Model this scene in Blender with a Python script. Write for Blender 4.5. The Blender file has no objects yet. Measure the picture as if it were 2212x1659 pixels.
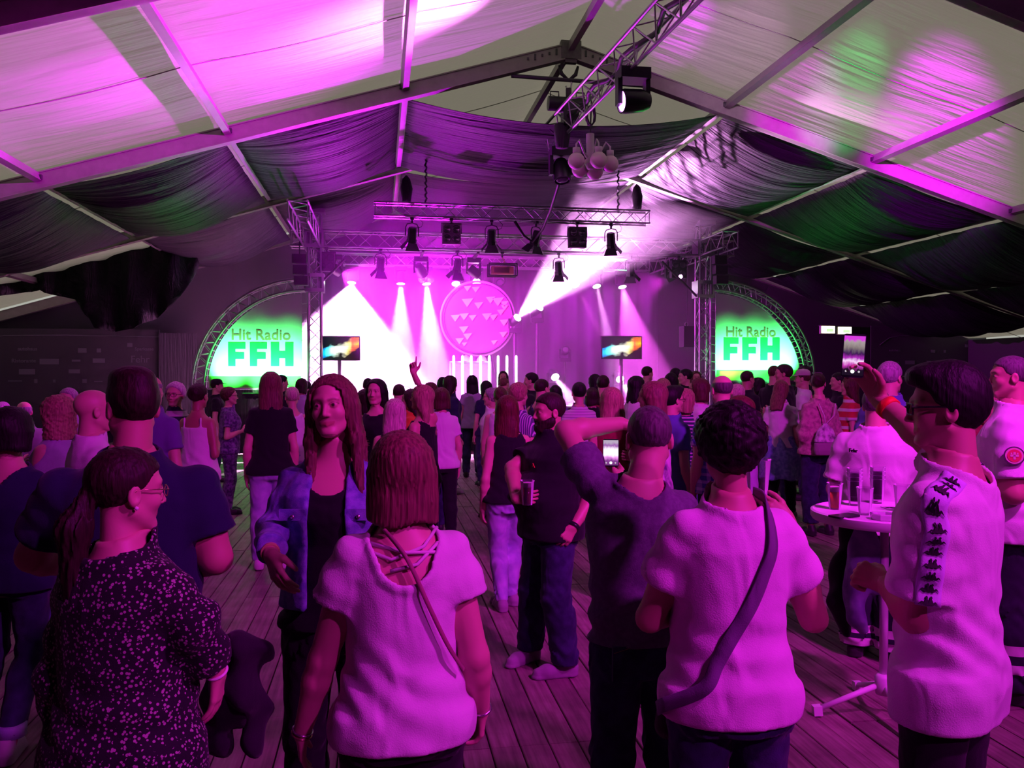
import bpy, bmesh, math, random
import numpy as np
from mathutils import Vector, Matrix

SC = bpy.context.scene
COL = SC.collection
R = math.radians
rng = random.Random(7)

# ------------------------------------------------------------------ camera
F, CX, CY, HOR = 1780.0, 1106.0, 829.5, 805.0
CAMH, YAW = 1.85, R(9.1)
PITCH = math.atan((CY - HOR) / F)
cam_d = bpy.data.cameras.new('camera')
cam = bpy.data.objects.new('camera', cam_d)
COL.objects.link(cam)
cam.location = (0, 0, CAMH)
cam.rotation_euler = (R(90) - PITCH, 0, -YAW)
cam_d.sensor_width = 36
cam_d.lens = 36 * F / 2212
cam_d.clip_start = 0.05
cam_d.clip_end = 200
SC.camera = cam

# ------------------------------------------------------------------ view, world
SC.view_settings.view_transform = 'Standard'
SC.view_settings.look = 'None'
SC.view_settings.exposure = 0.0
SC.view_settings.gamma = 1.0
SC.view_settings.use_curve_mapping = False
SC.cycles.use_denoising = True
SC.cycles.max_bounces = 5
SC.cycles.diffuse_bounces = 2
SC.cycles.use_adaptive_sampling = True
SC.cycles.adaptive_threshold = 0.04
SC.cycles.glossy_bounces = 2
SC.cycles.transmission_bounces = 5
SC.cycles.transparent_max_bounces = 6
SC.cycles.volume_bounces = 0
SC.cycles.volume_step_rate = 4.0
SC.cycles.volume_preview_step_rate = 4.0
SC.cycles.sample_clamp_indirect = 4.0
SC.cycles.caustics_reflective = False
SC.cycles.caustics_refractive = False
world = bpy.data.worlds.new('evening_sky')
SC.world = world
world.use_nodes = True
_bg = world.node_tree.nodes['Background']
_bg.inputs[0].default_value = (0.95, 0.97, 0.86, 1)     # flat overcast evening sky above the tent
_bg.inputs[1].default_value = 0.43

# ------------------------------------------------------------------ pixel helpers (2212 x 1659 frame)
_fw = np.array([math.sin(YAW) * math.cos(PITCH), math.cos(YAW) * math.cos(PITCH), -math.sin(PITCH)])
_rt = np.array([math.cos(YAW), -math.sin(YAW), 0.0])
_up = np.cross(_rt, _fw)
_c0 = np.array([0, 0, CAMH])
def ray(x, y):
    return _fw + _rt * ((x - CX) / F) - _up * ((y - CY) / F)
def P(x, y, d):
    return Vector(_c0 + ray(x, y) * d)
def atY(x, y, Y):
    r = ray(x, y)
    return Vector(_c0 + r * (Y / r[1]))
def ground(x, y):
    r = ray(x, y)
    return Vector(_c0 - r * (CAMH / r[2]))
def px(p):
    v = np.array(p) - _c0
    d = v @ _fw
    return (CX + F * (v @ _rt) / d, CY - F * (v @ _up) / d, d)

# ------------------------------------------------------------------ object helpers
def tag(o, label=None, cat=None, group=None, kind=None):
    if label: o['label'] = label
    if cat: o['category'] = cat
    if group: o['group'] = group
    if kind: o['kind'] = kind
    return o
def empty(name, loc=(0, 0, 0), rz=0.0, **k):
    o = bpy.data.objects.new(name, None)
    COL.objects.link(o)
    o.location = loc
    o.rotation_euler = (0, 0, rz)
    o.empty_display_size = 0.1
    return tag(o, **k)
def put(name, me, mat=None, parent=None, loc=None, rot=None, scale=None, **k):
    o = bpy.data.objects.new(name, me)
    COL.objects.link(o)
    if parent is not None: o.parent = parent
    if loc is not None: o.location = loc
    if rot is not None: o.rotation_euler = rot
    if scale is not None: o.scale = scale
    if mat is not None:
        if len(me.materials) == 0:
            me.materials.append(mat)
        elif me.materials[0] != mat:
            o.material_slots[0].link = 'OBJECT'
            o.material_slots[0].material = mat
    return tag(o, **k)
def smooth(me, on=True):
    me.polygons.foreach_set('use_smooth', [on] * len(me.polygons))
    return me
class MB:
    """collects verts and faces of one mesh"""
    def __init__(s): s.v, s.f = [], []
    def add(s, vs, fs):
        n = len(s.v)
        s.v += [tuple(v) for v in vs]
        s.f += [tuple(i + n for i in f) for f in fs]
        return s
    def box(s, c, d, rot=None):
        c = Vector(c)
        vs = [Vector((sx * d[0] / 2, sy * d[1] / 2, sz * d[2] / 2)) for sx in (-1, 1) for sy in (-1, 1) for sz in (-1, 1)]
        if rot is not None: vs = [rot @ v for v in vs]
        return s.add([v + c for v in vs], [(0, 1, 3, 2), (4, 6, 7, 5), (0, 4, 5, 1), (2, 3, 7, 6), (0, 2, 6, 4), (1, 5, 7, 3)])
    def bar(s, a, b, w, h, up=(0, 0, 1)):
        a, b = Vector(a), Vector(b)
        y = (b - a).normalized(); up = Vector(up)
        x = y.cross(up).normalized(); z = x.cross(y)
        vs = [p + x * sx * w / 2 + z * sz * h / 2 for p in (a, b) for sx in (-1, 1) for sz in (-1, 1)]
        return s.add(vs, [(0, 1, 3, 2), (4, 6, 7, 5), (0, 4, 5, 1), (2, 3, 7, 6), (0, 2, 6, 4), (1, 5, 7, 3)])
    def tube(s, pts, r, n=8, closed=False, caps=True):
        pts = [Vector(p) for p in pts]
        rs = r if isinstance(r, (list, tuple)) else [r] * len(pts)
        N = len(pts); rings = []
        prev = None
        for i, p in enumerate(pts):
            if closed: t = pts[(i + 1) % N] - pts[i - 1]
            else: t = pts[min(i + 1, N - 1)] - pts[max(i - 1, 0)]
            t.normalize()
            if prev is None:
                ref = Vector((0, 0, 1)) if abs(t.z) < 0.9 else Vector((1, 0, 0))
                x = t.cross(ref).normalized()
            else:
                x = (prev - t * prev.dot(t)).normalized()
            prev = x; y = t.cross(x)
            rings.append([p + (x * math.cos(2 * math.pi * k / n) + y * math.sin(2 * math.pi * k / n)) * rs[i] for k in range(n)])
        vs = [v for rg in rings for v in rg]
        fs = []
        for i in range(N if closed else N - 1):
            j = (i + 1) % N
            for k in range(n):
                fs.append((i * n + k, i * n + (k + 1) % n, j * n + (k + 1) % n, j * n + k))
        if caps and not closed:
            fs.append(tuple(range(n - 1, -1, -1))); fs.append(tuple((N - 1) * n + k for k in range(n)))
        return s.add(vs, fs)
    def lathe(s, prof, n=24, c=(0, 0, 0), rot=None):
        """prof: (r, z) pairs turned about z"""
        c = Vector(c); vs = []
        for r, z in prof:
            for k in range(n):
                v = Vector((r * math.cos(2 * math.pi * k / n), r * math.sin(2 * math.pi * k / n), z))
                vs.append((rot @ v if rot is not None else v) + c)
        fs = []
        for i in range(len(prof) - 1):
            for k in range(n):
                fs.append((i * n + k, i * n + (k + 1) % n, (i + 1) * n + (k + 1) % n, (i + 1) * n + k))
        if prof[0][0] > 1e-4: fs.append(tuple(range(n - 1, -1, -1)))
        if prof[-1][0] > 1e-4: fs.append(tuple((len(prof) - 1) * n + k for k in range(n)))
        return s.add(vs, fs)
    def prism(s, poly, y0, y1):
        """outline in xz, swept from y0 to y1"""
        n = len(poly)
        vs = [(x, y0, z) for x, z in poly] + [(x, y1, z) for x, z in poly]
        fs = [tuple(range(n)), tuple(range(2 * n - 1, n - 1, -1))]
        fs += [(i, i + n, (i + 1) % n + n, (i + 1) % n) for i in range(n)]
        return s.add(vs, fs)
    def mesh(s, name='mesh', sm=False):
        me = bpy.data.meshes.new(name)
        me.from_pydata(s.v, [], s.f)
        me.update()
        if sm: smooth(me)
        return me
def autosmooth(me, deg=40):
    smooth(me)
    try: me.set_sharp_from_angle(angle=R(deg))
    except Exception: pass
    return me

# ------------------------------------------------------------------ materials
_mats = {}
def nodes_of(m):
    m.use_nodes = True
    nt = m.node_tree
    return nt, nt.nodes, nt.links, nt.nodes['Principled BSDF']
def noise_bump(nt, bsdf, scale, strength, dist=0.01, coord='Object', stretch=(1, 1, 1), detail=3):
    N, L = nt.nodes, nt.links
    tc = N.new('ShaderNodeTexCoord'); mp = N.new('ShaderNodeMapping'); mp.inputs['Scale'].default_value = stretch
    nz = N.new('ShaderNodeTexNoise'); nz.inputs['Scale'].default_value = scale; nz.inputs['Detail'].default_value = detail
    bp = N.new('ShaderNodeBump'); bp.inputs['Strength'].default_value = strength; bp.inputs['Distance'].default_value = dist
    L.new(tc.outputs[coord], mp.inputs[0]); L.new(mp.outputs[0], nz.inputs['Vector'])
    L.new(nz.outputs['Fac'], bp.inputs['Height']); L.new(bp.outputs[0], bsdf.inputs['Normal'])
    return nz
def mat(name, col=(0.5, 0.5, 0.5), rough=0.6, metal=0.0, bump=None, emit=None, spec=0.5, var=0.0, vscale=6.0, alpha=None):
    if name in _mats: return _mats[name]
    m = bpy.data.materials.new(name)
    nt, N, L, b = nodes_of(m)
    b.inputs['Base Color'].default_value = (*col, 1)
    b.inputs['Roughness'].default_value = rough
    b.inputs['Metallic'].default_value = metal
    b.inputs['Specular IOR Level'].default_value = spec
    if emit: 
        b.inputs['Emission Color'].default_value = (*emit[0], 1); b.inputs['Emission Strength'].default_value = emit[1]
    if bump: noise_bump(nt, b, *bump)
    if var > 0:
        tc = N.new('ShaderNodeTexCoord'); nz = N.new('ShaderNodeTexNoise'); nz.inputs['Scale'].default_value = vscale; nz.inputs['Detail'].default_value = 4
        hs = N.new('ShaderNodeMix'); hs.data_type = 'RGBA'
        hs.inputs['A'].default_value = (*[max(0, c * (1 - var)) for c in col], 1); hs.inputs['B'].default_value = (*[min(1, c * (1 + var)) for c in col], 1)
        L.new(tc.outputs['Object'], nz.inputs['Vector']); L.new(nz.outputs['Fac'], hs.inputs['Factor']); L.new(hs.outputs['Result'], b.inputs['Base Color'])
    _mats[name] = m
    return m
def emission(name, col, strength):
    if name in _mats: return _mats[name]
    m = bpy.data.materials.new(name); m.use_nodes = True
    nt = m.node_tree; nt.nodes.clear()
    e = nt.nodes.new('ShaderNodeEmission'); o = nt.nodes.new('ShaderNodeOutputMaterial')
    e.inputs[0].default_value = (*col, 1); e.inputs[1].default_value = strength
    nt.links.new(e.outputs[0], o.inputs[0])
    _mats[name] = m
    return m
def spot(name, loc, target, col, power, angle, blend=0.3, r=0.06, parent=None):
    d = bpy.data.lights.new(name, 'SPOT')
    d.energy = power; d.color = col; d.spot_size = R(angle); d.spot_blend = blend; d.shadow_soft_size = r
    o = bpy.data.objects.new(name, d); COL.objects.link(o)
    if parent is not None:
        o.parent = parent
        loc = Vector(loc) - parent.location if parent.rotation_euler.z == 0 else parent.matrix_basis.inverted() @ Vector(loc)
        target = Vector(target) - parent.location if parent.rotation_euler.z == 0 else parent.matrix_basis.inverted() @ Vector(target)
    o.location = loc
    o.rotation_euler = (Vector(target) - Vector(loc)).to_track_quat('-Z', 'Y').to_euler()
    return o
MAG = (0.94, 0.02, 0.98)
# ================================================================== THE TENT
RX, RZ, SL, HALF = 3.15, 7.37, 0.30, 15.0      # ridge x, ridge z, roof slope, half width
FRAMES = [-6.5, -1.5, 3.5, 8.5, 13.5, 18.5, 23.5]
def roofz(x): return RZ - SL * abs(x - RX)

# --- floor: dusty planks
def plank_mat():
    m = bpy.data.materials.new('weathered_plank'); nt, N, L, b = nodes_of(m)
    tc = N.new('ShaderNodeTexCoord'); oi = N.new('ShaderNodeObjectInfo')
    mp = N.new('ShaderNodeMapping'); mp.inputs['Scale'].default_value = (14, 0.8, 6)
    ad = N.new('ShaderNodeVectorMath'); ad.operation = 'ADD'
    L.new(tc.outputs['Object'], ad.inputs[0]); L.new(oi.outputs['Location'], ad.inputs[1]); L.new(ad.outputs[0], mp.inputs[0])
    nz = N.new('ShaderNodeTexNoise'); nz.inputs['Scale'].default_value = 3; nz.inputs['Detail'].default_value = 6
    L.new(mp.outputs[0], nz.inputs['Vector'])
    nz2 = N.new('ShaderNodeTexNoise'); nz2.inputs['Scale'].default_value = 5; nz2.inputs['Detail'].default_value = 5
    L.new(ad.outputs[0], nz2.inputs['Vector'])
    cr = N.new('ShaderNodeValToRGB')
    cr.color_ramp.elements[0].color = (0.20, 0.135, 0.12, 1); cr.color_ramp.elements[0].position = 0.3
    cr.color_ramp.elements[1].color = (0.46, 0.34, 0.31, 1); cr.color_ramp.elements[1].position = 0.75
    L.new(nz.outputs['Fac'], cr.inputs[0])
    mx = N.new('ShaderNodeMix'); mx.data_type = 'RGBA'; mx.blend_type = 'MULTIPLY'; mx.inputs['Factor'].default_value = 0.6
    cr2 = N.new('ShaderNodeValToRGB'); cr2.color_ramp.elements[0].position = 0.35; cr2.color_ramp.elements[0].color = (0.45, 0.42, 0.4, 1); cr2.color_ramp.elements[1].position = 0.62
    L.new(nz2.outputs['Fac'], cr2.inputs[0]); L.new(cr.outputs[0], mx.inputs['A']); L.new(cr2.outputs[0], mx.inputs['B'])
    rv = N.new('ShaderNodeMix'); rv.data_type = 'RGBA'; rv.blend_type = 'MULTIPLY'; rv.inputs['Factor'].default_value = 0.35
    L.new(mx.outputs['Result'], rv.inputs['A']); L.new(oi.outputs['Random'], rv.inputs['B']); L.new(rv.outputs['Result'], b.inputs['Base Color'])
    b.inputs['Roughness'].default_value = 0.62
    bp = N.new('ShaderNodeBump'); bp.inputs['Strength'].default_value = 0.35; bp.inputs['Distance'].default_value = 0.006
    L.new(nz.outputs['Fac'], bp.inputs['Height']); L.new(bp.outputs[0], b.inputs['Normal'])
    return m
M_PLANK = plank_mat()
M_DARKFLOOR = mat('floor_underlay', (0.03, 0.02, 0.02), 0.9)
floor = put('floor', MB().box((RX, 8.5, -0.045), (30, 30.4, 0.05)).mesh('floor'), M_DARKFLOOR, kind='structure')
PW, PL, GAP = 0.148, 2.45, 0.007
def plank_mesh(L):
    b = MB(); w = PW - GAP; h = 0.02; c = 0.004
    vs = []
    for y in (-L / 2, L / 2):
        vs += [(-w / 2, y, -h), (w / 2, y, -h), (w / 2, y, -c), (w / 2 - c, y, 0), (-w / 2 + c, y, 0), (-w / 2, y, -c)]
    fs = [tuple(range(6)), tuple(range(11, 5, -1))] + [(i, i + 6, (i + 1) % 6 + 6, (i + 1) % 6) for i in range(6)]
    return b.add(vs, fs).mesh('plank')
ME_PLANK = plank_mesh(PL - 0.008)
cells = []
x0 = RX - 14.9
ncol = int(29.8 / PW)
for i in range(ncol):
    for j in range(12):
        off = (i // 8 % 2) * 0.55 
        cells.append((x0 + (i + 0.5) * PW, -5.2 + 0.5 * PL + j * PL + off - 0.6, i))
def in_view(x, y):
    if y < 2.4: return False
    a = math.atan2(x, y) - YAW
    return abs(a) < R(33)
near = sorted([c for c in cells if in_view(c[0], c[1] + 0.6)], key=lambda c: c[1])[:298]
nearset = set(near)
far = MB()
w2 = (PW - GAP) / 2; l2 = (PL - 0.008) / 2
for c in cells:
    dz = 0.0015 * math.sin(c[0] * 37 + c[1] * 11)
    if c[2] % 8 == 7: dz -= 0.006
    if c in nearset:
        put('plank', ME_PLANK, M_PLANK, floor, loc=(c[0], c[1], dz))
    elif c[1] < 22.4:
        far.add([(c[0] + sx * w2, c[1] + sy * l2, dz + z) for z in (-0.02, 0) for sx in (-1, 1) for sy in (-1, 1)],
                [(4, 6, 7, 5), (0, 4, 5, 1), (2, 3, 7, 6), (0, 2, 6, 4), (1, 5, 7, 3)])
put('floor_boards', far.mesh('floor_boards'), M_PLANK, floor, kind='stuff')

# --- roof fabric: thin pvc that lets the evening light through
def roof_mat():
    m = bpy.data.materials.new('white_pvc_roof'); nt, N, L, b = nodes_of(m)
    out = N['Material Output']
    b.inputs['Base Color'].default_value = (0.74, 0.72, 0.66, 1); b.inputs['Roughness'].default_value = 0.38
    tr = N.new('ShaderNodeBsdfTranslucent'); tr.inputs[0].default_value = (0.78, 0.70, 0.60, 1)
    mix = N.new('ShaderNodeMixShader'); mix.inputs[0].default_value = 0.52
    L.new(b.outputs[0], mix.inputs[1]); L.new(tr.outputs[0], mix.inputs[2]); L.new(mix.outputs[0], out.inputs[0])
    tc = N.new('ShaderNodeTexCoord'); mp = N.new('ShaderNodeMapping'); mp.inputs['Scale'].default_value = (0.40, 3.4, 0.5); mp.inputs['Rotation'].default_value = (0, 0, R(4))
    nz = N.new('ShaderNodeTexNoise'); nz.inputs['Scale'].default_value = 1.25; nz.inputs['Detail'].default_value = 3; nz.inputs['Roughness'].default_value = 0.5
    bp = N.new('ShaderNodeBump'); bp.inputs['Strength'].default_value = 1.0; bp.inputs['Distance'].default_value = 0.11
    L.new(tc.outputs['Object'], mp.inputs[0]); L.new(mp.outputs[0], nz.inputs['Vector']); L.new(nz.outputs['Fac'], bp.inputs['Height'])
    L.new(bp.outputs[0], b.inputs['Normal'])
    return m
M_ROOF = roof_mat()
M_ROOFD = mat('grey_blackout_roof', (0.28, 0.25, 0.23), 0.5, bump=(1.6, 0.6, 0.07, 'Object', (0.55, 5.5, 0.5)))   # rear bays made opaque to cut the roof daylight near the camera
M_SEAM = mat('roof_weld_seam', (0.35, 0.33, 0.30), 0.5)
ceiling = empty('ceiling', kind='structure')
for bi in range(len(FRAMES) - 1):
    ya, yb = FRAMES[bi], FRAMES[bi + 1]
    for sgn in (-1, 1):
        nx, ny = 45, 14
        vs, fs = [], []
        for i in range(nx + 1):
            s = HALF * i / nx
            for j in range(ny + 1):
                t = j / ny
                u = (s / 2.75) % 1.0
                sag = 0.05 * math.sin(math.pi * u) * math.sin(math.pi * t) if s < 13.75 else 0
                sag += 0.012 * math.sin(9 * t + 2.1 * s) * math.sin(math.pi * t)
                vs.append((RX + sgn * s, ya + (yb - ya) * t, RZ - SL * s + 0.05 - sag))
        for i in range(nx):
            for j in range(ny):
                a = i * (ny + 1) + j
                fs.append((a, a + 1, a + ny + 2, a + ny + 1))
        pnl = put('roof_panel', MB().add(vs, fs).mesh('roof_panel', True), M_ROOFD if yb < 9 else M_ROOF, ceiling)
        # a weld seam runs down the middle of each sheet
        b = MB(); ym = (ya + yb) / 2
        b.tube([(RX + sgn * HALF * k / 40, ym, roofz(RX + HALF * k / 40) + 0.035 - 0.055 * abs(math.sin(math.pi * (HALF * k / 40 / 2.75)))) for k in range(41)], 0.008, 4)
        put('weld_seam', b.mesh('weld_seam'), M_SEAM, pnl)

# --- walls
def wall_mat(name, col, em=0.0):
    return mat(name, col, 0.75, bump=(0.8, 0.5, 0.08, 'Object', (1, 1, 0.25)), var=0.25, vscale=0.6)
M_WALLW = wall_mat('white_tent_wall', (0.30, 0.29, 0.28))
M_WALLB = wall_mat('grey_gable_wall', (0.024, 0.021, 0.028))
ez = RZ - SL * HALF
put('wall_left', MB().box((RX - HALF - 0.03, 8.5, ez / 2), (0.06, 30.2, ez)).mesh('wall_left'), M_WALLB, kind='structure')
put('wall_right', MB().box((RX + HALF + 0.03, 8.5, ez / 2), (0.06, 30.2, ez)).mesh('wall_right'), M_WALLB, kind='structure')
gable = [(RX - HALF, -0.07), (RX + HALF, -0.07), (RX + HALF, ez), (RX, RZ + 0.02), (RX - HALF, ez)]
put('wall_back', MB().prism(gable, 23.66, 23.72).mesh('wall_back'), M_WALLB, kind='structure')
put('wall_front', MB().prism(gable, -6.72, -6.66).mesh('wall_front'), M_WALLB, kind='structure')

# --- portal frames of aluminium box section
M_ALU = mat('dull_aluminium_frame', (0.34, 0.32, 0.30), 0.5, 0.25, bump=(18, 0.15, 0.004), var=0.2, vscale=9)
M_STEEL = mat('dark_steel_fitting', (0.08, 0.08, 0.09), 0.5, 0.5)
FL = ['pale aluminium tent frame at the entrance end', 'pale aluminium tent frame beside the entrance', 'pale aluminium tent frame overhead',
      'pale aluminium tent frame nearest the table, white roof on both sides', 'pale aluminium tent frame where the black drapes begin, chain hoist at its peak',
      'aluminium tent frame between the black drapes, in front of the stage', 'aluminium gable frame behind the stage']
ME_BRK = MB().box((0, 0, 0), (0.16, 0.05, 0.07)).mesh('purlin_bracket')
ME_BOLT = MB().box((0, 0, 0), (0.03, 0.02, 0.1)).mesh('bolt_plate')
for fi, y in enumerate(FRAMES):
    fr = empty('tent_frame', (RX, y, 0), label=FL[fi], cat='tent frame')
    for sgn in (-1, 1):
        b = MB()
        a = Vector((sgn * 0.14, 0, RZ - 0.16 - SL * 0.14)); e = Vector((sgn * (HALF - 0.02), 0, ez - 0.14))
        b.bar(a, e, 0.12, 0.25)
        n = Vector((SL * sgn, 0, 1)).normalized() 
        for off, ww in ((0.115, 0.16), (-0.115, 0.16)):
            b.bar(a + n * off, e + n * off, ww, 0.02)
        put('rafter', b.mesh('rafter'), M_ALU, fr)
        put('post', MB().box((sgn * (HALF - 0.16), 0, (ez - 0.15) / 2), (0.25, 0.12, ez - 0.15)).mesh('post'), M_ALU, fr)
        for k in range(1, 6):
            x = 2.75 * k
            for yy in (-0.085, 0.085):
                put('purlin_bracket', ME_BRK, M_STEEL, fr, loc=(sgn * x, yy, RZ - SL * x - 0.10))
        if fi in (3, 4):
            for k in range(5):
                put('bolt_plate', ME_BOLT, M_STEEL, fr, loc=(sgn * (0.25 + 0.12 * k), -0.066, RZ - 0.13 - SL * (0.25 + 0.12 * k)), scale=(1, 1, 1 if k % 3 == 0 else 0.4))
    b = MB(); b.box((0, 0, RZ - 0.15), (0.34, 0.14, 0.3)); b.box((0, 0, RZ - 0.33), (0.2, 0.1, 0.06))
    put('apex_joint', b.mesh('apex_joint'), mat('grimy_alu_joint', (0.16, 0.15, 0.15), 0.6, 0.3, var=0.4, vscale=20), fr)
    if fi in (4, 5):
        put('tie_rod', MB().tube([(-1.0, 0, RZ - 0.62), (1.25, 0, RZ - 0.66)], 0.035, 8).mesh('tie_rod'), M_STEEL, fr)

# --- purlins
M_PURLIN = mat('purlin_aluminium', (0.30, 0.28, 0.28), 0.42, 0.3, bump=(18, 0.1, 0.004), var=0.15)
me = MB().box((0, 0, 0), (0.10, 4.86, 0.13)).mesh('purlin')
BAYTXT = ['at the entrance', 'behind the crowd', 'above the bar table', 'under white roof sheets', 'between black drape panels', 'above the stage']
for bi in range(len(FRAMES) - 1):
    ym = (FRAMES[bi] + FRAMES[bi + 1]) / 2
    for k in range(-5, 6):
        x = RX + 2.75 * k
        side = 'ridge' if k == 0 else ('one side' if k < 0 else 'other side')
        z = roofz(x) - 0.10
        o = put('roof_purlin', me, M_PURLIN, loc=(x, ym, z), rot=(0, math.atan(SL) * (1 if k > 0 else -1 if k < 0 else 0), 0),
                label='aluminium ridge purlin ' + BAYTXT[bi] if k == 0 else 'slim aluminium purlin, ' + ['first', 'second', 'third', 'fourth', 'lowest'][abs(k) - 1] + ' from the ridge on the ' + ('sponsor banner' if k < 0 else 'exit sign') + ' side, ' + BAYTXT[bi], cat='purlin', group='roof purlins ' + BAYTXT[bi])

# --- black drapes slung under the roof
def drape_mat():
    m = bpy.data.materials.new('black_molton'); nt, N, L, b = nodes_of(m)
    b.inputs['Base Color'].default_value = (0.008, 0.007, 0.011, 1); b.inputs['Roughness'].default_value = 0.62; b.inputs['Specular IOR Level'].default_value = 0.12
    tc = N.new('ShaderNodeTexCoord'); mp = N.new('ShaderNodeMapping'); mp.inputs['Scale'].default_value = (0.35, 7.0, 1.0)
    nz = N.new('ShaderNodeTexNoise'); nz.inputs['Scale'].default_value = 1.7; nz.inputs['Detail'].default_value = 5
    bp = N.new('ShaderNodeBump'); bp.inputs['Strength'].default_value = 0.9; bp.inputs['Distance'].default_value = 0.09
    L.new(tc.outputs['Object'], mp.inputs[0]); L.new(mp.outputs[0], nz.inputs['Vector']); L.new(nz.outputs['Fac'], bp.inputs['Height']); L.new(bp.outputs[0], b.inputs['Normal'])
    return m
M_DRAPE = drape_mat()
def drape(xa, xb, ya, yb, sag, label, drop=0.2, ny=60, nx=20, ragged=0, front_sag=None):
    vs, fs = [], []
    za, zb = roofz(xa) - drop, roofz(xb) - drop
    ph = xa * 3.7 + ya
    for j in range(ny + 1):
        t = j / ny; y = ya + (yb - ya) * t
        wt = max(0.0, min(1, 5 * t, 5 * (1 - t))); wt = wt * wt * (3 - 2 * wt)
        sg = 0.06 + (sag - 0.06) * wt if front_sag is None else front_sag + (sag - front_sag) * min(1, t * 1.6)
        fold = 0.028 * math.sin(31 * t + ph) + 0.02 * math.sin(57 * t + 2 * ph) + 0.012 * math.sin(97 * t + ph)
        for i in range(nx + 1):
            u = i / nx; x = xa + (xb - xa) * u
            w = math.sin(math.pi * u)
            z = za + (zb - za) * u - sg * 4 * u * (1 - u) * (0.85 + 0.15 * math.sin(math.pi * t)) - fold * (0.15 + 0.85 * w) * (1 + 0.4 * math.sin(5 * u + 9 * t))
            yy = y
            if ragged and j == ny: yy += ragged * math.sin(11 * u + ph)
            vs.append((x, yy, z))
    for j in range(ny):
        for i in range(nx):
            a = j * (nx + 1) + i
            fs.append((a, a + 1, a + nx + 2, a + nx + 1))
    me = MB().add(vs, fs).mesh('black_drape', True)
    o = put('black_drape', me, M_DRAPE, label=label, cat='drape')
    md = o.modifiers.new('thick', 'SOLIDIFY'); md.thickness = 0.006
    return o
XP = [RX + 2.75 * k for k in range(-5, 6)]
e = 0.07
SIDE = ['outermost on the white opening side', 'low above the sponsor banner', 'above the cap wearer', 'next to the peak, magenta lit',
        None, None, 'next to the peak, blue lit', 'above a green arch', 'low above the exit signs', 'outermost above the exit signs']
for k in range(10):
    if k in (4, 5): continue
    drape(XP[k] + e, XP[k + 1] - e, 13.62, 18.38, 0.34 + 0.05 * (k % 3), 'black drape panel between purlins over the crowd, ' + SIDE[k])
drape(XP[4] + e - 2.75 + 2.75, XP[6] - e, 13.75, 18.3, 0.36, 'wide black drape slung across the peak above the globe lamps', nx=36, front_sag=0.36)
for k in range(1, 10):
    if k in (4, 5): continue
    if k == 1: continue
    drape(XP[k] + e, XP[k + 1] - e, 18.62, 23.35, 0.42 + 0.06 * (k % 2), 'black drape panel over the stage end, ' + SIDE[k])
drape(XP[4] + e, XP[6] - e, 18.7, 23.35, 0.4, 'wide black drape slung across the peak over the stage', nx=36, front_sag=0.2)
# gathered end of the drape that hangs away from the white opening
def curtain_from_outline(name, pts, Y, mat_, label, cat, amp=0.12, n=26):
    """hanging cloth: outline in photo pixels, stood at its own distance Y with folds"""
    W = [atY(x, y, Y) for x, y in pts]
    bm = bmesh.new()
    vs = [bm.verts.new(w) for w in W]
    f = bm.faces.new(vs)
    bmesh.ops.triangulate(bm, faces=[f])
    for _ in range(4):
        bmesh.ops.subdivide_edges(bm, edges=[ed for ed in bm.edges if ed.calc_length() > 0.25], cuts=1)
        bmesh.ops.triangulate(bm, faces=bm.faces[:])
    for v in bm.verts:
        v.co.y += amp * math.sin(6.5 * v.co.x + 1.2 * v.co.z) + 0.5 * amp * math.sin(14 * v.co.x - 2 * v.co.z)
    me = bpy.data.meshes.new(name); bm.to_mesh(me); bm.free(); smooth(me)
    o = put(name, me, mat_, label=label, cat=cat)
    md = o.modifiers.new('thick', 'SOLIDIFY'); md.thickness = 0.008
    return o
curtain_from_outline('black_drape', [(-60, 560), (-60, 655), (0, 641), (40, 632), (78, 616), (92, 628), (102, 634), (130, 631), (158, 646), (180, 656), (196, 690), (206, 708), (245, 716), (288, 710),
    (335, 688), (372, 660), (392, 640), (415, 605), (430, 570), (420, 540), (300, 520), (100, 520)], 20.6, M_DRAPE,
    'gathered end of a black drape hanging in points beside the bare white roof', 'drape')
# ================================================================== STAGE AND RIG
M_TRUSS = mat('truss_aluminium', (0.55, 0.55, 0.57), 0.28, 0.85, bump=(30, 0.05, 0.002))
M_BLACK = mat('matt_black_paint', (0.02, 0.02, 0.024), 0.5, var=0.3, vscale=12)
M_BLACKG = mat('black_satin_housing', (0.015, 0.015, 0.02), 0.32)
M_CABLE = mat('black_rubber_cable', (0.012, 0.012, 0.012), 0.6)
M_DECK = mat('stage_deck_ply', (0.05, 0.04, 0.045), 0.6, bump=(9, 0.2, 0.01), var=0.3)
M_SKIRT = mat('stage_skirt_cloth', (0.02, 0.018, 0.025), 0.85, bump=(4, 0.8, 0.05, 'Object', (5, 1, 0.3)))
ME_ROD = autosmooth(MB().tube([(0, 0, -0.5), (0, 0, 0.5)], 1.0, 8).mesh('rod'))
ME_ROD.name = 'rod'
def rod(name, a, b, r, mat_, parent):
    a, b = Vector(a), Vector(b)
    o = put(name, ME_ROD, mat_, parent)
    o.location = (a + b) / 2
    o.rotation_mode = 'QUATERNION'
    o.rotation_quaternion = (b - a).to_track_quat('Z', 'Y')
    o.scale = (r, r, (b - a).length)
    return o
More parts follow.
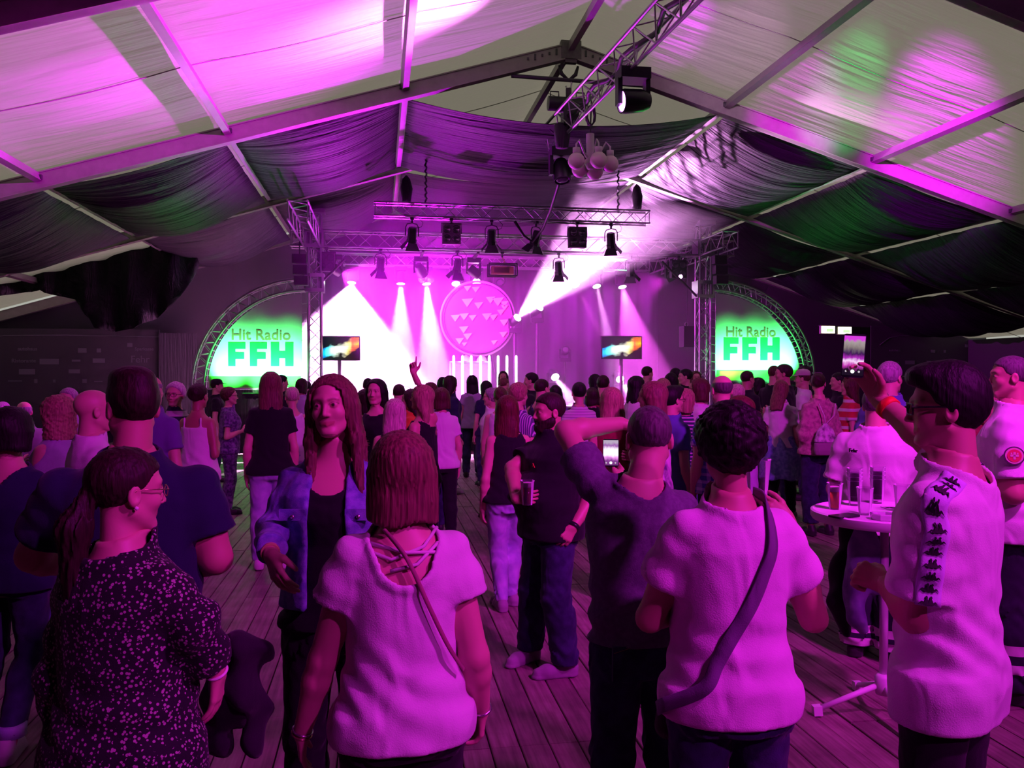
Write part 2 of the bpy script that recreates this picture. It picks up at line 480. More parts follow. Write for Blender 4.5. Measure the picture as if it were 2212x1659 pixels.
def truss(name, a, b, size, label, step=None, r=0.024, rb=0.010, up=(0, 0, 1), tri=False, faces=None, group=None):
    a, b = Vector(a), Vector(b)
    t = empty(name, a, label=label, cat='truss', group=group)
    y = (b - a); Ln = y.length; y.normalize()
    x = y.cross(Vector(up)).normalized(); z = x.cross(y)
    h = size / 2
    cs = [(-h, h), (h, h), (h, -h), (-h, -h)] if not tri else [(-h, h), (h, h), (0, -h)]
    C = [x * cx + z * cz for cx, cz in cs]
    for c in C: rod('chord', c, c + y * Ln, r, M_TRUSS, t)
    n = max(2, round(Ln / (step or size * 1.05)))
    m = len(C)
    for k in range(m):
        if faces is not None and k not in faces: continue
        p, q = C[k], C[(k + 1) % m]
        for i in range(n):
            s0, s1 = Ln * i / n, Ln * (i + 1) / n
            u, v = (p, q) if (i + k) % 2 == 0 else (q, p)
            rod('brace', u + y * s0, v + y * s1, rb, M_TRUSS, t)
        rod('end_brace', p + y * 0.02, q + y * 0.02, rb, M_TRUSS, t)
        rod('end_brace', p + y * (Ln - 0.02), q + y * (Ln - 0.02), rb, M_TRUSS, t)
    return t
YS = 19.3
XL = atY(680, 600, YS).x; XR = atY(1519, 600, YS).x
ZT = atY(1090, 527, YS).z
# --- stage body
DZ = 1.0
stage = empty('stage', ((XL + XR) / 2, 21.4, 0), label='low black concert stage with cloth skirt under the truss rig', cat='stage')
W2 = (XR - XL) / 2 - 0.25
nd = 8
for i in range(nd):
    for j in range(2):
        put('deck_panel', MB().box((-W2 + (i + 0.5) * 2 * W2 / nd, -0.95 + 1.9 * j, DZ - 0.04), (2 * W2 / nd - 0.01, 1.88, 0.08)).mesh('deck_panel'), M_DECK, stage)
put('front_skirt', MB().box((0, -1.93, DZ / 2 - 0.04), (2 * W2, 0.03, DZ - 0.08)).mesh('front_skirt'), M_SKIRT, stage)
for s in (-1, 1): put('side_skirt', MB().box((s * W2, 0, DZ / 2 - 0.04), (0.03, 3.8, DZ - 0.08)).mesh('side_skirt'), M_SKIRT, stage)
# backdrop cloth
b = MB(); n = 120; vs = []; fs = []
for i in range(n + 1):
    x = XL - 0.2 + (XR - XL + 0.4) * i / n; y = 23.15 + 0.05 * math.sin(i * 0.9) + 0.02 * math.sin(i * 2.3)
    vs += [(x, y, DZ - 0.05), (x, y, 5.3)]
for i in range(n): fs.append((2 * i, 2 * i + 2, 2 * i + 3, 2 * i + 1))
o = put('stage_backdrop', MB().add(vs, fs).mesh('stage_backdrop', True), mat('purple_backdrop_cloth', (0.06, 0.03, 0.08), 0.9), label='dark pleated backdrop cloth hanging behind the round stage sign', cat='backdrop')
o.modifiers.new('thick', 'SOLIDIFY').thickness = 0.01

# --- rig
fA, fB = atY(628, 527, YS), atY(1580, 527, YS); fA.z = fB.z = ZT
truss('lighting_truss', fA, fB, 0.36, 'front stage truss carrying barn door lamps, spanning both green arches')
uA, uB = atY(808, 459, 17.2), atY(1400, 468, 17.2); uZ = atY(1104, 462, 17.2).z; uA.z = uB.z = uZ
truss('lighting_truss', uA, uB, 0.27, 'shorter upper truss hung on chains in front of the stage', r=0.02, rb=0.008)
truss('lighting_truss', (XL - 0.05, 15.9, ZT), (XL - 0.05, 23.0, ZT), 0.36, 'side truss above the LED screen nearest the big white glow', faces=(0, 1, 3))
truss('lighting_truss', (XR + 0.05, 17.8, ZT), (XR + 0.05, 23.0, ZT), 0.36, 'side truss running back from the hanging loudspeaker', faces=(0, 1, 3))
truss('lighting_truss', (XL + 0.3, 22.6, ZT), (XR - 0.3, 22.6, ZT), 0.3, 'rear stage truss with moving heads above the round sign', faces=(0, 1, 3))
for X, nm in ((XL, 'truss tower beside the LED screen in the white glow'), (XR, 'truss tower beside the hanging loudspeaker')):
    t = truss('truss_tower', (X, YS, 0.0), (X, YS, ZT + 0.55), 0.28, nm, up=(0, 1, 0), r=0.025)
    for zz in (atY(680, 612, YS).z, ZT):
        b = MB()
        for sx in (-1, 1):
            b.box((sx * 0.19, 0, zz), (0.05, 0.40, 0.42))
        for sy in (-1, 1):
            b.box((0, sy * 0.19, zz + 0.17), (0.36, 0.05, 0.08)); b.box((0, sy * 0.19, zz - 0.17), (0.36, 0.05, 0.08))
            b.box((0.08, sy * 0.19, zz), (0.03, 0.05, 0.3)); b.box((-0.08, sy * 0.19, zz), (0.03, 0.05, 0.3))
        put('sleeve_block', b.mesh('sleeve_block'), M_TRUSS, t)
    put('top_pulley', MB().box((0.03, -0.05, ZT + 0.62), (0.42, 0.34, 0.09)).box((0.0, 0, ZT + 0.72), (0.16, 0.3, 0.1)).mesh('top_pulley'), M_TRUSS, t)
    put('base_plate', MB().box((0, 0, 0.02), (0.6, 0.6, 0.03)).mesh('base_plate'), M_STEEL, t)
# slanted braces from truss to tower
for a, b_, nm in (((745, 560), (692, 612), 'slanted brace bar beside the white glow'), ((1430, 565), (1505, 640), 'slanted brace bar beside the flood lamp')):
    pa, pb = atY(*a, YS - 0.1), atY(*b_, YS - 0.1)
    put('brace_bar', MB().tube([pa, pb], 0.03, 8).mesh('brace_bar'), M_BLACK, label=nm, cat='brace')

# --- green arch screens
def text_mesh(body, size, bold=0.0, extrude=0.004, space=1.0):
    cu = bpy.data.curves.new('lettering', 'FONT'); cu.body = body; cu.size = size; cu.offset = bold; cu.extrude = extrude; cu.space_character = space
    cu.align_x = 'CENTER'; cu.resolution_u = 3
    o = bpy.data.objects.new('lettering', cu); COL.objects.link(o)
    dg = bpy.context.evaluated_depsgraph_get()
    me = bpy.data.meshes.new_from_object(o.evaluated_get(dg)); bpy.data.objects.remove(o); bpy.data.curves.remove(cu)
    me.materials.clear()
    return me
def letter_poly(ch, w, h):
    t = w * 0.42; a = h * 0.27
    if ch == 'F': return [(0, 0), (t, 0), (t, h * 0.30), (w * 0.92, h * 0.30), (w * 0.92, h * 0.58), (t, h * 0.58), (t, h * 0.73), (w, h * 0.73), (w, h), (0, h)]
    t = w * 0.37
    return [(0, 0), (t, 0), (t, h * 0.34), (w - t, h * 0.34), (w - t, 0), (w, 0), (w, h), (w - t, h), (w - t, h * 0.63), (t, h * 0.63), (t, h), (0, h)]
M_BANNER = mat('white_banner_vinyl', (0.80, 0.82, 0.80), 0.6, var=0.03)
M_BAND = mat('green_banner_print', (0.12, 0.62, 0.05), 0.6)
M_FFH = mat('green_letter_print', (0.006, 0.55, 0.09), 0.5)
M_GREY = mat('brown_grey_letter_print', (0.42, 0.13, 0.12), 0.5)
GREEN = (0.055, 1.0, 0.17)
def arch(xin, xout, ytop, ybot, sg, label, yellow):
    top = atY(xin, ytop, YS); o_ = atY(xout, ybot, YS)
    W = abs(o_.x - top.x); zb = o_.z; Hh = top.z - zb
    t = empty('arch_screen', (top.x, YS, 0), label=label, cat='screen')
    def arc(k, n=32, y=0, dz=0): return [(sg * (W - k) * math.sin(math.pi / 2 * i / n), y, zb + dz + (Hh - k) * math.cos(math.pi / 2 * i / n)) for i in range(n + 1)]
    gap = 0.25
    for k in (0, gap):
        for y in (-0.13, 0.13):
            pts = arc(k, y=y) + [(sg * (W - k), y, 0.0)]
            put('arch_rail', autosmooth(MB().tube(pts, 0.024, 8).mesh('arch_rail'), 50), M_TRUSS, t)
    A, B = arc(0, 26), arc(gap, 26)
    for i in range(26):
        for y in (-0.13, 0.13):
            p, q = (A[i], B[i + 1]) if i % 2 else (B[i], A[i + 1])
            rod('brace', (p[0], y, p[2]), (q[0], y, q[2]), 0.008, M_TRUSS, t)
        p, q = (A[i], A[i + 1]) if i % 2 else (A[i + 1], A[i])
        rod('brace', (p[0], -0.13, p[2]), (q[0], 0.13, q[2]), 0.008, M_TRUSS, t)
    # stretched banner inside the inner rail
    C = arc(gap + 0.07, 24)
    poly = [(C[0][0] + sg * 0.12, zb - 0.0)] + [(max(c[0] * sg, 0.12) * sg, c[2]) for c in C]
    if sg > 0: poly = poly[::-1]
    put('banner', MB().prism(poly, 0.0, 0.015).mesh('banner'), M_BANNER, t)
    put('banner_print', MB().box((sg * (W - gap - 0.07 + 0.12) / 2, -0.004, zb + 0.13), (W - gap - 0.25, 0.006, 0.26)).mesh('banner_print'), M_BAND, t, label='green printed band along the foot of the banner')
    if yellow:
        put('banner_print', MB().box((sg * 0.6, -0.009, zb + 0.12), (0.75, 0.006, 0.24)).mesh('banner_print'), mat('yellow_banner_print', (0.75, 0.55, 0.02), 0.6), t, label='yellow printed patch')
    # cords lacing the banner to rail and tower
    for i in range(1, 24):
        c, d = C[i], arc(gap, 24)[i]
        rod('lace', (c[0], 0.0, c[2]), (d[0], -0.10, d[2]), 0.006, M_TRUSS, t)
    for i in range(9):
        z = zb + 0.25 + i * (Hh - 0.6) / 9
        rod('lace', (sg * 0.13, 0, z), (-sg * 0.06, -0.1, z + 0.02), 0.007, M_TRUSS, t)
    # letters
    s0 = letter_x[0] if sg < 0 else letter_x[1]
    x0, x1, yt, yb, xh0, xh1, yh = s0
    for k, ch in enumerate('FFH'):
        a = atY(x0 + (x1 - x0) * [0, 0.333, 0.655][k], yb, YS); c = atY(x0 + (x1 - x0) * [0.265, 0.595, 1.0][k], yt, YS)
        pts = [(px_, pz_) for px_, pz_ in letter_poly(ch, c.x - a.x, c.z - a.z)]
        me = MB().prism(pts, -0.012, 0.0).mesh('letter_' + ch)
        put('letter', me, M_FFH, t, loc=(a.x - top.x, -0.002, a.z))
    a = atY(xh0, yh, YS); c = atY(xh1, yh, YS)
    me = text_mesh('Hit Radio', 0.3, 0.004)
    xs = [v.co.x for v in me.vertices]; sc = (c.x - a.x) / (max(xs) - min(xs))
    put('lettering', me, M_GREY, t, loc=((a.x + c.x) / 2 - top.x, -0.006, a.z), rot=(R(90), 0, 0), scale=(sc, sc * 1.0, sc))
    put('lower_panel', MB().box((sg * W / 2, 0.05, zb / 2 - 0.01), (W - 0.1, 0.06, zb - 0.06)).mesh('lower_panel'), M_SKIRT, t)
    # LED bars at the foot of the banner light it green from below
    for k in (0.17, 0.42, 0.67):
        xx = sg * W * k
        put('led_bar', MB().box((xx, -0.86, zb - 0.16), (0.5, 0.14, 0.12)).mesh('led_bar'), M_BLACKG, t)
        put('led_bracket', MB().box((xx, -0.4, zb - 0.22), (0.06, 0.9, 0.04)).mesh('led_bracket'), M_BLACKG, t)
        spot('led_bar_light', (top.x + xx, YS - 0.86, zb - 0.06), (top.x + xx * 1.0, YS + 0.0, zb + 0.52), GREEN, 1500, 62, 1.0, 0.05, t)
    for (lx, lz, tx_, tz_) in ((sg * (W - 0.12), zb - 0.25, sg * (W * 0.86), zb + Hh * 0.55), (sg * W * 0.70, zb + Hh * 0.62, sg * 0.1, zb + Hh * 0.93)):
        put('arch_led', MB().lathe([(0.05, 0), (0.05, 0.1), (0.03, 0.12)], 12, (lx, 0, lz - 0.14)).mesh('arch_led', True), M_BLACKG, t)
        spot('arch_led_light', (top.x + lx, YS, lz), (top.x + tx_, YS, tz_), GREEN, 110, 40, 1.0, 0.03, t)
    return t
letter_x = [(493, 634, 740, 791, 500, 627, 734), (1563, 1684, 730, 778, 1568, 1675, 727)]
arch(664, 417, 604, 838, -1, 'green lit quarter round arch screen reading Hit Radio FFH, beside the bright white glow', False)
arch(1536, 1754, 605, 822, 1, 'green lit quarter round arch screen reading Hit Radio FFH, with a yellow corner patch', True)

# --- LED screens on poles
def led_mat():
    m = bpy.data.materials.new('led_matrix_picture'); m.use_nodes = True; nt = m.node_tree; N, L = nt.nodes, nt.links; N.clear()
    out = N.new('ShaderNodeOutputMaterial'); em = N.new('ShaderNodeEmission'); tc = N.new('ShaderNodeTexCoord')
    # dots
    sp = N.new('ShaderNodeSeparateXYZ'); L.new(tc.outputs['Generated'], sp.inputs[0])
    def dots(o, n):
        a = N.new('ShaderNodeMath'); a.operation = 'MULTIPLY'; a.inputs[1].default_value = n * math.pi; L.new(o, a.inputs[0])
        s = N.new('ShaderNodeMath'); s.operation = 'SINE'; L.new(a.outputs[0], s.inputs[0])
        q = N.new('ShaderNodeMath'); q.operation = 'ABSOLUTE'; L.new(s.outputs[0], q.inputs[0]); return q.outputs[0]
    d = N.new('ShaderNodeMath'); d.operation = 'MULTIPLY'; L.new(dots(sp.outputs['X'], 44), d.inputs[0]); L.new(dots(sp.outputs['Z'], 25), d.inputs[1])
    # picture: a warm-to-cold blob
    cr = N.new('ShaderNodeValToRGB'); e = cr.color_ramp.elements
    e[0].position = 0.08; e[0].color = (0.0, 0.25, 0.9, 1); e[1].position = 0.95; e[1].color = (1, 0.25, 0.0, 1)
    for p_, c_ in ((0.2, (0.1, 0.9, 0.9, 1)), (0.38, (0.8, 1, 0.8, 1)), (0.55, (1, 1, 0.85, 1)), (0.72, (1, 0.8, 0.2, 1)), (0.82, (1, 0.1, 0.02, 1))):
        x = e.new(p_); x.color = c_
    L.new(sp.outputs['X'], cr.inputs[0])
    nz = N.new('ShaderNodeTexNoise'); nz.inputs['Scale'].default_value = 2.6; L.new(tc.outputs['Generated'], nz.inputs['Vector'])
    # blob mask: distance to a slanted band
    def math2(op, a, b):
        n = N.new('ShaderNodeMath'); n.operation = op
        for i, v in enumerate((a, b)):
            if isinstance(v, float): n.inputs[i].default_value = v
            else: L.new(v, n.inputs[i])
        return n.outputs[0]
    slope = math2('MULTIPLY', sp.outputs['X'], 0.45)
    z = math2('SUBTRACT', sp.outputs['Z'], slope)
    z = math2('SUBTRACT', z, 0.26)
    z = math2('ABSOLUTE', z, 0.0)
    z = math2('SUBTRACT', z, math2('MULTIPLY', nz.outputs['Fac'], 0.62))
    mk = N.new('ShaderNodeMapRange'); mk.inputs['From Min'].default_value = -0.02; mk.inputs['From Max'].default_value = -0.28; L.new(z, mk.inputs['Value'])
    st = math2('MULTIPLY', math2('MULTIPLY', d.outputs[0], mk.outputs[0]), 9.0)
    L.new(cr.outputs[0], em.inputs[0]); L.new(math2('ADD', st, 0.015), em.inputs[1]); L.new(em.outputs[0], out.inputs[0])
    return m
M_LED = led_mat()
def led_screen(xa, xb, ya, yb, Y, xp, label, tilt):
    a, b_ = atY(xa, yb, Y), atY(xb, ya, Y); c = (a + b_) / 2
    w, h = b_.x - a.x, b_.z - a.z
    base = Vector((atY(xp, yb, Y).x, Y, DZ))
    t = empty('led_screen', base, label=label, cat='screen')
    put('housing', MB().box((c.x - base.x, 0.05, c.z - DZ), (w, 0.1, h)).mesh('housing'), M_BLACKG, t)
    put('led_matrix', MB().box((c.x - base.x, -0.006, c.z - DZ), (w - 0.05, 0.008, h - 0.05)).mesh('led_matrix'), M_LED, t)
    put('pole', MB().tube([(0, 0.06, 0.02), (0, 0.06, a.z - DZ + 0.05)], 0.045, 12).mesh('pole', True), mat('grey_pole_paint', (0.30, 0.26, 0.28), 0.5), t)
    put('foot', MB().lathe([(0.3, 0), (0.3, 0.02), (0.05, 0.04)], 20, (0, 0.06, 0)).mesh('foot'), M_BLACK, t)
led_screen(692, 778, 726, 779, 19.75, 733, 'LED screen on a pole in front of the white stage glow', 0)
led_screen(1299, 1387, 726, 776, 20.6, 1343, 'LED screen on a pole showing a rainbow blob beside the floor spotlights', 0)

# --- round sign with triangles
cS = atY(1033, 688, 22.3); rS = (atY(1112, 688, 22.3).x - cS.x)
sign = empty('round_sign', (cS.x, 22.3, DZ), label='round pink drum shaped sign with scattered pale triangles', cat='sign')
cz = cS.z - DZ
rot90 = Matrix.Rotation(R(90), 3, 'X')
put('disc', autosmooth(MB().lathe([(0, 0), (rS - 0.06, 0), (rS - 0.06, 0.1), (0, 0.1)], 64, (0, 0.1, cz), rot90).mesh('disc')), mat('pink_translucent_disc', (0.62, 0.16, 0.36), 0.4, var=0.25, vscale=1.5), sign)
put('rim', MB().tube([(rS * math.cos(a * R(6)), 0.05, cz + rS * math.sin(a * R(6))) for a in range(60)], 0.035, 8, closed=True).mesh('rim', True), mat('rim_plastic', (0.6, 0.45, 0.6), 0.3), sign)
put('inner_rim', MB().tube([((rS - 0.07) * math.cos(a * R(6)), -0.01, cz + (rS - 0.07) * math.sin(a * R(6))) for a in range(60)], 0.02, 6, closed=True).mesh('inner_rim', True), mat('dark_rim_plastic', (0.15, 0.05, 0.15), 0.3), sign)
for i in range(3): put('stand_leg', MB().tube([((i - 1) * 0.6, 0.1, 0.0), ((i - 1) * 0.4, 0.08, cz - rS * 0.95)], 0.02, 6).mesh('stand_leg'), M_BLACK, sign)
M_TRI = mat('pale_triangle_foil', (0.9, 0.85, 0.8), 0.4); M_TRI2 = mat('cream_triangle_foil', (0.85, 0.75, 0.35), 0.4)
tri = [(985, 622, 17), (1010, 621, 14), (1028, 623, 15), (975, 643, 13), (1010, 650, 22), (1034, 657, 17), (984, 684, 18), (1003, 681, 18), (1021, 684, 15), (1052, 681, 19), (1066, 683, 16), (1060, 645, 18),
       (1076, 648, 22), (1090, 654, 15), (1090, 662, 14), (1082, 672, 15), (1002, 709, 18), (1010, 724, 17), (993, 734, 16), (1003, 742, 10), (1089, 694, 17), (1087, 720, 15), (966, 664, 18), (958, 668, 15), (1067, 738, 12)]
for k, (tx, ty, ts) in enumerate(tri):
    c = atY(tx, ty, 22.3); s = ts * 22.4 / 1780 * 0.62
    lx, lz = c.x - cS.x, c.z - DZ
    if math.hypot(lx, lz - cz) > rS - 0.12: continue
    pts = [(lx + s * math.cos(R(a)), lz + s * math.sin(R(a))) for a in (265, 25, 165)]
    put('triangle', MB().prism(pts, -0.03, -0.02).mesh('triangle'), M_TRI2 if k in (14, 15, 10, 4, 13) else M_TRI, sign)
# --- glow tubes
M_TUBE = emission('white_glow_tube', (1.0, 0.75, 1.0), 7.0)
for k, x in enumerate((980, 999, 1018, 1038, 1057, 1076, 1095, 1115)):
    c = atY(x, 768, 21.6)
    t = empty('glow_tube', (c.x, 21.6, DZ), label='white glowing tube standing in a row under the round sign', cat='light tube', group='row of glow tubes on the stage')
    put('tube', MB().lathe([(0, 0.03), (0.033, 0.06), (0.033, c.z - DZ - 0.05), (0.02, c.z - DZ), (0, c.z - DZ)], 10).mesh('tube', True), M_TUBE, t)
    put('base', MB().lathe([(0.1, 0), (0.1, 0.02), (0.035, 0.05)], 14).mesh('base'), M_BLACK, t)
# keyboard riser with two small lampshade cones
c = atY(1000, 772, 22.0)
t = empty('riser', (c.x + 0.2, 21.95, DZ), label='pale framed riser box behind the glow tubes', cat='riser')
hh = c.z - DZ - 0.12
for sx in (-0.55, 0.55):
    put('frame_post', MB().box((sx, 0, hh / 2), (0.03, 0.03, hh)).mesh('frame_post'), M_TRUSS, t)
put('frame_top', MB().box((0, 0, hh), (1.13, 0.03, 0.03)).mesh('frame_top'), M_TRUSS, t)
put('panel', MB().box((0, 0.03, hh / 2), (1.1, 0.02, hh - 0.04)).mesh('panel'), mat('lilac_riser_panel', (0.35, 0.30, 0.42), 0.7), t)
for sx in (-0.12, 0.3):
    put('cone_shade', autosmooth(MB().lathe([(0.14, hh + 0.02), (0.12, hh + 0.1), (0.04, hh + 0.17), (0, hh + 0.18)], 16, (sx, -0.02, 0)).mesh('cone_shade')), mat('cone_shade_paper', (0.75, 0.6, 0.7), 0.6), t)

# --- lamps
def lens_mat(k, col, st): return emission('lens_' + k, col, st)
M_LENS = mat('dark_lens_glass', (0.05, 0.05, 0.06), 0.08, spec=0.8)
def hang_clamp(parent, z0, z1):
    put('clamp', MB().tube([(0, 0, z0), (0, 0, z1)], 0.022, 8).box((0, 0, z1), (0.07, 0.09, 0.07)).mesh('clamp'), M_BLACK, parent)
def fresnel(loc, label, lit=False, rz=0.0):
    """barn door lamp hanging below loc"""
    t = empty('stage_lamp', loc, rz, label=label, cat='stage lamp', group='barn door lamps on the trusses')
    hang_clamp(t, -0.10, 0.0)
    put('yoke', MB().tube([(-0.135, 0, -0.36), (-0.135, 0, -0.18), (-0.10, 0, -0.115), (0, 0, -0.095), (0.10, 0, -0.115), (0.135, 0, -0.18), (0.135, 0, -0.36)], 0.012, 6).mesh('yoke', True), M_BLACK, t)
    rt = Matrix.Rotation(R(24), 3, 'X')
    body = put('body', autosmooth(MB().lathe([(0, 0.16), (0.075, 0.16), (0.09, 0.12), (0.095, -0.08), (0.11, -0.10), (0.11, -0.15), (0, -0.15)], 8, (0, 0, -0.34), rt).mesh('body'), 30), M_BLACKG, t)
    put('lens', MB().lathe([(0, -0.155), (0.10, -0.152)], 16, (0, 0, -0.34), rt).mesh('lens'), M_LENS, t)
    for k in range(4):
        a = k * 90
        q = Matrix.Rotation(R(a), 3, 'Z')
        big = k in (1, 3)
        vs = [(-0.09, 0.10, -0.15), (0.09, 0.10, -0.15), (0.15 if not big else 0.12, 0.19 if not big else 0.21, -0.29), (-0.15 if not big else -0.12, 0.19 if not big else 0.21, -0.29)]
        vs = [rt @ (q @ Vector(v)) + Vector((0, 0, -0.34)) for v in vs]
        me = MB().add(vs + [v + Vector((0, 0.004, 0.004)) for v in vs], [(0, 1, 2, 3), (7, 6, 5, 4), (0, 4, 5, 1), (1, 5, 6, 2), (2, 6, 7, 3), (3, 7, 4, 0)]).mesh('barn_door')
        put('barn_door', me, M_BLACK, t)
    put('power_cord', MB().tube([(0.05, 0, -0.2), (0.2, 0.02, -0.16), (0.23, 0, -0.08), (0.14, 0, 0.02)], 0.006, 5).mesh('power_cord'), M_CABLE, t)
    return t
def flood(loc, label, k=4, lit=None):
    t = empty('flood_lamp', loc, label=label, cat='flood lamp', group='square flood lamps on the trusses')
    hang_clamp(t, -0.08, 0.0)
    put('yoke', MB().tube([(-0.21, 0, -0.3), (-0.21, 0, -0.09), (0.21, 0, -0.09), (0.21, 0, -0.3)], 0.012, 6).mesh('yoke'), M_BLACK, t)
    put('body', MB().box((0, 0, -0.32), (0.38, 0.16, 0.42)).mesh('body'), M_BLACKG, t)
    for sx in (-1, 1):
        for sz in (-1, 1):
            put('lamp_cell', MB().lathe([(0.085, 0), (0.085, 0.02), (0.06, 0.012), (0, 0.005)], 14, (sx * 0.095, -0.08, -0.32 + sz * 0.10), Matrix.Rotation(R(90), 3, 'X')).mesh('lamp_cell', True), M_LENS, t)
    return t
def moving_head(loc, label, aim, lens, hang=True, scale=1.0, name='moving_head_lamp', group=None):
    """base, two-armed yoke and a turning head; aim = direction of the lens"""
    t = empty(name, loc, label=label, cat='moving head', group=group)
    s = (-1 if hang else 1) * scale
    put('base', MB().box((0, 0, 0.06 * s), (0.34 * scale, 0.26 * scale, 0.12 * scale)).mesh('base'), M_BLACKG, t)
    for sx in (-1, 1):
        put('yoke_arm', MB().box((sx * 0.16 * scale, 0, 0.25 * s), (0.05 * scale, 0.12 * scale, 0.28 * scale)).mesh('yoke_arm'), M_BLACKG, t)
    q = Vector(aim).normalized().to_track_quat('Z', 'Y').to_matrix()
    c = Vector((0, 0, 0.34 * s))
    put('head', autosmooth(MB().lathe([(0, -0.2 * scale), (0.09 * scale, -0.19 * scale), (0.125 * scale, -0.1 * scale), (0.135 * scale, 0.1 * scale), (0.13 * scale, 0.14 * scale), (0.115 * scale, 0.14 * scale), (0.11 * scale, 0.12 * scale), (0, 0.12 * scale)], 20, c, q).mesh('head'), 50), M_BLACKG, t)
    put('lens', MB().lathe([(0.108 * scale, 0.128 * scale), (0.07 * scale, 0.136 * scale), (0, 0.14 * scale)], 20, c, q).mesh('lens', True), lens, t)
    return t, Vector(loc) + c + Vector(aim).normalized() * 0.16 * scale
for i, x in enumerate((890, 1062, 1158, 1320)):
    p = atY(x, 478, 17.2); p.z = uZ - 0.16
    fresnel(p, 'barn door lamp under the upper truss ' + ['at its magenta end', 'over the round sign', 'crossed by the hanging cable loom', 'below the chain by the white drapes'][i], rz=R([8, -6, 30, -25][i]))
for i, x in enumerate((975, 1247)):
    p = atY(x, 478, 17.2); p.z = uZ - 0.15
    flood(p, 'square four cell flood lamp under the upper truss ' + ['in the magenta haze', 'in the white glare'][i])
for i, x in enumerate((822, 988, 1207, 1362)):
    p = atY(x, 552, YS); p.z = ZT - 0.2
    t = fresnel(p, 'barn door lamp under the front stage truss ' + ['near the white glow', 'above the round sign', 'beside the white upward beam', 'above the rainbow LED screen'][i], rz=R([10, 15, -20, -28][i])); t['group'] = 'barn door lamps under the front truss'
for i, x in enumerate((705, 1465)):
    p = atY(x, 552, YS); p.z = ZT - 0.2
    t = flood(p, 'square flood lamp under the front truss ' + ('beside the tower at the white glow' if i == 0 else 'above the hanging loudspeaker, lower cell glowing pink')); t['group'] = 'end flood lamps on the front truss'
    if i == 1:
        put('lit_cell', MB().lathe([(0.05, 0), (0, 0.01)], 12, (0.03, -0.095, -0.50), Matrix.Rotation(R(90), 3, 'X')).mesh('lit_cell'), emission('pink_lit_cell', (1, 0.3, 1), 12), t)
# gold lantern box
p = atY(1085, 552, YS); p.z = ZT - 0.2
t = empty('lantern_fixture', p, label='brass framed rectangular effect light hung under the middle of the front truss', cat='effect light')
M_BRASS = mat('worn_brass', (0.55, 0.33, 0.16), 0.35, 0.7)
hang_clamp(t, -0.12, 0)
put('hook', MB().tube([(0, 0, -0.12), (0.05, 0, -0.2), (0.03, 0, -0.27), (-0.02, 0, -0.26)], 0.014, 6).mesh('hook'), M_BRASS, t)
for z in (-0.28, -0.56):
    for y in (-0.14, 0.14): put('frame_rail', MB().bar((-0.34, y, z), (0.34, y, z), 0.03, 0.03).mesh('frame_rail'), M_STEEL, t)
for sx in (-1, 1):
    for y in (-0.14, 0.14): put('frame_post', MB().bar((sx * 0.33, y, -0.56), (sx * 0.33, y, -0.28), 0.03, 0.03, (0, 1, 0)).mesh('frame_post'), M_STEEL, t)
put('body', MB().box((0, 0, -0.43), (0.52, 0.22, 0.18)).mesh('body'), M_BRASS, t)
put('glass', MB().box((-0.03, -0.113, -0.43), (0.36, 0.006, 0.12)).mesh('glass'), mat('amber_glass', (0.35, 0.12, 0.14), 0.1), t)

# moving heads on the rear truss: (pixel of the lens, pixel aimed at, distance aimed at, colour, power, cone, how it looks)
WHITE = (1.0, 0.36, 1.0)
PINK = (1.0, 0.10, 0.95)
rear = [
    (760, 618, (735, 900), 21.4, WHITE, 90000, 85, 'flooding the stage corner white'),
    (866, 600, (866, 900), 21.8, WHITE, 32000, 26, 'throwing a short white cone beside the round sign'),
    (921, 632, (945, 900), 21.6, WHITE, 42000, 24, 'throwing a broad white shaft beside the round sign'),
    (985, 634, (1004, 800), 21.0, WHITE, 3000, 9, 'with a thin white shaft across the round sign'),
    (1031, 620, (1018, 1030), ground(1018, 1030).y, PINK, 60000, 3.2, 'with a round white lens above the round sign'),
    (1243, 628, (1340, 800), 21.0, PINK, 7000, 7, 'with a thin pink shaft'),
    (1290, 640, (1330, 800), 21.3, WHITE, 11000, 12, 'with a white shaft onto the rainbow LED screen'),
    (1346, 612, (1400, 860), 21.0, PINK, 12000, 34, 'with a pale fan of light'),
]
for k, (x, y, tg, Y2, col, pw, ang, lb) in enumerate(rear):
    l = atY(x, y, 22.45); target = atY(*tg, Y2)
    aim = target - l
    base = Vector((l.x, 22.6, ZT - 0.16))
    a2 = Vector((aim.x, min(aim.y, -0.5) , aim.z))
    t, tip = moving_head(base, 'moving head lamp on the rear truss ' + lb, a2, emission('lens_white', (1, 0.85, 1), 30) if k != 5 else emission('lens_pink', (1, 0.3, 1), 30), scale=1.0)
    spot('beam', tip, target, col, pw, ang, 0.35, 0.05, t)
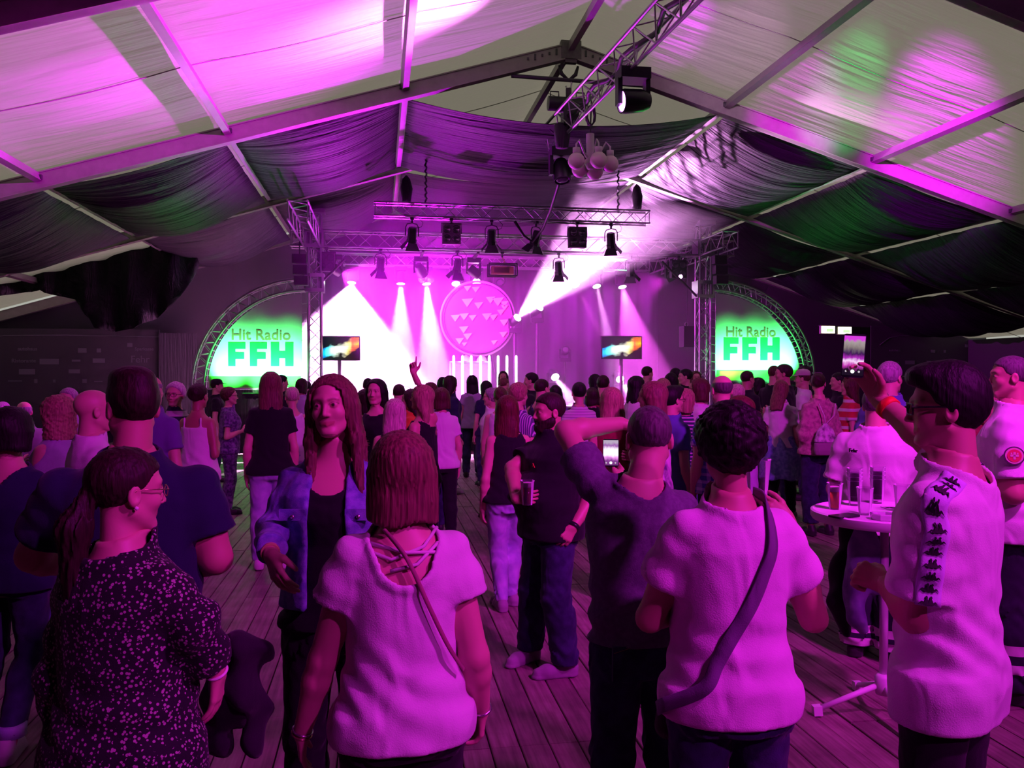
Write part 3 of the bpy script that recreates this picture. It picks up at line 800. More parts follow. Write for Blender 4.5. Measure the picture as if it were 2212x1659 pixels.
# moving heads standing on the stage floor
floorh = [
    (1196, 808, (1262, 905), 20.0, WHITE, 16000, 16, 'pointing a white shaft at the crowd'),
    (1336, 812, (1402, 915), 20.0, WHITE, 16000, 16, 'beside the rainbow LED screen pole'),
    (838, 762, (900, 905), 20.0, WHITE, 14000, 26, 'throwing a white shaft beside the raised hand'),
    (1112, 690, (1330, 480), 18.6, WHITE, 30000, 34, 'aimed up at the drapes by the peak'),
    (1160, 668, (1390, 430), 18.4, WHITE, 45000, 26, 'aimed up at the drapes beside the upper truss'),
]
for k, (x, y, tg, Y2, col, pw, ang, lb) in enumerate(floorh):
    l = atY(x, y, 22.0); target = atY(*tg, Y2)
    aim = target - l
    t, tip = moving_head((l.x, 22.0, l.z - 0.36), 'moving head lamp standing on the stage ' + lb, aim, emission('lens_white', (1, 0.85, 1), 30), hang=False)
    hgt = l.z - 0.36 - DZ
    if hgt > 0.05:
        put('stand', MB().tube([(0, 0, -hgt), (0, 0, 0)], 0.04, 8).lathe([(0.25, -hgt), (0.25, -hgt + 0.02), (0.04, -hgt + 0.05)], 16).mesh('stand'), M_BLACK, t)
    spot('beam', tip, target, col, pw, ang, 0.35, 0.05, t)
# an unlit one by the rainbow screen
c = atY(1220, 778, 22.2)
t, _ = moving_head((c.x, 22.2, c.z - 0.05), 'unlit moving head lamp on a slim stand in front of the purple backdrop', (0.0, -1, 0.3), M_LENS, hang=False, scale=0.9)
put('stand', MB().tube([(0, 0, -(c.z - 0.05 - DZ)), (0, 0, 0)], 0.03, 8).mesh('stand'), M_BLACK, t)
c = atY(1080, 612, 22.4)
moving_head((c.x, 22.6, ZT - 0.16), 'unlit moving head lamp on the rear truss at the edge of the round sign', (0.1, -1, -0.6), M_LENS)
# blinder pair
c = atY(921, 602, 22.4)
t = empty('blinder_lamp', (c.x, 22.5, c.z), label='small pair of round blinder lamps beside the round sign', cat='stage lamp')
for sx in (-1, 1): put('lamp_cell', MB().lathe([(0.11, 0.06), (0.11, 0.0), (0.08, 0.01), (0, 0.02)], 16, (sx * 0.115, 0, 0), Matrix.Rotation(R(90), 3, 'X')).mesh('lamp_cell', True), M_TRUSS, t)
put('bracket', MB().box((0, 0.08, 0.1), (0.3, 0.05, 0.3)).mesh('bracket'), M_BLACK, t)
# magenta wash from the side trusses onto haze and backdrop
for X, tg, pw in ((XL + 0.4, (4.0, 23.0, 2.4), 14000), (XR - 0.4, (3.0, 23.0, 2.6), 700), (2.3, (0.6, 20.5, 6.2), 9000), (1.0, (2.4, 22.9, 2.6), 4000)):
    t, tip = moving_head((X, 20.4, ZT - 0.2), 'wash lamp on a side truss throwing magenta over the stage' if X in (XL + 0.4, XR - 0.4) else 'wash lamp inside the stage roof throwing magenta', Vector(tg) - Vector((X, 20.4, ZT)), emission('lens_pink', (1, 0.3, 1), 30), group='magenta wash lamps in the stage roof')
    if X not in (XL + 0.4, XR - 0.4):
        put('hanger', MB().bar((0, 0, 0), (0, -1.0, 0.0), 0.06, 0.06).mesh('hanger'), M_BLACK, t)
    spot('beam', tip, tg, MAG, pw, 100, 0.8, 0.08, t)

# --- hanging loudspeaker
c = atY(1490, 727, 19.6)
t = empty('hanging_loudspeaker', (c.x, 19.7, c.z), label='black loudspeaker hanging on a wire beside the truss tower', cat='loudspeaker')
put('cabinet', MB().box((0, 0, 0), (0.36, 0.34, 0.52)).mesh('cabinet'), M_BLACK, t)
put('grille', MB().box((0, -0.175, 0), (0.33, 0.01, 0.48)).mesh('grille'), mat('speaker_grille', (0.03, 0.03, 0.03), 0.7, bump=(120, 0.8, 0.01)), t)
put('wire', MB().tube([(-0.05, 0, 0.26), (-0.02, 0, ZT - c.z - 0.1)], 0.008, 6).mesh('wire'), M_STEEL, t)
put('shackle', MB().tube([(-0.05 + 0.04 * math.cos(a), 0, 0.31 + 0.05 * math.sin(a)) for a in [k * R(30) for k in range(12)]], 0.01, 6, closed=True).mesh('shackle'), M_TRUSS, t)
# dark PA stack shapes up beside each tower
for xs, nm in ((648, 'dark line of lamps clamped on the outer end of the side truss'), (1548, 'dark lamp cluster behind the truss tower above the green arch')):
    c = atY(xs, 585, 18.9)
    t = empty('lamp_cluster', (c.x, 18.75, c.z), label=nm, cat='lamp cluster')
    for k in range(3):
        put('lamp_body', MB().box((0.02 * k, 0, 0.24 - 0.24 * k), (0.3, 0.22, 0.2)).mesh('lamp_body'), M_BLACK, t)
    put('hanger', MB().tube([(0, 0, 0.3), (0, 0.15, ZT - c.z)], 0.015, 6).mesh('hanger'), M_BLACK, t)

# --- longitudinal truss with hoist, globes and wash heads
tA, tB = Vector((3.02, 14.6, 6.02)), Vector((3.75, 3.0, 6.02))
truss('lighting_truss', tA, tB, 0.34, 'long triangular truss running overhead along the tent ridge', r=0.026, rb=0.011, tri=True)
put('truss_cable', MB().tube([tA + (tB - tA) * (k / 40) + Vector((0.08 * math.sin(k * 1.3) + 0.05, 0, 0.10 + 0.02 * math.cos(k * 2.1))) for k in range(41)], 0.035, 6).mesh('truss_cable', True), M_CABLE, label='thick black cable loom lying along the overhead truss', cat='cable')
# chain hoist
h0 = Vector((RX + 0.02, 13.5, RZ - 0.36)); h1 = Vector((3.12, 13.5, 6.55))
t = empty('chain_hoist', h1, label='black chain hoist hung on two slings below the tent peak', cat='chain hoist')
for sx in (-1, 1): put('sling', MB().tube([(sx * 0.16, 0, RZ - 0.4 - h1.z), (sx * 0.12, 0, 0.28), (0, 0, 0.18)], [0.02, 0.035, 0.02], 8).mesh('sling', True), M_BLACK, t)
put('hook', MB().tube([(0, 0, 0.2), (0.05, 0, 0.14), (0.04, 0, 0.06), (-0.02, 0, 0.03), (-0.05, 0, 0.08)], 0.016, 6).mesh('hook', True), M_TRUSS, t)
put('swivel', MB().lathe([(0.05, -0.12), (0.05, 0.04)], 12).mesh('swivel'), M_BLACK, t)
put('motor', autosmooth(MB().lathe([(0, -0.36), (0.12, -0.35), (0.12, 0.24), (0.1, 0.28), (0, 0.28)], 14, (0, 0, -0.22), Matrix.Rotation(R(90), 3, 'Y')).mesh('motor')), M_BLACKG, t)
put('gear_case', MB().box((0.02, 0, -0.40), (0.26, 0.24, 0.36)).mesh('gear_case'), M_BLACKG, t)
for sx in (-0.24, 0.2): put('handle', MB().tube([(sx - 0.07, 0, -0.1), (sx - 0.07, 0, -0.02), (sx + 0.07, 0, -0.02), (sx + 0.07, 0, -0.1)], 0.012, 6).mesh('handle'), M_STEEL, t)
put('chain_bag', MB().lathe([(0, -0.95), (0.11, -0.93), (0.14, -0.7), (0.13, -0.55)], 12, (-0.1, 0.05, 0)).mesh('chain_bag', True), M_SKIRT, t)
# globe chandelier
g0 = P(1275, 295, 13.3)
t = empty('globe_chandelier', g0, label='chandelier of six pale globe lamps hanging under the overhead truss', cat='chandelier')
M_GLOBE = mat('opal_globe', (0.82, 0.72, 0.66), 0.45); M_CHW = mat('white_chandelier_metal', (0.7, 0.62, 0.66), 0.4)
put('stem', autosmooth(MB().lathe([(0, 0.05), (0.065, 0.04), (0.065, -0.42), (0.09, -0.44), (0.05, -0.52), (0, -0.54)], 16).mesh('stem')), M_CHW, t)
put('suspension', MB().tube([(0, 0, 0.04), (0.02, 0, 0.62)], 0.012, 6).mesh('suspension'), M_CABLE, t)
ME_GLOBE = smooth(MB().lathe([(0.0, -0.135)] + [(0.135 * math.cos(R(a)), 0.135 * math.sin(R(a))) for a in range(-75, 76, 15)] + [(0, 0.135)], 20).mesh('globe'))
gl = [(1245, 348), (1253, 366), (1276, 358), (1293, 346), (1318, 354), (1285, 371)]
for k, (x, y) in enumerate(gl):
    a = R(60 * k + 100); rr = 0.27
    c = P(x, y, 13.3 + (0.22 if k in (1, 2, 5) else -0.2 if k in (0, 3) else 0)) - g0
    put('globe', ME_GLOBE, M_GLOBE, t, loc=c)
    put('globe_cap', MB().lathe([(0.06, 0.115), (0.06, 0.21), (0, 0.22)], 12, c).mesh('globe_cap', True), M_CHW, t)
    put('arm', MB().tube([(0, 0, -0.38), tuple(c * 0.45 + Vector((0, 0, -0.08))), tuple(c * 0.8 + Vector((0, 0, 0.26))), tuple(c + Vector((0, 0, 0.27))), tuple(c + Vector((0, 0, 0.2)))], 0.016, 6).mesh('arm', True), M_CHW, t)
# coil of cable above the chandelier and the loom dropping to the upper truss
cc = P(1276, 250, 13.3)
put('cable_coil', MB().tube([cc + Vector((0.07 * math.cos(k * 0.7), 0.05 * math.sin(k * 0.9), 0.16 * math.sin(k * 0.7))) for k in range(40)], 0.014, 5).mesh('cable_coil', True), M_CABLE, label='black cable coil tied under the overhead truss', cat='cable')
pts = [(1213, 300, 14.6), (1212, 345, 14.7), (1206, 400, 15.2), (1190, 452, 16.2), (1172, 495, 17.0), (1150, 522, 17.3), (1132, 510, 17.2), (1112, 478, 17.15)]
put('cable_loom', MB().tube([P(*q) for q in pts], 0.03, 8).mesh('cable_loom', True), M_CABLE, label='black cable loom dropping from the overhead truss end to the upper truss', cat='cable')
for k, (x, tx) in enumerate(((920, 915), (1335, 1330))):
    p = atY(x, 450, 17.2); p.z = uZ + 0.1
    t = empty('hoist_chain', p, label='suspension chain above the upper truss ' + ('in the magenta haze' if k == 0 else 'beside the bright white drapes'), cat='chain')
    top = roofz(p.x) - 0.45 - p.z
    put('chain', MB().tube([(0.02 * math.sin(i * 2.0), 0.02 * math.cos(i * 2.0), top * i / 24) for i in range(25)], 0.022, 5).mesh('chain'), M_STEEL, t)
    put('chain_bag', MB().lathe([(0, 0.05), (0.1, 0.08), (0.13, 0.35), (0.08, 0.55), (0.02, 0.62)], 10, (0.42 if k else -0.4, 0, 0.0)).mesh('chain_bag', True), M_SKIRT, t)
# wash heads on the overhead truss
def wash_head(x, y, d, aim, label, lens, sc=1.0):
    loc = P(x, y, d)
    return moving_head(loc, label, aim, lens, scale=sc, name='wash_head_lamp')
M_LENSV = emission('violet_led_lens', (0.75, 0.22, 1.0), 9.0)
t, tipA = wash_head(1367, 152, 11.0, (-1.0, -0.12, -0.12), 'wash head lamp with glowing violet lens under the overhead truss', M_LENSV, 1.2)
t2, tipB = wash_head(1213, 322, 14.55, (0.05, -0.3, -1), 'black wash head lamp hanging at the end of the overhead truss', M_LENS, 1.2)

# ================================================================== LIGHT ON ROOF AND CROWD (lamps of the overhead truss)
# the violet wash head sweeps the roof sheet beside it
def roofpt(x, y):
    r_ = ray(x, y); best = None
    for sg in (-1, 1):
        # z = RZ - SL * sg * (X - RX)
        t_ = (RZ + SL * sg * RX - CAMH) / (r_[2] + SL * sg * r_[0])
        q = Vector(_c0 + r_ * t_)
        if t_ > 0 and (q.x - RX) * sg >= 0: best = q
    return best
spot('roof_wash', tipA, (-2.6, 10.3, 5.75), (0.92, 0.0, 1.0), 16000, 84, 0.9, 0.1, t)
spot('roof_wash', tipA, roofpt(890, 40), (1.0, 0.25, 1.0), 20000, 40, 1.0, 0.1, t)
spot('roof_wash', tipA, roofpt(250, 190), (0.8, 0.0, 1.0), 20000, 22, 0.9, 0.1, t)
spot('roof_wash', tipA, atY(1660, 290, 14.6), (0.22, 0.0, 1.0), 6000, 26, 1.0, 0.1, t)
# floor wash added at the stage edge, standing in for stage glow on the drapes
tf, tip = moving_head((0.6, 19.75, DZ), 'added wash lamp on the stage edge tinting the drapes violet', (0, -0.75, 0.9), emission('lens_pink', (1, 0.3, 1), 30), hang=False)
spot('added_drape_wash', tip, (0.3, 15.2, 6.2), (0.75, 0.0, 1.0), 7000, 80, 1.0, 0.1, tf)
# further wash heads on the overhead truss: their light falls on the other roof sheet
HEADS = [((3.50, 6.5), (1476, 66), (0.80, 0.0, 1.0), 6000, 9), ((3.53, 6.05), (1570, 150), (1.0, 0.45, 1.0), 5000, 17), ((3.56, 5.6), (1700, 285), (0.9, 0.0, 1.0), 15000, 13), ((3.59, 5.15), (2020, 345), (0.85, 0.0, 1.0), 22000, 16), ((3.62, 4.7), (1815, 205), (0.06, 1.0, 0.22), 8000, 10)]
for (hx, hy), tp_, col, pw, ang in HEADS:
    tg = roofpt(*tp_)
    th, tip = moving_head((hx, hy, 5.80), 'wash head lamp on the overhead truss above the crowd', tg - Vector((hx, hy, 5.5)), M_LENSV, scale=1.1, name='wash_head_lamp', group='wash heads above the crowd')
    spot('roof_wash', tip, tg, col, pw, ang, 0.9, 0.1, th)
tB2 = Vector((3.75, 3.0, 6.02)); tC2 = Vector((4.0, -5.5, 6.02))
truss('lighting_truss', tB2, tC2, 0.34, 'rear half of the overhead truss, behind the crowd', r=0.026, rb=0.011, tri=True)
for (hx, hy), tg, col, pw, ang in (((3.86, -0.6), (-0.6, 4.2, 1.0), MAG, 950, 70), ((3.80, 1.0), (3.4, 7.5, 0.9), MAG, 1500, 80), ((3.95, -3.8), (1.5, 4.0, 1.2), MAG, 700, 70)):
    th, tip = moving_head((hx, hy, 5.80), 'wash head lamp on the rear overhead truss lighting the crowd magenta', Vector(tg) - Vector((hx, hy, 5.5)), emission('lens_pink', (1, 0.3, 1), 30), scale=1.25, name='wash_head_lamp', group='wash heads behind the crowd')
    spot('crowd_wash', tip, tg, col, pw, ang, 0.9, 0.15, th)

# --- haze over the stage
def haze_mat():
    m = bpy.data.materials.new('stage_haze'); m.use_nodes = True; nt = m.node_tree; nt.nodes.clear()
    o = nt.nodes.new('ShaderNodeOutputMaterial'); v = nt.nodes.new('ShaderNodeVolumeScatter')
    v.inputs['Color'].default_value = (1, 1, 1, 1); v.inputs['Density'].default_value = 0.05; v.inputs['Anisotropy'].default_value = 0.2
    nt.links.new(v.outputs[0], o.inputs['Volume'])
    return m
hz = put('stage_haze', MB().prism([(XL - 1.4, 1.0), (XR + 1.4, 1.0), (XR + 1.4, roofz(XR + 1.4) - 0.75), (RX + 1.2, roofz(RX + 1.2) - 0.95), (RX - 1.2, roofz(RX - 1.2) - 0.95), (XL - 1.4, roofz(XL - 1.4) - 0.75)], 17.0, 23.0).mesh('stage_haze'), haze_mat(), label='thin stage fog hanging under the truss rig', cat='haze', kind='stuff')

# --- exit signs, banners with sponsor marks
M_EXIT = emission('exit_sign_face', (0.95, 1.0, 0.62), 3.2)
c = atY(1790, 712, 23.3)
t = empty('exit_sign', (c.x, 23.3, c.z), label='pair of pale lit exit sign boxes on the dark wall', cat='exit sign')
for k, (x, y) in enumerate(((1789, 712), (1825, 714))):
    q = atY(x, y, 23.3) - c
    put('housing', MB().box((q.x, 0.06, q.z), (0.47, 0.1, 0.24)).mesh('housing'), mat('exit_housing', (0.5, 0.5, 0.45), 0.5), t)
    put('lit_face', MB().box((q.x, 0.0, q.z), (0.43, 0.02, 0.21)).mesh('lit_face'), M_EXIT, t)
    put('pictogram', MB().box((q.x + 0.05, -0.012, q.z - 0.02), (0.22, 0.004, 0.09)).mesh('pictogram'), emission('exit_green', (0.45, 0.95, 0.35), 1.6), t)
put('bracket', MB().box((0.25, 0.15, 0.13), (0.9, 0.2, 0.03)).mesh('bracket'), M_STEEL, t)
M_SPON = mat('dark_banner_vinyl', (0.035, 0.03, 0.04), 0.6)
M_LOGO = mat('pale_logo_print', (0.13, 0.13, 0.15), 0.6)
def sponsor(x0, x1, ytop, ybot, label, marks, texts):
    a, b_ = atY(x0, ybot, 23.2), atY(x1, ytop, 23.2)
    t = empty('sponsor_banner', ((a.x + b_.x) / 2, 23.2, 0), label=label, cat='banner')
    cx = (a.x + b_.x) / 2
    put('cloth', MB().box((0, 0, (b_.z + 0.3) / 2), (b_.x - a.x, 0.03, b_.z - 0.3)).mesh('cloth'), M_SPON, t)
    arcp = [(x0 + 20, 745), (x0 + 40, 730), (x0 + 70, 725), ((x0 + x1) / 2, 724), (x1, 728)]
    put('curved_line', MB().tube([tuple(atY(*q, 23.2) - Vector((cx, 23.22, 0))) for q in arcp], 0.012, 5).mesh('curved_line'), M_LOGO, t)
    for x, y, w, h in marks:
        c = atY(x, y, 23.2); s = 23 / 1780
        put('logo', MB().box((c.x - cx, -0.02, c.z), (w * s, 0.01, h * s)).mesh('logo'), M_LOGO, t)
    for x, y, body, size in texts:
        c = atY(x, y, 23.2)
        put('lettering', text_mesh(body, size, 0.002), M_LOGO, t, loc=(c.x - cx, -0.02, c.z), rot=(R(90), 0, 0))
base_marks = [(107, 781, 36, 11), (59, 803, 30, 11), (161, 802, 21, 8), (214, 779, 23, 9), (281, 745, 10, 8), (178, 757, 16, 9), (214, 757, 8, 8), (33, 823, 26, 2), (78, 823, 6, 8), (118, 823, 5, 6), (183, 823, 8, 8), (213, 824, 16, 2), (165, 779, 16, 4)]
base_texts = [(303, 783, 'Fehr', 0.26), (60, 757, 'autohaus', 0.13), (52, 783, 'Ristorante', 0.14), (312, 757, 'Sparkasse', 0.12), (265, 803, 'GUTEN', 0.12)]
sponsor(-60, 345, 712, 905, 'dark sponsor banner with faint logos under the bare white roof', base_marks, base_texts)
sponsor(1880, 2130, 706, 905, 'dark sponsor banner with faint logos beside the exit signs', [(1890 + x * 0.7, y + 2, w * 0.7, h * 0.8) for x, y, w, h in base_marks], [(1890 + x * 0.7, y + 2, b_, s * 0.8) for x, y, b_, s in base_texts])
put('side_panel', MB().box((atY(382, 800, 23.0).x, 23.1, 1.45), (0.95, 0.04, 2.9)).mesh('side_panel'), M_SKIRT, label='plain dark cloth panel between sponsor banner and green arch', cat='panel')
# ================================================================== PEOPLE: distance-field bodies turned into meshes
f4 = np.float32
def A3(*v): return np.array(v, f4)
def nrm(v):
    v = np.asarray(v, f4); return v / max(1e-9, float(np.linalg.norm(v)))
def rc(p, a, b, r1, r2):
    a = np.asarray(a, f4); ba = np.asarray(b, f4) - a
    pa = p - a
    h = np.clip((pa @ ba) / max(1e-9, float(ba @ ba)), 0, 1)
    q = pa - h[:, None] * ba
    return np.sqrt((q * q).sum(1)) - (r1 + (r2 - r1) * h)
def ell(p, c, r):
    q = (p - np.asarray(c, f4)); r = np.asarray(r, f4)
    k0 = np.sqrt(((q / r) ** 2).sum(1)); k1 = np.sqrt(((q / (r * r)) ** 2).sum(1))
    return k0 * (k0 - 1) / np.maximum(k1, 1e-6)
def smin(a, b, k):
    h = np.clip(0.5 + 0.5 * (b - a) / k, 0, 1)
    return b + (a - b) * h - k * h * (1 - h)
def smax(a, b, k): return -smin(-a, -b, k)
def loft(p, prof, off=0.0, ex=2.4, lean=(0, 0), z0=0.0):
    """stack of ellipses: prof rows (z, half width, half depth, y centre)"""
    pr = np.asarray(prof, f4)
    z = p[:, 2]
    a = np.interp(z, pr[:, 0], pr[:, 1]) + off; b = np.interp(z, pr[:, 0], pr[:, 2]) + off; yc = np.interp(z, pr[:, 0], pr[:, 3])
    x = p[:, 0] - lean[0] * (z - z0); y = p[:, 1] - yc - lean[1] * (z - z0)
    k = (np.abs(x / a) ** ex + np.abs(y / b) ** ex) ** (1 / ex)
    d = (k - 1) * np.minimum(a, b) * 0.92
    return np.maximum(d, np.maximum(pr[0, 0] - z, z - pr[-1, 0])).astype(f4)

def polygonize(f, lo, hi, res, coarse=3):
    lo = np.asarray(lo, f4); hi = np.asarray(hi, f4)
    n = np.ceil((hi - lo) / (res * coarse)).astype(int) + 1
    C = res * coarse
    gx = [lo[i] + C * np.arange(n[i], dtype=f4) for i in range(3)]
    pts = np.stack(np.meshgrid(*gx, indexing='ij'), -1).reshape(-1, 3)
    D = f(pts).reshape(n).astype(f4)
    nf = (n - 1) * coarse + 1
    # fine points lying near the surface are evaluated, the rest keep the coarse sign
    idx = [np.minimum((np.arange(nf[i]) + coarse // 2) // coarse, n[i] - 1) for i in range(3)]
    Fd = D[np.ix_(*idx)]
    act = np.abs(Fd) < C * 1.75
    ii = np.argwhere(act)
    fp = lo + ii.astype(f4) * f4(res)
    Fd = Fd.copy()
    vals = np.empty(len(fp), f4)
    for s in range(0, len(fp), 400000): vals[s:s + 400000] = f(fp[s:s + 400000])
    Fd[ii[:, 0], ii[:, 1], ii[:, 2]] = vals
    # close the box
    for ax in range(3):
        sl = [slice(None)] * 3
        for e_ in (0, -1):
            sl[ax] = e_; Fd[tuple(sl)] = np.maximum(Fd[tuple(sl)], f4(1e-4))
    ins = Fd < 0
    c0 = ins[:-1, :-1, :-1]; cnt = np.zeros(c0.shape, np.int8)
    offs = [(i, j, k) for i in (0, 1) for j in (0, 1) for k in (0, 1)]
    X, Y, Z = c0.shape
    for i, j, k in offs: cnt += ins[i:i + X, j:j + Y, k:k + Z]
    cells = np.argwhere((cnt > 0) & (cnt < 8))
    if len(cells) == 0: return np.zeros((0, 3), f4), np.zeros((0, 4), int)
    vals = np.stack([Fd[cells[:, 0] + i, cells[:, 1] + j, cells[:, 2] + k] for i, j, k in offs], 1)
    O = np.array(offs, f4)
    acc = np.zeros((len(cells), 3), f4); num = np.zeros(len(cells), f4)
    for a in range(8):
        for b in range(a + 1, 8):
            if abs(O[a] - O[b]).sum() != 1: continue
            va, vb = vals[:, a], vals[:, b]
            m = (va < 0) != (vb < 0)
            t = np.where(m, va / np.where(m, va - vb, 1), 0)
            acc += np.where(m[:, None], O[a] + t[:, None] * (O[b] - O[a]), 0); num += m
    V = lo + (cells + acc / num[:, None]) * f4(res)
    idm = -np.ones(c0.shape, np.int32); idm[cells[:, 0], cells[:, 1], cells[:, 2]] = np.arange(len(cells))
    quads = []
    for ax in range(3):
        u, v = (ax + 1) % 3, (ax + 2) % 3
        sl0 = [slice(1, -1)] * 3; sl1 = [slice(1, -1)] * 3
        sl0[ax] = slice(0, -1); sl1[ax] = slice(1, None)
        s0, s1 = ins[tuple(sl0)], ins[tuple(sl1)]
        e_ = np.argwhere(s0 != s1)
        if len(e_) == 0: continue
        flip = s0[e_[:, 0], e_[:, 1], e_[:, 2]]
        base = e_ + 1; base[:, ax] -= 1
        def cid(du, dv):
            q = base.copy(); q[:, u] -= du; q[:, v] -= dv
            return idm[q[:, 0], q[:, 1], q[:, 2]]
        q = np.stack([cid(1, 1), cid(0, 1), cid(0, 0), cid(1, 0)], 1)
        q[~flip] = q[~flip][:, ::-1]
        quads.append(q)
    Q = np.concatenate(quads)
    Q = Q[(Q >= 0).all(1)]
    return V, Q
def to_mesh(name, parts, cols=None):
    """parts: list of (V, Q); one mesh"""
    vs, qs, n = [], [], 0
    for V, Q in parts:
        vs.append(V); qs.append(Q + n); n += len(V)
    V = np.concatenate(vs).astype(f4); Q = np.concatenate(qs).astype(np.int32)
    me = bpy.data.meshes.new(name)
    me.vertices.add(len(V)); me.vertices.foreach_set('co', V.ravel())
    me.loops.add(Q.size); me.loops.foreach_set('vertex_index', Q.ravel())
    me.polygons.add(len(Q)); me.polygons.foreach_set('loop_start', np.arange(0, Q.size, 4, dtype=np.int32))
    me.update(calc_edges=True)
    smooth(me)
    if cols is not None:
        at = me.color_attributes.new('tint', 'FLOAT_COLOR', 'POINT')
        at.data.foreach_set('color', cols.astype(f4).ravel())
    return me

# ------------------------------------------------------------------ anatomy
class Body:
    def __init__(s, H=1.72, sex='m', w=1.0, d=1.0, belly=0.0, bust=None, hips=1.0, lean=(0, 0), arms=None, legs=None, head=(0, 0, 0), hs=None, headshift=(0, 0, 0), armr=1.0, shw=1.0, headz=0.0):
        s.H, s.sex = H, sex
        m = sex == 'm'
        k = H / 1.72
        s.k = k
        s.hs = hs or (1.0 if m else 0.95) * (0.94 + 0.06 * k)
        s.lean, s.z0 = lean, 0.52 * H
        bust = bust if bust is not None else (0.0 if m else 1.0)
        sh = (0.160 if m else 0.142) * k * shw
        s.sh = sh
        zt = 0.825 * H
        hw = (0.158 if m else 0.168) * hips
        rows = [(0.455, hw * 0.92, 0.105, -0.01), (0.50, hw, 0.118, -0.012), (0.54, hw * 0.985, 0.115, -0.008), (0.58, (0.155 if m else 0.148), 0.105 + 0.03 * belly, 0.01 * belly),
                (0.625, (0.148 if m else 0.128) + 0.012 * belly, 0.102 + 0.045 * belly, 0.002 + 0.03 * belly), (0.67, (0.158 if m else 0.136), 0.108 + 0.03 * belly, 0.002 + 0.015 * belly),
                (0.72, (0.175 if m else 0.150), 0.115 + 0.016 * bust, 0.004 + 0.014 * bust), (0.765, (0.182 if m else 0.155), 0.112 + 0.008 * bust, 0.0 + 0.006 * bust),
                (0.795, (0.166 if m else 0.142), 0.094, -0.008), (0.815, (0.128 if m else 0.110), 0.078, -0.014), (0.835, (0.090 if m else 0.070), 0.064, -0.014), (0.853, (0.064 if m else 0.050), 0.054, -0.010), (0.868, 0.045, 0.05, -0.006)]
        s.prof = [(z * H, a * w * k, b * d * k, y * k) for z, a, b, y in rows]
        s.neck0 = A3(lean[0] * (0.82 * H - s.z0), -0.018 * k + lean[1] * (0.82 * H - s.z0), 0.82 * H)
        # head frame
        yaw, pit, rol = head
        s.hc = A3(lean[0] * (0.935 * H - s.z0) + headshift[0], 0.012 * k + lean[1] * (0.935 * H - s.z0) + headshift[1], H - 0.117 * s.hs + headshift[2])
        cy, sy = math.cos(R(yaw)), math.sin(R(yaw)); cp, sp = math.cos(R(pit)), math.sin(R(pit)); cr_, sr_ = math.cos(R(rol)), math.sin(R(rol))
        Rz = np.array([[cy, -sy, 0], [sy, cy, 0], [0, 0, 1]]); Rx = np.array([[1, 0, 0], [0, cp, -sp], [0, sp, cp]]); Ry = np.array([[cr_, 0, sr_], [0, 1, 0], [-sr_, 0, cr_]])
        s.hR = (Rz @ Rx @ Ry).astype(f4)
        # arms: shoulder, elbow, wrist, finger direction, palm normal, curl
        s.arm = {}
        for sd, sg in (('L', -1), ('R', 1)):
            S = A3(sg * sh + lean[0] * (0.8 * H - s.z0), -0.012 + lean[1] * (0.8 * H - s.z0), 0.788 * H)
            a = (arms or {}).get(sd, 'down')
            ua, fa = 0.178 * H, 0.152 * H
            if a == 'down':
                E = S + A3(sg * 0.055, -0.02, -0.99 * ua); Wr = E + A3(sg * 0.01, 0.06, -0.97 * fa); a = dict(E=E, W=Wr, f=A3(-sg * 0.05, 0.18, -1), n=A3(-sg, 0.1, 0), curl=28)
            elif a == 'bent':
                E = S + A3(sg * 0.06, -0.03, -0.97 * ua); Wr = E + A3(-sg * 0.10, 0.8 * fa, 0.30 * fa); a = dict(E=E, W=Wr, f=A3(-sg * 0.6, 0.8, 0.25), n=A3(-sg * 0.7, -0.4, 0), curl=50)
            elif a == 'hold':
                E = S + A3(sg * 0.05, 0.02, -0.95 * ua); Wr = E + A3(-sg * 0.05, 0.65 * fa, 0.70 * fa); a = dict(E=E, W=Wr, f=A3(-sg * 0.7, 0.7, 0.25), n=A3(-sg * 0.7, -0.3, 0), curl=55)
            elif a == 'up':
                E = S + A3(sg * 0.06, 0.06, 0.93 * ua); Wr = E + A3(-sg * 0.05, 0.05, 0.97 * fa); a = dict(E=E, W=Wr, f=A3(0, 0.1, 1), n=A3(-sg, 0.4, 0), curl=[5, 5, 70, 75])
            elif a == 'hip':
                E = S + A3(sg * 0.19, -0.10, -0.80 * ua); Wr = E + A3(-sg * 0.13, 0.10, -0.78 * fa); a = dict(E=E, W=Wr, f=A3(-sg * 0.3, 0.5, -0.6), n=A3(-sg, 0, 0), curl=25)
            a = dict(a); a['S'] = np.asarray(a.get('S', S), f4)
            for q in ('E', 'W', 'f', 'n'): a[q] = np.asarray(a[q], f4)
            s.arm[sd] = a
        s.ar = (0.048 if m else 0.042) * k * armr; s.er = (0.040 if m else 0.034) * k * armr; s.wr = (0.028 if m else 0.024) * k * (0.5 + 0.5 * armr)
        # legs
        s.leg = {}
        for sd, sg in (('L', -1), ('R', 1)):
            lg = (legs or {}).get(sd)
            hip = A3(sg * 0.088 * k * hips, -0.005, 0.50 * H)
            if lg is None: lg = (A3(sg * 0.10 * k, 0.015, 0.28 * H), A3(sg * 0.105 * k, -0.03, 0.05 * H), 0.0)
            kn, an, toe = lg
            s.leg[sd] = (hip, np.asarray(kn, f4), np.asarray(an, f4), toe)
        s.thr = (0.088 if m else 0.090) * k * hips * (0.5 + 0.5 * w); s.knr = 0.058 * k; s.anr = 0.040 * k
    # ---- distance fields
    def headlocal(s, p): return ((p - s.hc) @ s.hR) / f4(s.hs)
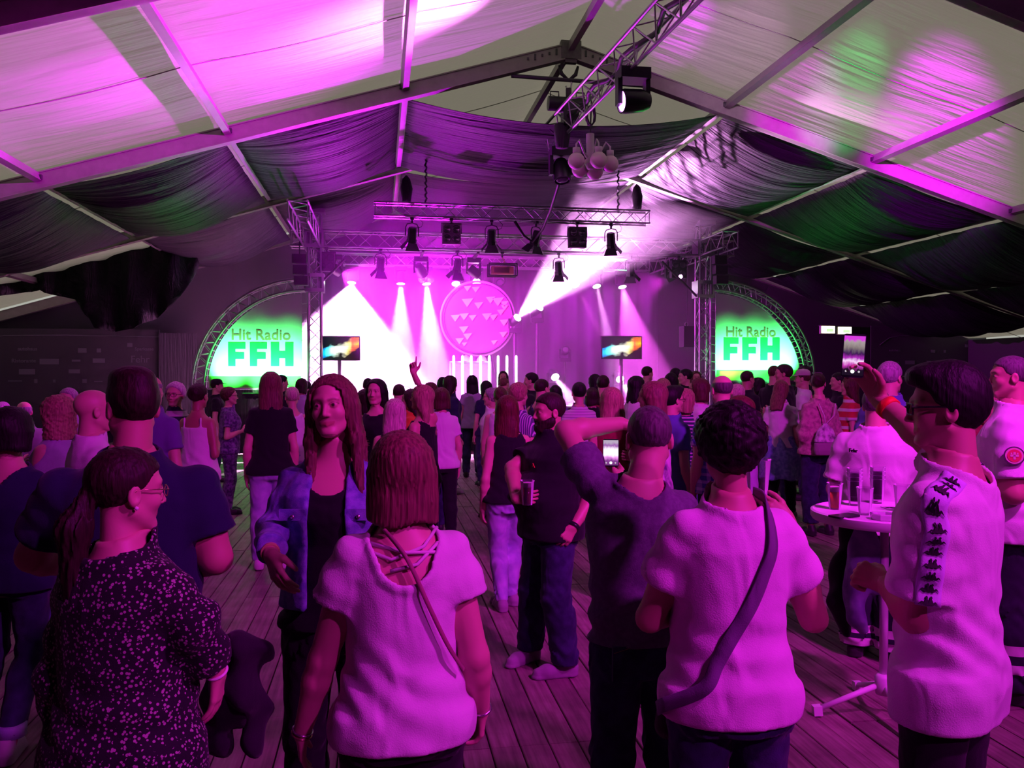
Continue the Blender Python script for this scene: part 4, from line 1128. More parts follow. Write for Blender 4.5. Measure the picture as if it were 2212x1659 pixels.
    def head(s, p, fine=True):
        q = s.headlocal(p)
        fem = s.sex != 'm'
        d = ell(q, (0, -0.014, 0.034), (0.0755, 0.097, 0.083))
        d = smin(d, ell(q, (0, 0.020, -0.032), (0.060, 0.066, 0.082)), 0.03)
        ax = np.stack([np.abs(q[:, 0]), q[:, 1], q[:, 2]], 1)
        jw = 0.0 if fem else 0.006
        d = smin(d, rc(ax, (0.050 + jw, 0.0, -0.055), (0.016 + jw, 0.060, -0.098), 0.018, 0.016), 0.025)
        d = smin(d, ell(ax, (0.0, 0.064, -0.098), (0.022 + jw, 0.021, 0.017)), 0.02)
        if fine:
            d = smin(d, ell(ax, (0.036, 0.055, -0.026), (0.024, 0.024, 0.022)), 0.02)
            d = smin(d, rc(ax, (0.0, 0.083, 0.026), (0.040, 0.066, 0.026), 0.012, 0.010), 0.016)
            d = smax(d, -ell(ax, (0.031, 0.096, 0.005), (0.020, 0.018, 0.0115)), 0.012)
            d = smin(d, ell(ax, (0.031, 0.0735, 0.004), (0.0150, 0.0140, 0.0135)), 0.003)
            d = smin(d, rc(q, (0, 0.080, 0.014), (0, 0.1025, -0.030), 0.0070, 0.0092), 0.011)
            d = smin(d, ell(ax, (0.0105, 0.092, -0.034), (0.0080, 0.009, 0.006)), 0.006)
            d = smin(d, rc(ax, (0.0, 0.0815, -0.0612), (0.025, 0.0735, -0.0590), 0.0046, 0.0036), 0.006)
            d = smin(d, rc(ax, (0.0, 0.0815, -0.0700), (0.022, 0.0745, -0.0655), 0.0052, 0.0038), 0.006)
            d = smax(d, -rc(ax, (0.0, 0.0955, -0.0660), (0.028, 0.080, -0.0610), 0.0028, 0.0015), 0.004)
            e_ = ell(ax, (0.079, -0.010, -0.008), (0.011, 0.019, 0.031))
            e_ = smax(e_, -ell(ax, (0.090, -0.006, -0.004), (0.009, 0.011, 0.019)), 0.006)
            d = smin(d, e_, 0.008)
        return d * f4(s.hs)
    def neck(s, p):
        top = s.hc + s.hR @ (A3(0, -0.022, -0.05) * s.hs)
        r = (0.058 if s.sex == 'm' else 0.046) * s.hs
        return rc(p, s.neck0, top, r * 1.12, r)
    def torso(s, p, off=0.0): return loft(p, s.prof, off, 2.3, s.lean, s.z0)
    def armsdf(s, p, sd, off=0.0, flat=0.0):
        a = s.arm[sd]
        d = rc(p, a['S'], a['E'], s.ar * 1.08 + off, s.er + off)
        mid = a['E'] * 0.72 + a['W'] * 0.28
        d = smin(d, rc(p, a['E'], mid, s.er + off, s.er * 1.03 + off), 0.02)
        return smin(d, rc(p, mid, a['W'], s.er * 1.03 + off, s.wr + off), 0.02)
    def legsdf(s, p, sd, off=0.0, flare=0.0):
        hip, kn, an, _ = s.leg[sd]
        d = rc(p, hip, kn, s.thr + off, s.knr + off + flare * 0.4)
        calf = kn * 0.68 + an * 0.32 + A3(0, -0.012, 0)
        d = smin(d, rc(p, kn, calf, s.knr + off + flare * 0.4, s.knr * 0.98 + off + flare * 0.6), 0.03)
        return smin(d, rc(p, calf, an, s.knr * 0.98 + off + flare * 0.6, s.anr + off + flare), 0.03)
    def body(s, p):
        d = s.torso(p)
        for sd in 'LR':
            d = smin(d, s.armsdf(p, sd), 0.035 * s.k)
            d = smin(d, s.legsdf(p, sd), 0.03)
        d = smin(d, s.neck(p), 0.035)
        return smin(d, s.head(p, False), 0.02)
    def hand_prims(s, sd):
        a = s.arm[sd]
        sg = -1 if sd == 'L' else 1
        f = nrm(a['f']); n = np.asarray(a['n'], f4); n = nrm(n - f * float(n @ f)); t = np.cross(f, n)      # t: towards the thumb
        if 'thumb' in a: 
            if float(t @ np.asarray(a['thumb'], f4)) < 0: t = -t
        else:
            # right palm facing left with fingers ahead has the thumb up
            t = t if sd == 'R' else -t
        k = (0.98 if s.sex == 'm' else 0.88) * s.k
        W = a['W']; pr = []
        curl = a.get('curl', 30); curl = curl if isinstance(curl, (list, tuple)) else [curl * 0.8, curl, curl, curl * 1.1]
        spread = a.get('spread', 0.06)
        bases = [0.031, 0.0105, -0.0105, -0.030]; lens = [0.92, 1.02, 0.97, 0.78]
        for i in range(4):
            b0 = W + t * bases[i] * 0.55 * k + f * 0.008 * k
            kn = W + t * bases[i] * k + f * (0.088 - 0.006 * abs(i - 1.2)) * k
            pr.append((b0, kn, 0.0145 * k, 0.0115 * k))
            d = nrm(f + t * spread * (1.5 - i))
            ax = np.cross(d, n); ang = 0; q = kn
            for ln, mul, r0, r1 in ((0.043, 1.0, 0.0105, 0.0092), (0.027, 1.15, 0.0092, 0.0084), (0.021, 0.7, 0.0084, 0.0068)):
                ang += R(curl[i]) * mul * 0.75
                dd = d * math.cos(ang) + n * math.sin(ang)
                e_ = q + dd * ln * lens[i] * k
                pr.append((q, e_, r0 * k, r1 * k)); q = e_
        th = a.get('thumbcurl', 0.35)
        b0 = W + t * 0.020 * k + f * 0.018 * k
        d1 = nrm(t * 0.75 + f * 0.75 + n * 0.45 * (th + 0.4)); b1 = b0 + d1 * 0.046 * k
        d2 = nrm(t * 0.35 + f * 0.9 + n * th); b2 = b1 + d2 * 0.034 * k
        d3 = nrm(t * 0.1 + f * 0.9 + n * (th + 0.15)); b3 = b2 + d3 * 0.026 * k
        pr += [(b0, b1, 0.0165 * k, 0.0125 * k), (b1, b2, 0.0125 * k, 0.0108 * k), (b2, b3, 0.0105 * k, 0.008 * k)]
        a['grip'] = W + f * 0.075 * k + n * 0.040 * k
        a['t'] = t
        return pr
    def hand(s, p, pr, sd):
        a = s.arm[sd]
        d = rc(p, a['W'] - nrm(a['W'] - a['E']) * 0.06, a['W'], s.wr * 1.05, s.wr * 0.92)
        m = None
        for i, (x, y, r0, r1) in enumerate(pr):
            v = rc(p, x, y, r0, r1)
            isbase = (i < 16 and i % 4 == 0) or i == 16
            if isbase: d = smin(d, v, 0.014)
            else: m = v if m is None else np.minimum(m, v)
        return smin(d, m, 0.004)
    # ---- meshes
    def body_mesh(s, res=0.014, hres=0.006, handres=0.0048, fine=True, hands='LR', lips=1.0, browcol=(0.35, 0.28, 0.24)):
        lo, hi = s.bounds(0.05)
        zc = float(s.hc[2] - 0.135 * s.hs)
        cutn = nrm(s.hR @ A3(0, -0.28, 1.0)); cutp = s.hc + s.hR @ (A3(0, -0.02, -0.128) * s.hs)
        wcut = {sd: (s.arm[sd]['W'] - nrm(s.arm[sd]['W'] - s.arm[sd]['E']) * 0.012, nrm(s.arm[sd]['W'] - s.arm[sd]['E'])) for sd in 'LR'}
        def fb(p):
            d = s.body(p)
            q = p - s.hc
            near = np.sqrt((q * q).sum(1)) - 0.19 * s.hs
            return np.maximum(d, -np.maximum(-((p - cutp) @ cutn) + 0.006, near))
        parts = [polygonize(fb, lo, hi, res)]
        def fh(p):
            d = smin(s.head(p, fine), s.neck(p), 0.02)
            return np.maximum(d, -((p - cutp) @ cutn) - 0.006)
        parts.append(polygonize(fh, s.hc - 0.17 * s.hs, s.hc + 0.16 * s.hs, hres))
        for sd in hands:
            pr = s.hand_prims(sd)
            ps = np.array([q for x in pr for q in x[:2]] + [s.arm[sd]['W']])
            c, nn = wcut[sd]
            def fhand(p): return np.maximum(s.hand(p, pr, sd), -((p - c) @ nn) - 0.02)
            parts.append(polygonize(fhand, ps.min(0) - 0.04, ps.max(0) + 0.04, handres))
        V = np.concatenate([x[0] for x in parts])
        col = np.ones((len(V), 4), f4)
        q = s.headlocal(V); aq = np.abs(q[:, 0])
        face = (q[:, 1] > 0.03) & (np.abs(q[:, 2]) < 0.14)
        def mask(d, w): return np.clip(0.5 - d / w, 0, 1) * face
        ax = np.stack([aq, q[:, 1], q[:, 2]], 1)
        lip = np.minimum(rc(ax, (0, 0.0835, -0.0618), (0.026, 0.0760, -0.0600), 0.0056, 0.0042), rc(ax, (0, 0.0830, -0.0698), (0.022, 0.0765, -0.0655), 0.0062, 0.0042))
        m = mask(lip, 0.004)[:, None]
        col[:, :3] = col[:, :3] * (1 - m) + m * np.array([0.74, 0.46, 0.48]) * lips + m * (1 - lips) * col[:, :3]
        br = rc(ax, (0.014, 0.088, 0.0235), (0.034, 0.084, 0.0275), 0.0042, 0.0040); br = np.minimum(br, rc(ax, (0.034, 0.084, 0.0275), (0.047, 0.07, 0.021), 0.0040, 0.002))
        m = (np.clip(0.5 - br / 0.006, 0, 1) * face)[:, None]; col[:, :3] = col[:, :3] * (1 - m * 0.85) + m * 0.85 * np.array(browcol)
        ey = np.sqrt((aq - 0.031) ** 2 + ((q[:, 2] - 0.004) * 1.55) ** 2)
        m = (np.clip((0.0160 - ey) / 0.0025, 0, 1) * face)[:, None]; col[:, :3] = col[:, :3] * (1 - m) + m * np.array([1.0, 0.98, 1.02])
        m = (np.clip((0.0080 - np.sqrt((aq - 0.031) ** 2 + (q[:, 2] - 0.005) ** 2)) / 0.002, 0, 1) * face)[:, None]; col[:, :3] = col[:, :3] * (1 - m) + m * np.array([0.05, 0.04, 0.04])
        lid = np.abs(ey - 0.0172) ; m = (np.clip((0.0028 - lid) / 0.002, 0, 1) * face * (q[:, 2] > 0.005))[:, None]; col[:, :3] = col[:, :3] * (1 - m * 0.8) + m * 0.8 * np.array([0.12, 0.08, 0.08])
        s.lastV = V
        return to_mesh('body', parts, col)
    def bounds(s, m=0.05):
        ps = [s.hc + A3(0, 0, 0.14), s.hc - 0.13, s.hc + 0.13, A3(-s.prof[1][1], -0.2, 0), A3(s.prof[1][1], 0.25, 0)]
        for sd in 'LR':
            ps += [s.arm[sd]['S'] + 0.07, s.arm[sd]['S'] - 0.07, s.arm[sd]['E'] + 0.05, s.arm[sd]['E'] - 0.05, s.arm[sd]['W'] + 0.04, s.arm[sd]['W'] - 0.04]
            for q in s.leg[sd][:3]: ps += [q + A3(0.1, 0.1, 0), q - A3(0.1, 0.1, 0)]
        ps = np.array(ps)
        return ps.min(0) - m, ps.max(0) + m
    def top_mesh(s, res=0.011, sleeve=0.55, hem=0.47, loose=0.018, flare=0.03, neck=(0.075, 0.0, 0.0), fold=0.006, seed=0.0, straps=None, vback=None, sleeve_loose=None, hemtilt=0.0, collar=None, open_front=None, rib=0.0105):
        """shirt; sleeve: 0 none .. 1 elbow .. 2 wrist; hem, as a part of the height"""
        H, k = s.H, s.k
        hz = hem * H
        prof = [(z, a, b, y) for z, a, b, y in s.prof]
        zz = [r[0] for r in prof]
        if hz < zz[0]: prof = [(hz - 0.02, prof[0][1] * 1.02, prof[0][2] * 1.02, prof[0][3])] + prof
        # cloth hangs: from the chest down the width never falls far inside the widest part above
        wmax = {}; out = []
        ch = max(r[1] for r in prof if r[0] > 0.66 * H); cd = max(r[2] for r in prof if r[0] > 0.66 * H)
        for z, a, b, y in prof:
            if z < 0.70 * H:
                t = (0.70 * H - z) / (0.24 * H); t = min(1, t)
                a = max(a, ch * (0.90 - 0.03 * t)) + flare * t; b = max(b, cd * (0.93)) + flare * 0.7 * t
            out.append((z, a, b, y))
        prof = out
        sl = loose if sleeve_loose is None else sleeve_loose
        def f(p):
            z = p[:, 2]
            dt = loft(p, prof, loose, 2.2, s.lean, s.z0)
            if fold:
                x, y = p[:, 0], p[:, 1]
                ang = np.arctan2(y, x)
                w = np.clip((0.80 * H - z) / (0.22 * H), 0.05, 1)
                sx = np.where(x > 0, 1.0, -1.0)
                g1 = np.exp(-((z - 0.585 * H) / (0.075 * H)) ** 2)
                f1 = np.sin(62 * z + sx * 34 * np.abs(x) + 3.5 * np.sin(9 * x + seed) + seed)
                f2 = np.sin(30 * x * sx + 26 * z + 2.5 * np.sin(14 * z + seed) + 1.7 * seed)
                f3 = np.sin(9 * ang + 4 * np.sin(5 * z + seed) + seed)
                fd = 0.75 * g1 * f1 + 0.30 * f2 * (0.4 + w) + 0.45 * f3 * np.clip((0.60 * H - z) / (0.12 * H), 0, 1)
                dt = dt + fold * 0.8 * fd * (0.25 + 0.75 * w)
            d = dt
            for sd in 'LR':
                a = s.arm[sd]
                if sleeve > 0:
                    e1 = a['E'] if sleeve >= 1 else a['S'] + (a['E'] - a['S']) * sleeve
                    r1 = s.ar * 1.08 + (s.er - s.ar * 1.08) * min(1, sleeve)
                    da = rc(p, a['S'], e1, s.ar * 1.0 + sl * 0.55, r1 + sl * (1.35 if sleeve < 1 else 1.0))
                    if sleeve > 1:
                        e2 = a['E'] + (a['W'] - a['E']) * (sleeve - 1)
                        da = smin(da, rc(p, a['E'], e2, s.er + sl, s.wr * 1.25 + sl), 0.03)
                        dirn, end = nrm(a['W'] - a['E']), e2
                    else: dirn, end = nrm(a['E'] - a['S']), e1
                    if fold:
                        tt = (p - a['S']) @ nrm(a['E'] - a['S'])
                        da = da + fold * 0.7 * np.sin(60 * tt + 14 * p[:, 1] + seed)
                    da = smax(da, (p - end) @ dirn, 0.006)
                    d = smin(d, da, 0.03)
                else:
                    # bare arm: open the shirt at the arm hole
                    pass
            if sleeve <= 0:
                for sd, sg in (('L', -1), ('R', 1)):
                    S = s.arm[sd]['S']
                    d = smax(d, -(rc(p, S + A3(sg * 0.012, 0, 0.10), S + A3(sg * 0.03, 0, -0.10), 0.062 * k, 0.05 * k)), 0.008)
            if hem < 0.54:
                for sd in 'LR':
                    hip, kn = s.leg[sd][0], s.leg[sd][1]
                    d = smin(d, np.maximum(rc(p, hip, kn, s.thr + loose + 0.016, s.knr + loose + 0.016), z - 0.52 * H), 0.05)
            zh = hz + hemtilt * p[:, 0]
            d = smax(d, zh - z, 0.006)
            # neckline
            nb = s.neck0
            nr, ny, nz = neck
            nc = rc(p, nb + A3(0, ny, nz - 0.01), nb + A3(0, ny * 0.5, 0.25), nr * k, nr * k * 1.5)
            dr = d + 0.002
            d = smax(d, -nc, 0.006)
            if rib: d = smin(d, np.sqrt(dr * dr + nc * nc) - rib, 0.004)
            if straps is not None:
                # strappy top: cut everything above the chest line except two straps
                cut = straps * H - z
                xs = np.abs(p[:, 0] - s.lean[0] * (z - s.z0)) - 0.085 * k
                keep = np.minimum(cut, 1e9)
                body_ = smax(d, -cut, 0.004)
                st = np.maximum(d, np.abs(xs) - 0.010)
                d = np.minimum(body_, st)
            if collar:
                tor = np.sqrt((np.sqrt((p[:, 0] - nb[0]) ** 2 + (p[:, 1] - nb[1] - 0.005) ** 2) - 0.068 * k) ** 2 + ((z - nb[2] - 0.035 * k + 0.25 * (p[:, 1] - nb[1])) * 0.55) ** 2) - 0.011
                d = smin(d, tor, 0.012)
            if open_front:
                xx = np.abs(p[:, 0]) - np.interp(z, [0.45 * H, 0.62 * H, 0.80 * H, 0.86 * H], open_front)
                d = smax(d, -np.maximum(xx, 0.0 - p[:, 1] + 0.02), 0.01)
            return d
        s.topf = f
        lo, hi = s.bounds(0.06); lo[2] = hz - 0.05; hi[2] = 0.90 * H + 0.05
        for sd in 'LR':
            if sleeve > 1 or s.arm[sd]['E'][2] > s.arm[sd]['S'][2]: hi[2] = max(hi[2], float(max(s.arm[sd]['E'][2], s.arm[sd]['W'][2])) + 0.1)
            if sleeve > 0.0: lo[2] = min(lo[2], float(s.arm[sd]['E'][2]) - 0.08)
            if sleeve > 1: lo[2] = min(lo[2], float(s.arm[sd]['W'][2]) - 0.08)
        V, Q = polygonize(f, lo, hi, res)
        return to_mesh('shirt', [(V, Q)])
    def bottom_mesh(s, res=0.013, length=1.0, loose=0.012, flare=0.008, waist=0.585, fold=0.004, skirt=None):
        H = s.H
        def f(p):
            z = p[:, 2]
            d = loft(p, s.prof, loose, 2.3, s.lean, s.z0)
            d = np.maximum(d, z - waist * H)
            if skirt:
                pr = [(skirt * H, s.prof[1][1] * 1.12, s.prof[1][2] * 1.15, 0), (0.5 * H, s.prof[1][1], s.prof[1][2], -0.01), (waist * H, s.prof[3][1], s.prof[3][2], 0)]
                return np.minimum(d, loft(p, pr, loose + 0.004, 2.2, s.lean, s.z0))
            for sd in 'LR':
                d = smin(d, s.legsdf(p, sd, loose, flare), 0.022)
            if fold:
                kz = np.exp(-((z - 0.27 * H) / 0.07) ** 2) + np.exp(-((z - 0.09 * H) / 0.05) ** 2) * 1.6 + 0.35 + np.exp(-((z - 0.47 * H) / 0.05) ** 2)
                d = d + fold * kz * np.sin(70 * z + 22 * p[:, 0] + 6 * np.sin(30 * p[:, 1]))
            zc = 0.045 * H + (1 - length) * 0.45 * H
            return np.maximum(d, zc - z)
        lo, hi = s.bounds(0.06); hi[2] = waist * H + 0.04; lo[2] = -0.03
        xs = [s.leg[sd][j][0] for sd in 'LR' for j in range(3)]; ys = [s.leg[sd][j][1] for sd in 'LR' for j in range(3)]
        lo[0] = min(min(xs) - 0.14, -s.prof[1][1] - 0.08); hi[0] = max(max(xs) + 0.14, s.prof[1][1] + 0.08); lo[1] = min(min(ys) - 0.14, -0.24); hi[1] = max(max(ys) + 0.14, 0.26)
        return to_mesh('trousers', [polygonize(f, lo, hi, res)])
    def shoe_mesh(s, sd, res=0.0095):
        hip, kn, an, toe = s.leg[sd]
        k = s.k * (1.0 if s.sex == 'm' else 0.9)
        fx, fy = math.sin(R(toe)), math.cos(R(toe))
        fwd = A3(fx, fy, 0)
        heel = A3(an[0], an[1], max(0.045, an[2] - 0.04 * H_(s))) - fwd * 0.03 * k
        z0 = an[2] - 0.05 * s.H
        ball = A3(an[0], an[1], z0 + 0.036) + fwd * 0.12 * k; tip = A3(an[0], an[1], z0 + 0.032) + fwd * 0.175 * k
        hl = A3(an[0], an[1], z0 + 0.042) - fwd * 0.035 * k
        def f(p):
            d = rc(p, hl, ball, 0.042 * k, 0.045 * k)
            d = smin(d, rc(p, ball, tip, 0.045 * k, 0.034 * k), 0.02)
            d = smin(d, rc(p, hl + A3(0, 0, 0.01), an + A3(0, 0, 0.035), 0.042 * k, 0.045 * k), 0.03)
            d = smax(d, z0 + 0.001 - p[:, 2], 0.006)
            sole = np.maximum(np.minimum(rc(p * A3(1, 1, 0.01), hl * A3(1, 1, 0.01), tip * A3(1, 1, 0.01), 0.047 * k, 0.042 * k), 9), np.maximum(z0 + 0.001 - p[:, 2], p[:, 2] - z0 - 0.026))
            return smax(np.minimum(d, sole), p[:, 2] - an[2] - 0.035, 0.008)
        ps = np.array([hl, ball, tip, an])
        return to_mesh('shoe', [polygonize(f, ps.min(0) - 0.07, ps.max(0) + 0.08, res, 2)])
    def hair_mesh(s, style, res=0.007, seed=0.0, length=None, vol=1.0, front=0.0):
        hs = s.hs
        L = length
        def cutline(y, pts):
            a = np.array(pts); return np.interp(y, a[:, 0], a[:, 1])
        def f(p):
            q = s.headlocal(p)
            x, y, z = q[:, 0], q[:, 1], q[:, 2]
            ax = np.abs(x)
            ang = np.arctan2(x, -y - 0.01)
            strand = 0.0022 * np.sin(46 * ang + 5 * np.sin(18 * z + seed)) + 0.0016 * np.sin(91 * ang + 14 * z + seed)
            if style in ('short', 'thin', 'quiff', 'buzz', 'fade'):
                o = dict(short=0.011, thin=0.004, quiff=0.014, buzz=0.005, fade=0.009)[style] * vol
                d = ell(q, (0, -0.014, 0.034), (0.0755 + o * 0.7, 0.097 + o, 0.083 + o * (1.6 if style in ('quiff', 'fade') else 1.1)))
                if style == 'quiff': d = smin(d, ell(q, (0.0, 0.055, 0.105), (0.062, 0.05, 0.032)), 0.03)
                if style == 'fade': d = smin(d, ell(q, (0.0, 0.0, 0.105), (0.066, 0.09, 0.034)), 0.03)
                n = 0.0012 * np.sin(140 * x + 60 * y + seed + 3 * np.sin(50 * z)) * np.sin(120 * y - 70 * z + 2 * np.sin(60 * x))
                d = d + n
                zc = cutline(y, [(-0.13, -0.085), (-0.06, -0.078), (-0.03, -0.05), (-0.012, -0.012), (0.005, 0.005), (0.03, 0.022), (0.045, 0.052), (0.075, 0.068), (0.12, 0.082)])
                d = smax(d, (zc - z) * 0.8, 0.008)
                if style == 'thin':
                    pass
                return d * f4(hs)
            if style == 'wreath':      # bald on top
                d = ell(q, (0, -0.014, 0.034), (0.0785, 0.101, 0.085))
                zc = cutline(y, [(-0.13, -0.08), (-0.06, -0.072), (-0.03, -0.05), (-0.012, -0.012), (0.02, 0.012), (0.05, 0.05)])
                d = smax(d, (zc - z) * 0.8, 0.006); d = smax(d, z - 0.060 + 0.10 * np.maximum(y, -0.05), 0.01)
                return smax(d, y - 0.04, 0.006) * f4(hs)
            curly = style in ('curly', 'curlybob', 'shortcurly')
            n = strand
            if curly:
                sc_ = 1.0
                xw, yw, zw = x + 0.012 * np.sin(63 * z + 31 * y), y + 0.012 * np.sin(57 * x + 23 * z), z + 0.012 * np.sin(61 * y + 37 * x)
                n = 0.006 * np.sin(118 * xw + seed) * np.sin(109 * yw + 1.3 * seed) * np.sin(113 * zw) + 0.003 * np.sin(170 * zw + 130 * xw) * np.sin(150 * yw)
            if style in ('bun', 'pony', 'updo'):
                d = ell(q, (0, -0.014, 0.034), (0.0835, 0.105, 0.092)) + strand * 0.7
                zc = cutline(y, [(-0.13, -0.08), (-0.06, -0.072), (-0.03, -0.045), (-0.012, -0.005), (0.02, 0.015), (0.045, 0.052), (0.075, 0.066), (0.12, 0.08)])
                d = smax(d, (zc - z) * 0.8, 0.006)
                if style == 'bun': d = smin(d, ell(q, (0, -0.105, 0.075), (0.045, 0.042, 0.042)) + strand, 0.012)
                if style == 'updo': d = smin(d, ell(q, (0, -0.085, 0.03), (0.06, 0.05, 0.075)) + 0.004 * np.sin(70 * z + 50 * x), 0.02)
                if style == 'pony':
                    LL = L or 0.30
                    b0, b1, b2 = A3(0, -0.105, -0.01), A3(0.0, -0.135, -0.10), A3(0.0, -0.12, -LL)
                    d = smin(d, smin(rc(q, b0, b1, 0.024, 0.040), rc(q, b1, b2, 0.040, 0.022), 0.03) + strand * 1.5, 0.015)
                return d * f4(hs)
            # hair that falls: cap + curtain
            v = vol
            d = ell(q, (0, -0.018, 0.028), (0.0755 + 0.017 * v, 0.100 + 0.014 * v, 0.088 + 0.011 * v))
            LL = L if L is not None else (0.125 if style in ('bob', 'curlybob') else 0.07 if style in ('shortcurly',) else 0.34)
            if style == 'shortcurly':
                d = ell(q, (0, -0.018, 0.030), (0.0755 + 0.020 * v, 0.098 + 0.018 * v, 0.086 + 0.020 * v))
            else:
                pr = [(-LL - 0.01, (0.088 if LL > 0.2 else 0.090) * (0.85 if LL > 0.2 else 1.0) + 0.012 * v, 0.040 if LL > 0.2 else 0.085, -0.085 if LL > 0.2 else -0.035), (-0.16, 0.088 + 0.016 * v, 0.05 if LL > 0.2 else 0.088, -0.075 if LL > 0.2 else -0.035),
                      (-0.08, 0.082 + 0.022 * v, 0.083, -0.038), (0.0, 0.080 + 0.020 * v, 0.092, -0.022), (0.05, 0.075, 0.085, -0.015)]
                pr = sorted([r for r in pr if r[0] >= -LL - 0.011])
                cur = loft(q, pr, 0.0, 2.2)
                d = smin(d, cur, 0.03)
                d = smax(d, -LL - z + 0.008 * np.sin(40 * x + seed), 0.012)
            d = d + n * (0.8 if not curly else 1.0)
            if front:
                aq_ = np.stack([ax, y, z], 1)
                lock = smin(rc(aq_, (0.080, 0.0, 0.01), (0.088, 0.012, -0.13), 0.020, 0.026), rc(aq_, (0.088, 0.012, -0.13), (0.098, 0.045, -front), 0.026, 0.014), 0.02) + n
                d = smin(d, lock, 0.02)
            # open the face
            fw_ = cutline(z, [(-0.6, 0.075), (-0.12, 0.062), (-0.05, 0.060), (0.02, 0.062), (0.055, 0.058), (0.078, 0.03), (0.095, 0.0)])
            yf = cutline(z, [(-0.6, 0.0), (-0.10, 0.005), (0.0, 0.012), (0.05, 0.04), (0.09, 0.075)])
            if style == 'shortcurly':
                yf = cutline(z, [(-0.12, -0.03), (-0.04, -0.012), (0.01, 0.012), (0.05, 0.045), (0.09, 0.075)]); fw_ = fw_ + 0.06
                d = smax(d, (cutline(y, [(-0.13, -0.09), (-0.05, -0.08), (0.0, -0.03), (0.03, 0.0)]) - z) * 0.8, 0.01)
            face = smax(yf - y, ax - fw_, 0.01)          # negative inside the opening
            d = smax(d, -face, 0.008)
            # sides end in front of the ears unless long
            d = smax(d, y - cutline(z, [(-0.6, 0.035 if not front else 0.2), (-0.05, 0.045), (0.03, 0.065), (0.08, 0.12)]), 0.008)
            # keep the strands from filling the neck
            inner = np.minimum(ell(q, (0, 0.0, -0.10), (0.045, 0.05, 0.08)), 9)
            return d * f4(hs)
        LL = (L or 0.36) * hs if style in ('long', 'bob', 'curly', 'curlybob', 'pony') else 0.13 * hs
        ext = 0.16 * hs * max(1, vol * 0.8)
        lo = s.hc - A3(ext, ext + 0.02, max(LL + 0.03, 0.14)); hi = s.hc + A3(ext, ext, 0.17)
        if style in ('long', 'curly', 'pony'): lo[:2] -= 0.04; hi[:2] += 0.04
        return to_mesh('hair', [polygonize(f, lo, hi, res)])
def H_(s): return s.H

# ------------------------------------------------------------------ people materials
def skin_mat(name, col):
    if name in _mats: return _mats[name]
    m = bpy.data.materials.new(name); nt, N, L, b = nodes_of(m)
    at = N.new('ShaderNodeAttribute'); at.attribute_name = 'tint'
    mx = N.new('ShaderNodeMix'); mx.data_type = 'RGBA'; mx.blend_type = 'MULTIPLY'; mx.inputs['Factor'].default_value = 1
    mx.inputs['A'].default_value = (*col, 1); L.new(at.outputs['Color'], mx.inputs['B']); L.new(mx.outputs['Result'], b.inputs['Base Color'])
    b.inputs['Roughness'].default_value = 0.48
    noise_bump(nt, b, 160, 0.12, 0.002)
    _mats[name] = m
    return m
SKIN = [skin_mat('skin_tone_fair', (0.62, 0.36, 0.27)), skin_mat('skin_tone_medium', (0.52, 0.28, 0.20)), skin_mat('skin_tone_tan', (0.40, 0.20, 0.13))]
HAIRC = dict(black=(0.010, 0.008, 0.008), darkbrown=(0.025, 0.014, 0.010), brown=(0.075, 0.038, 0.022), auburn=(0.085, 0.030, 0.018), lightbrown=(0.15, 0.085, 0.05), blond=(0.32, 0.22, 0.12), paleblond=(0.50, 0.42, 0.32), copper=(0.17, 0.080, 0.055), grey=(0.30, 0.28, 0.28), white=(0.55, 0.52, 0.50), darkgrey=(0.10, 0.09, 0.09))
def hair_mat(c):
    n = 'hair_' + c
    if n in _mats: return _mats[n]
    m = bpy.data.materials.new(n); nt, N, L, b = nodes_of(m)
    col = HAIRC[c]
    tc = N.new('ShaderNodeTexCoord'); mp = N.new('ShaderNodeMapping'); mp.inputs['Scale'].default_value = (70, 70, 5)
    nz = N.new('ShaderNodeTexNoise'); nz.inputs['Scale'].default_value = 1.6; nz.inputs['Detail'].default_value = 4
    cr = N.new('ShaderNodeValToRGB'); cr.color_ramp.elements[0].color = (*[x * 0.55 for x in col], 1); cr.color_ramp.elements[0].position = 0.3
    cr.color_ramp.elements[1].color = (*[min(1, x * 1.5) for x in col], 1); cr.color_ramp.elements[1].position = 0.72
    bp = N.new('ShaderNodeBump'); bp.inputs['Strength'].default_value = 0.6; bp.inputs['Distance'].default_value = 0.006
    L.new(tc.outputs['Object'], mp.inputs[0]); L.new(mp.outputs[0], nz.inputs['Vector']); L.new(nz.outputs['Fac'], cr.inputs[0]); L.new(cr.outputs[0], b.inputs['Base Color'])
    L.new(nz.outputs['Fac'], bp.inputs['Height']); L.new(bp.outputs[0], b.inputs['Normal'])
    b.inputs['Roughness'].default_value = 0.55; b.inputs['Specular IOR Level'].default_value = 0.22
    _mats[n] = m
    return m
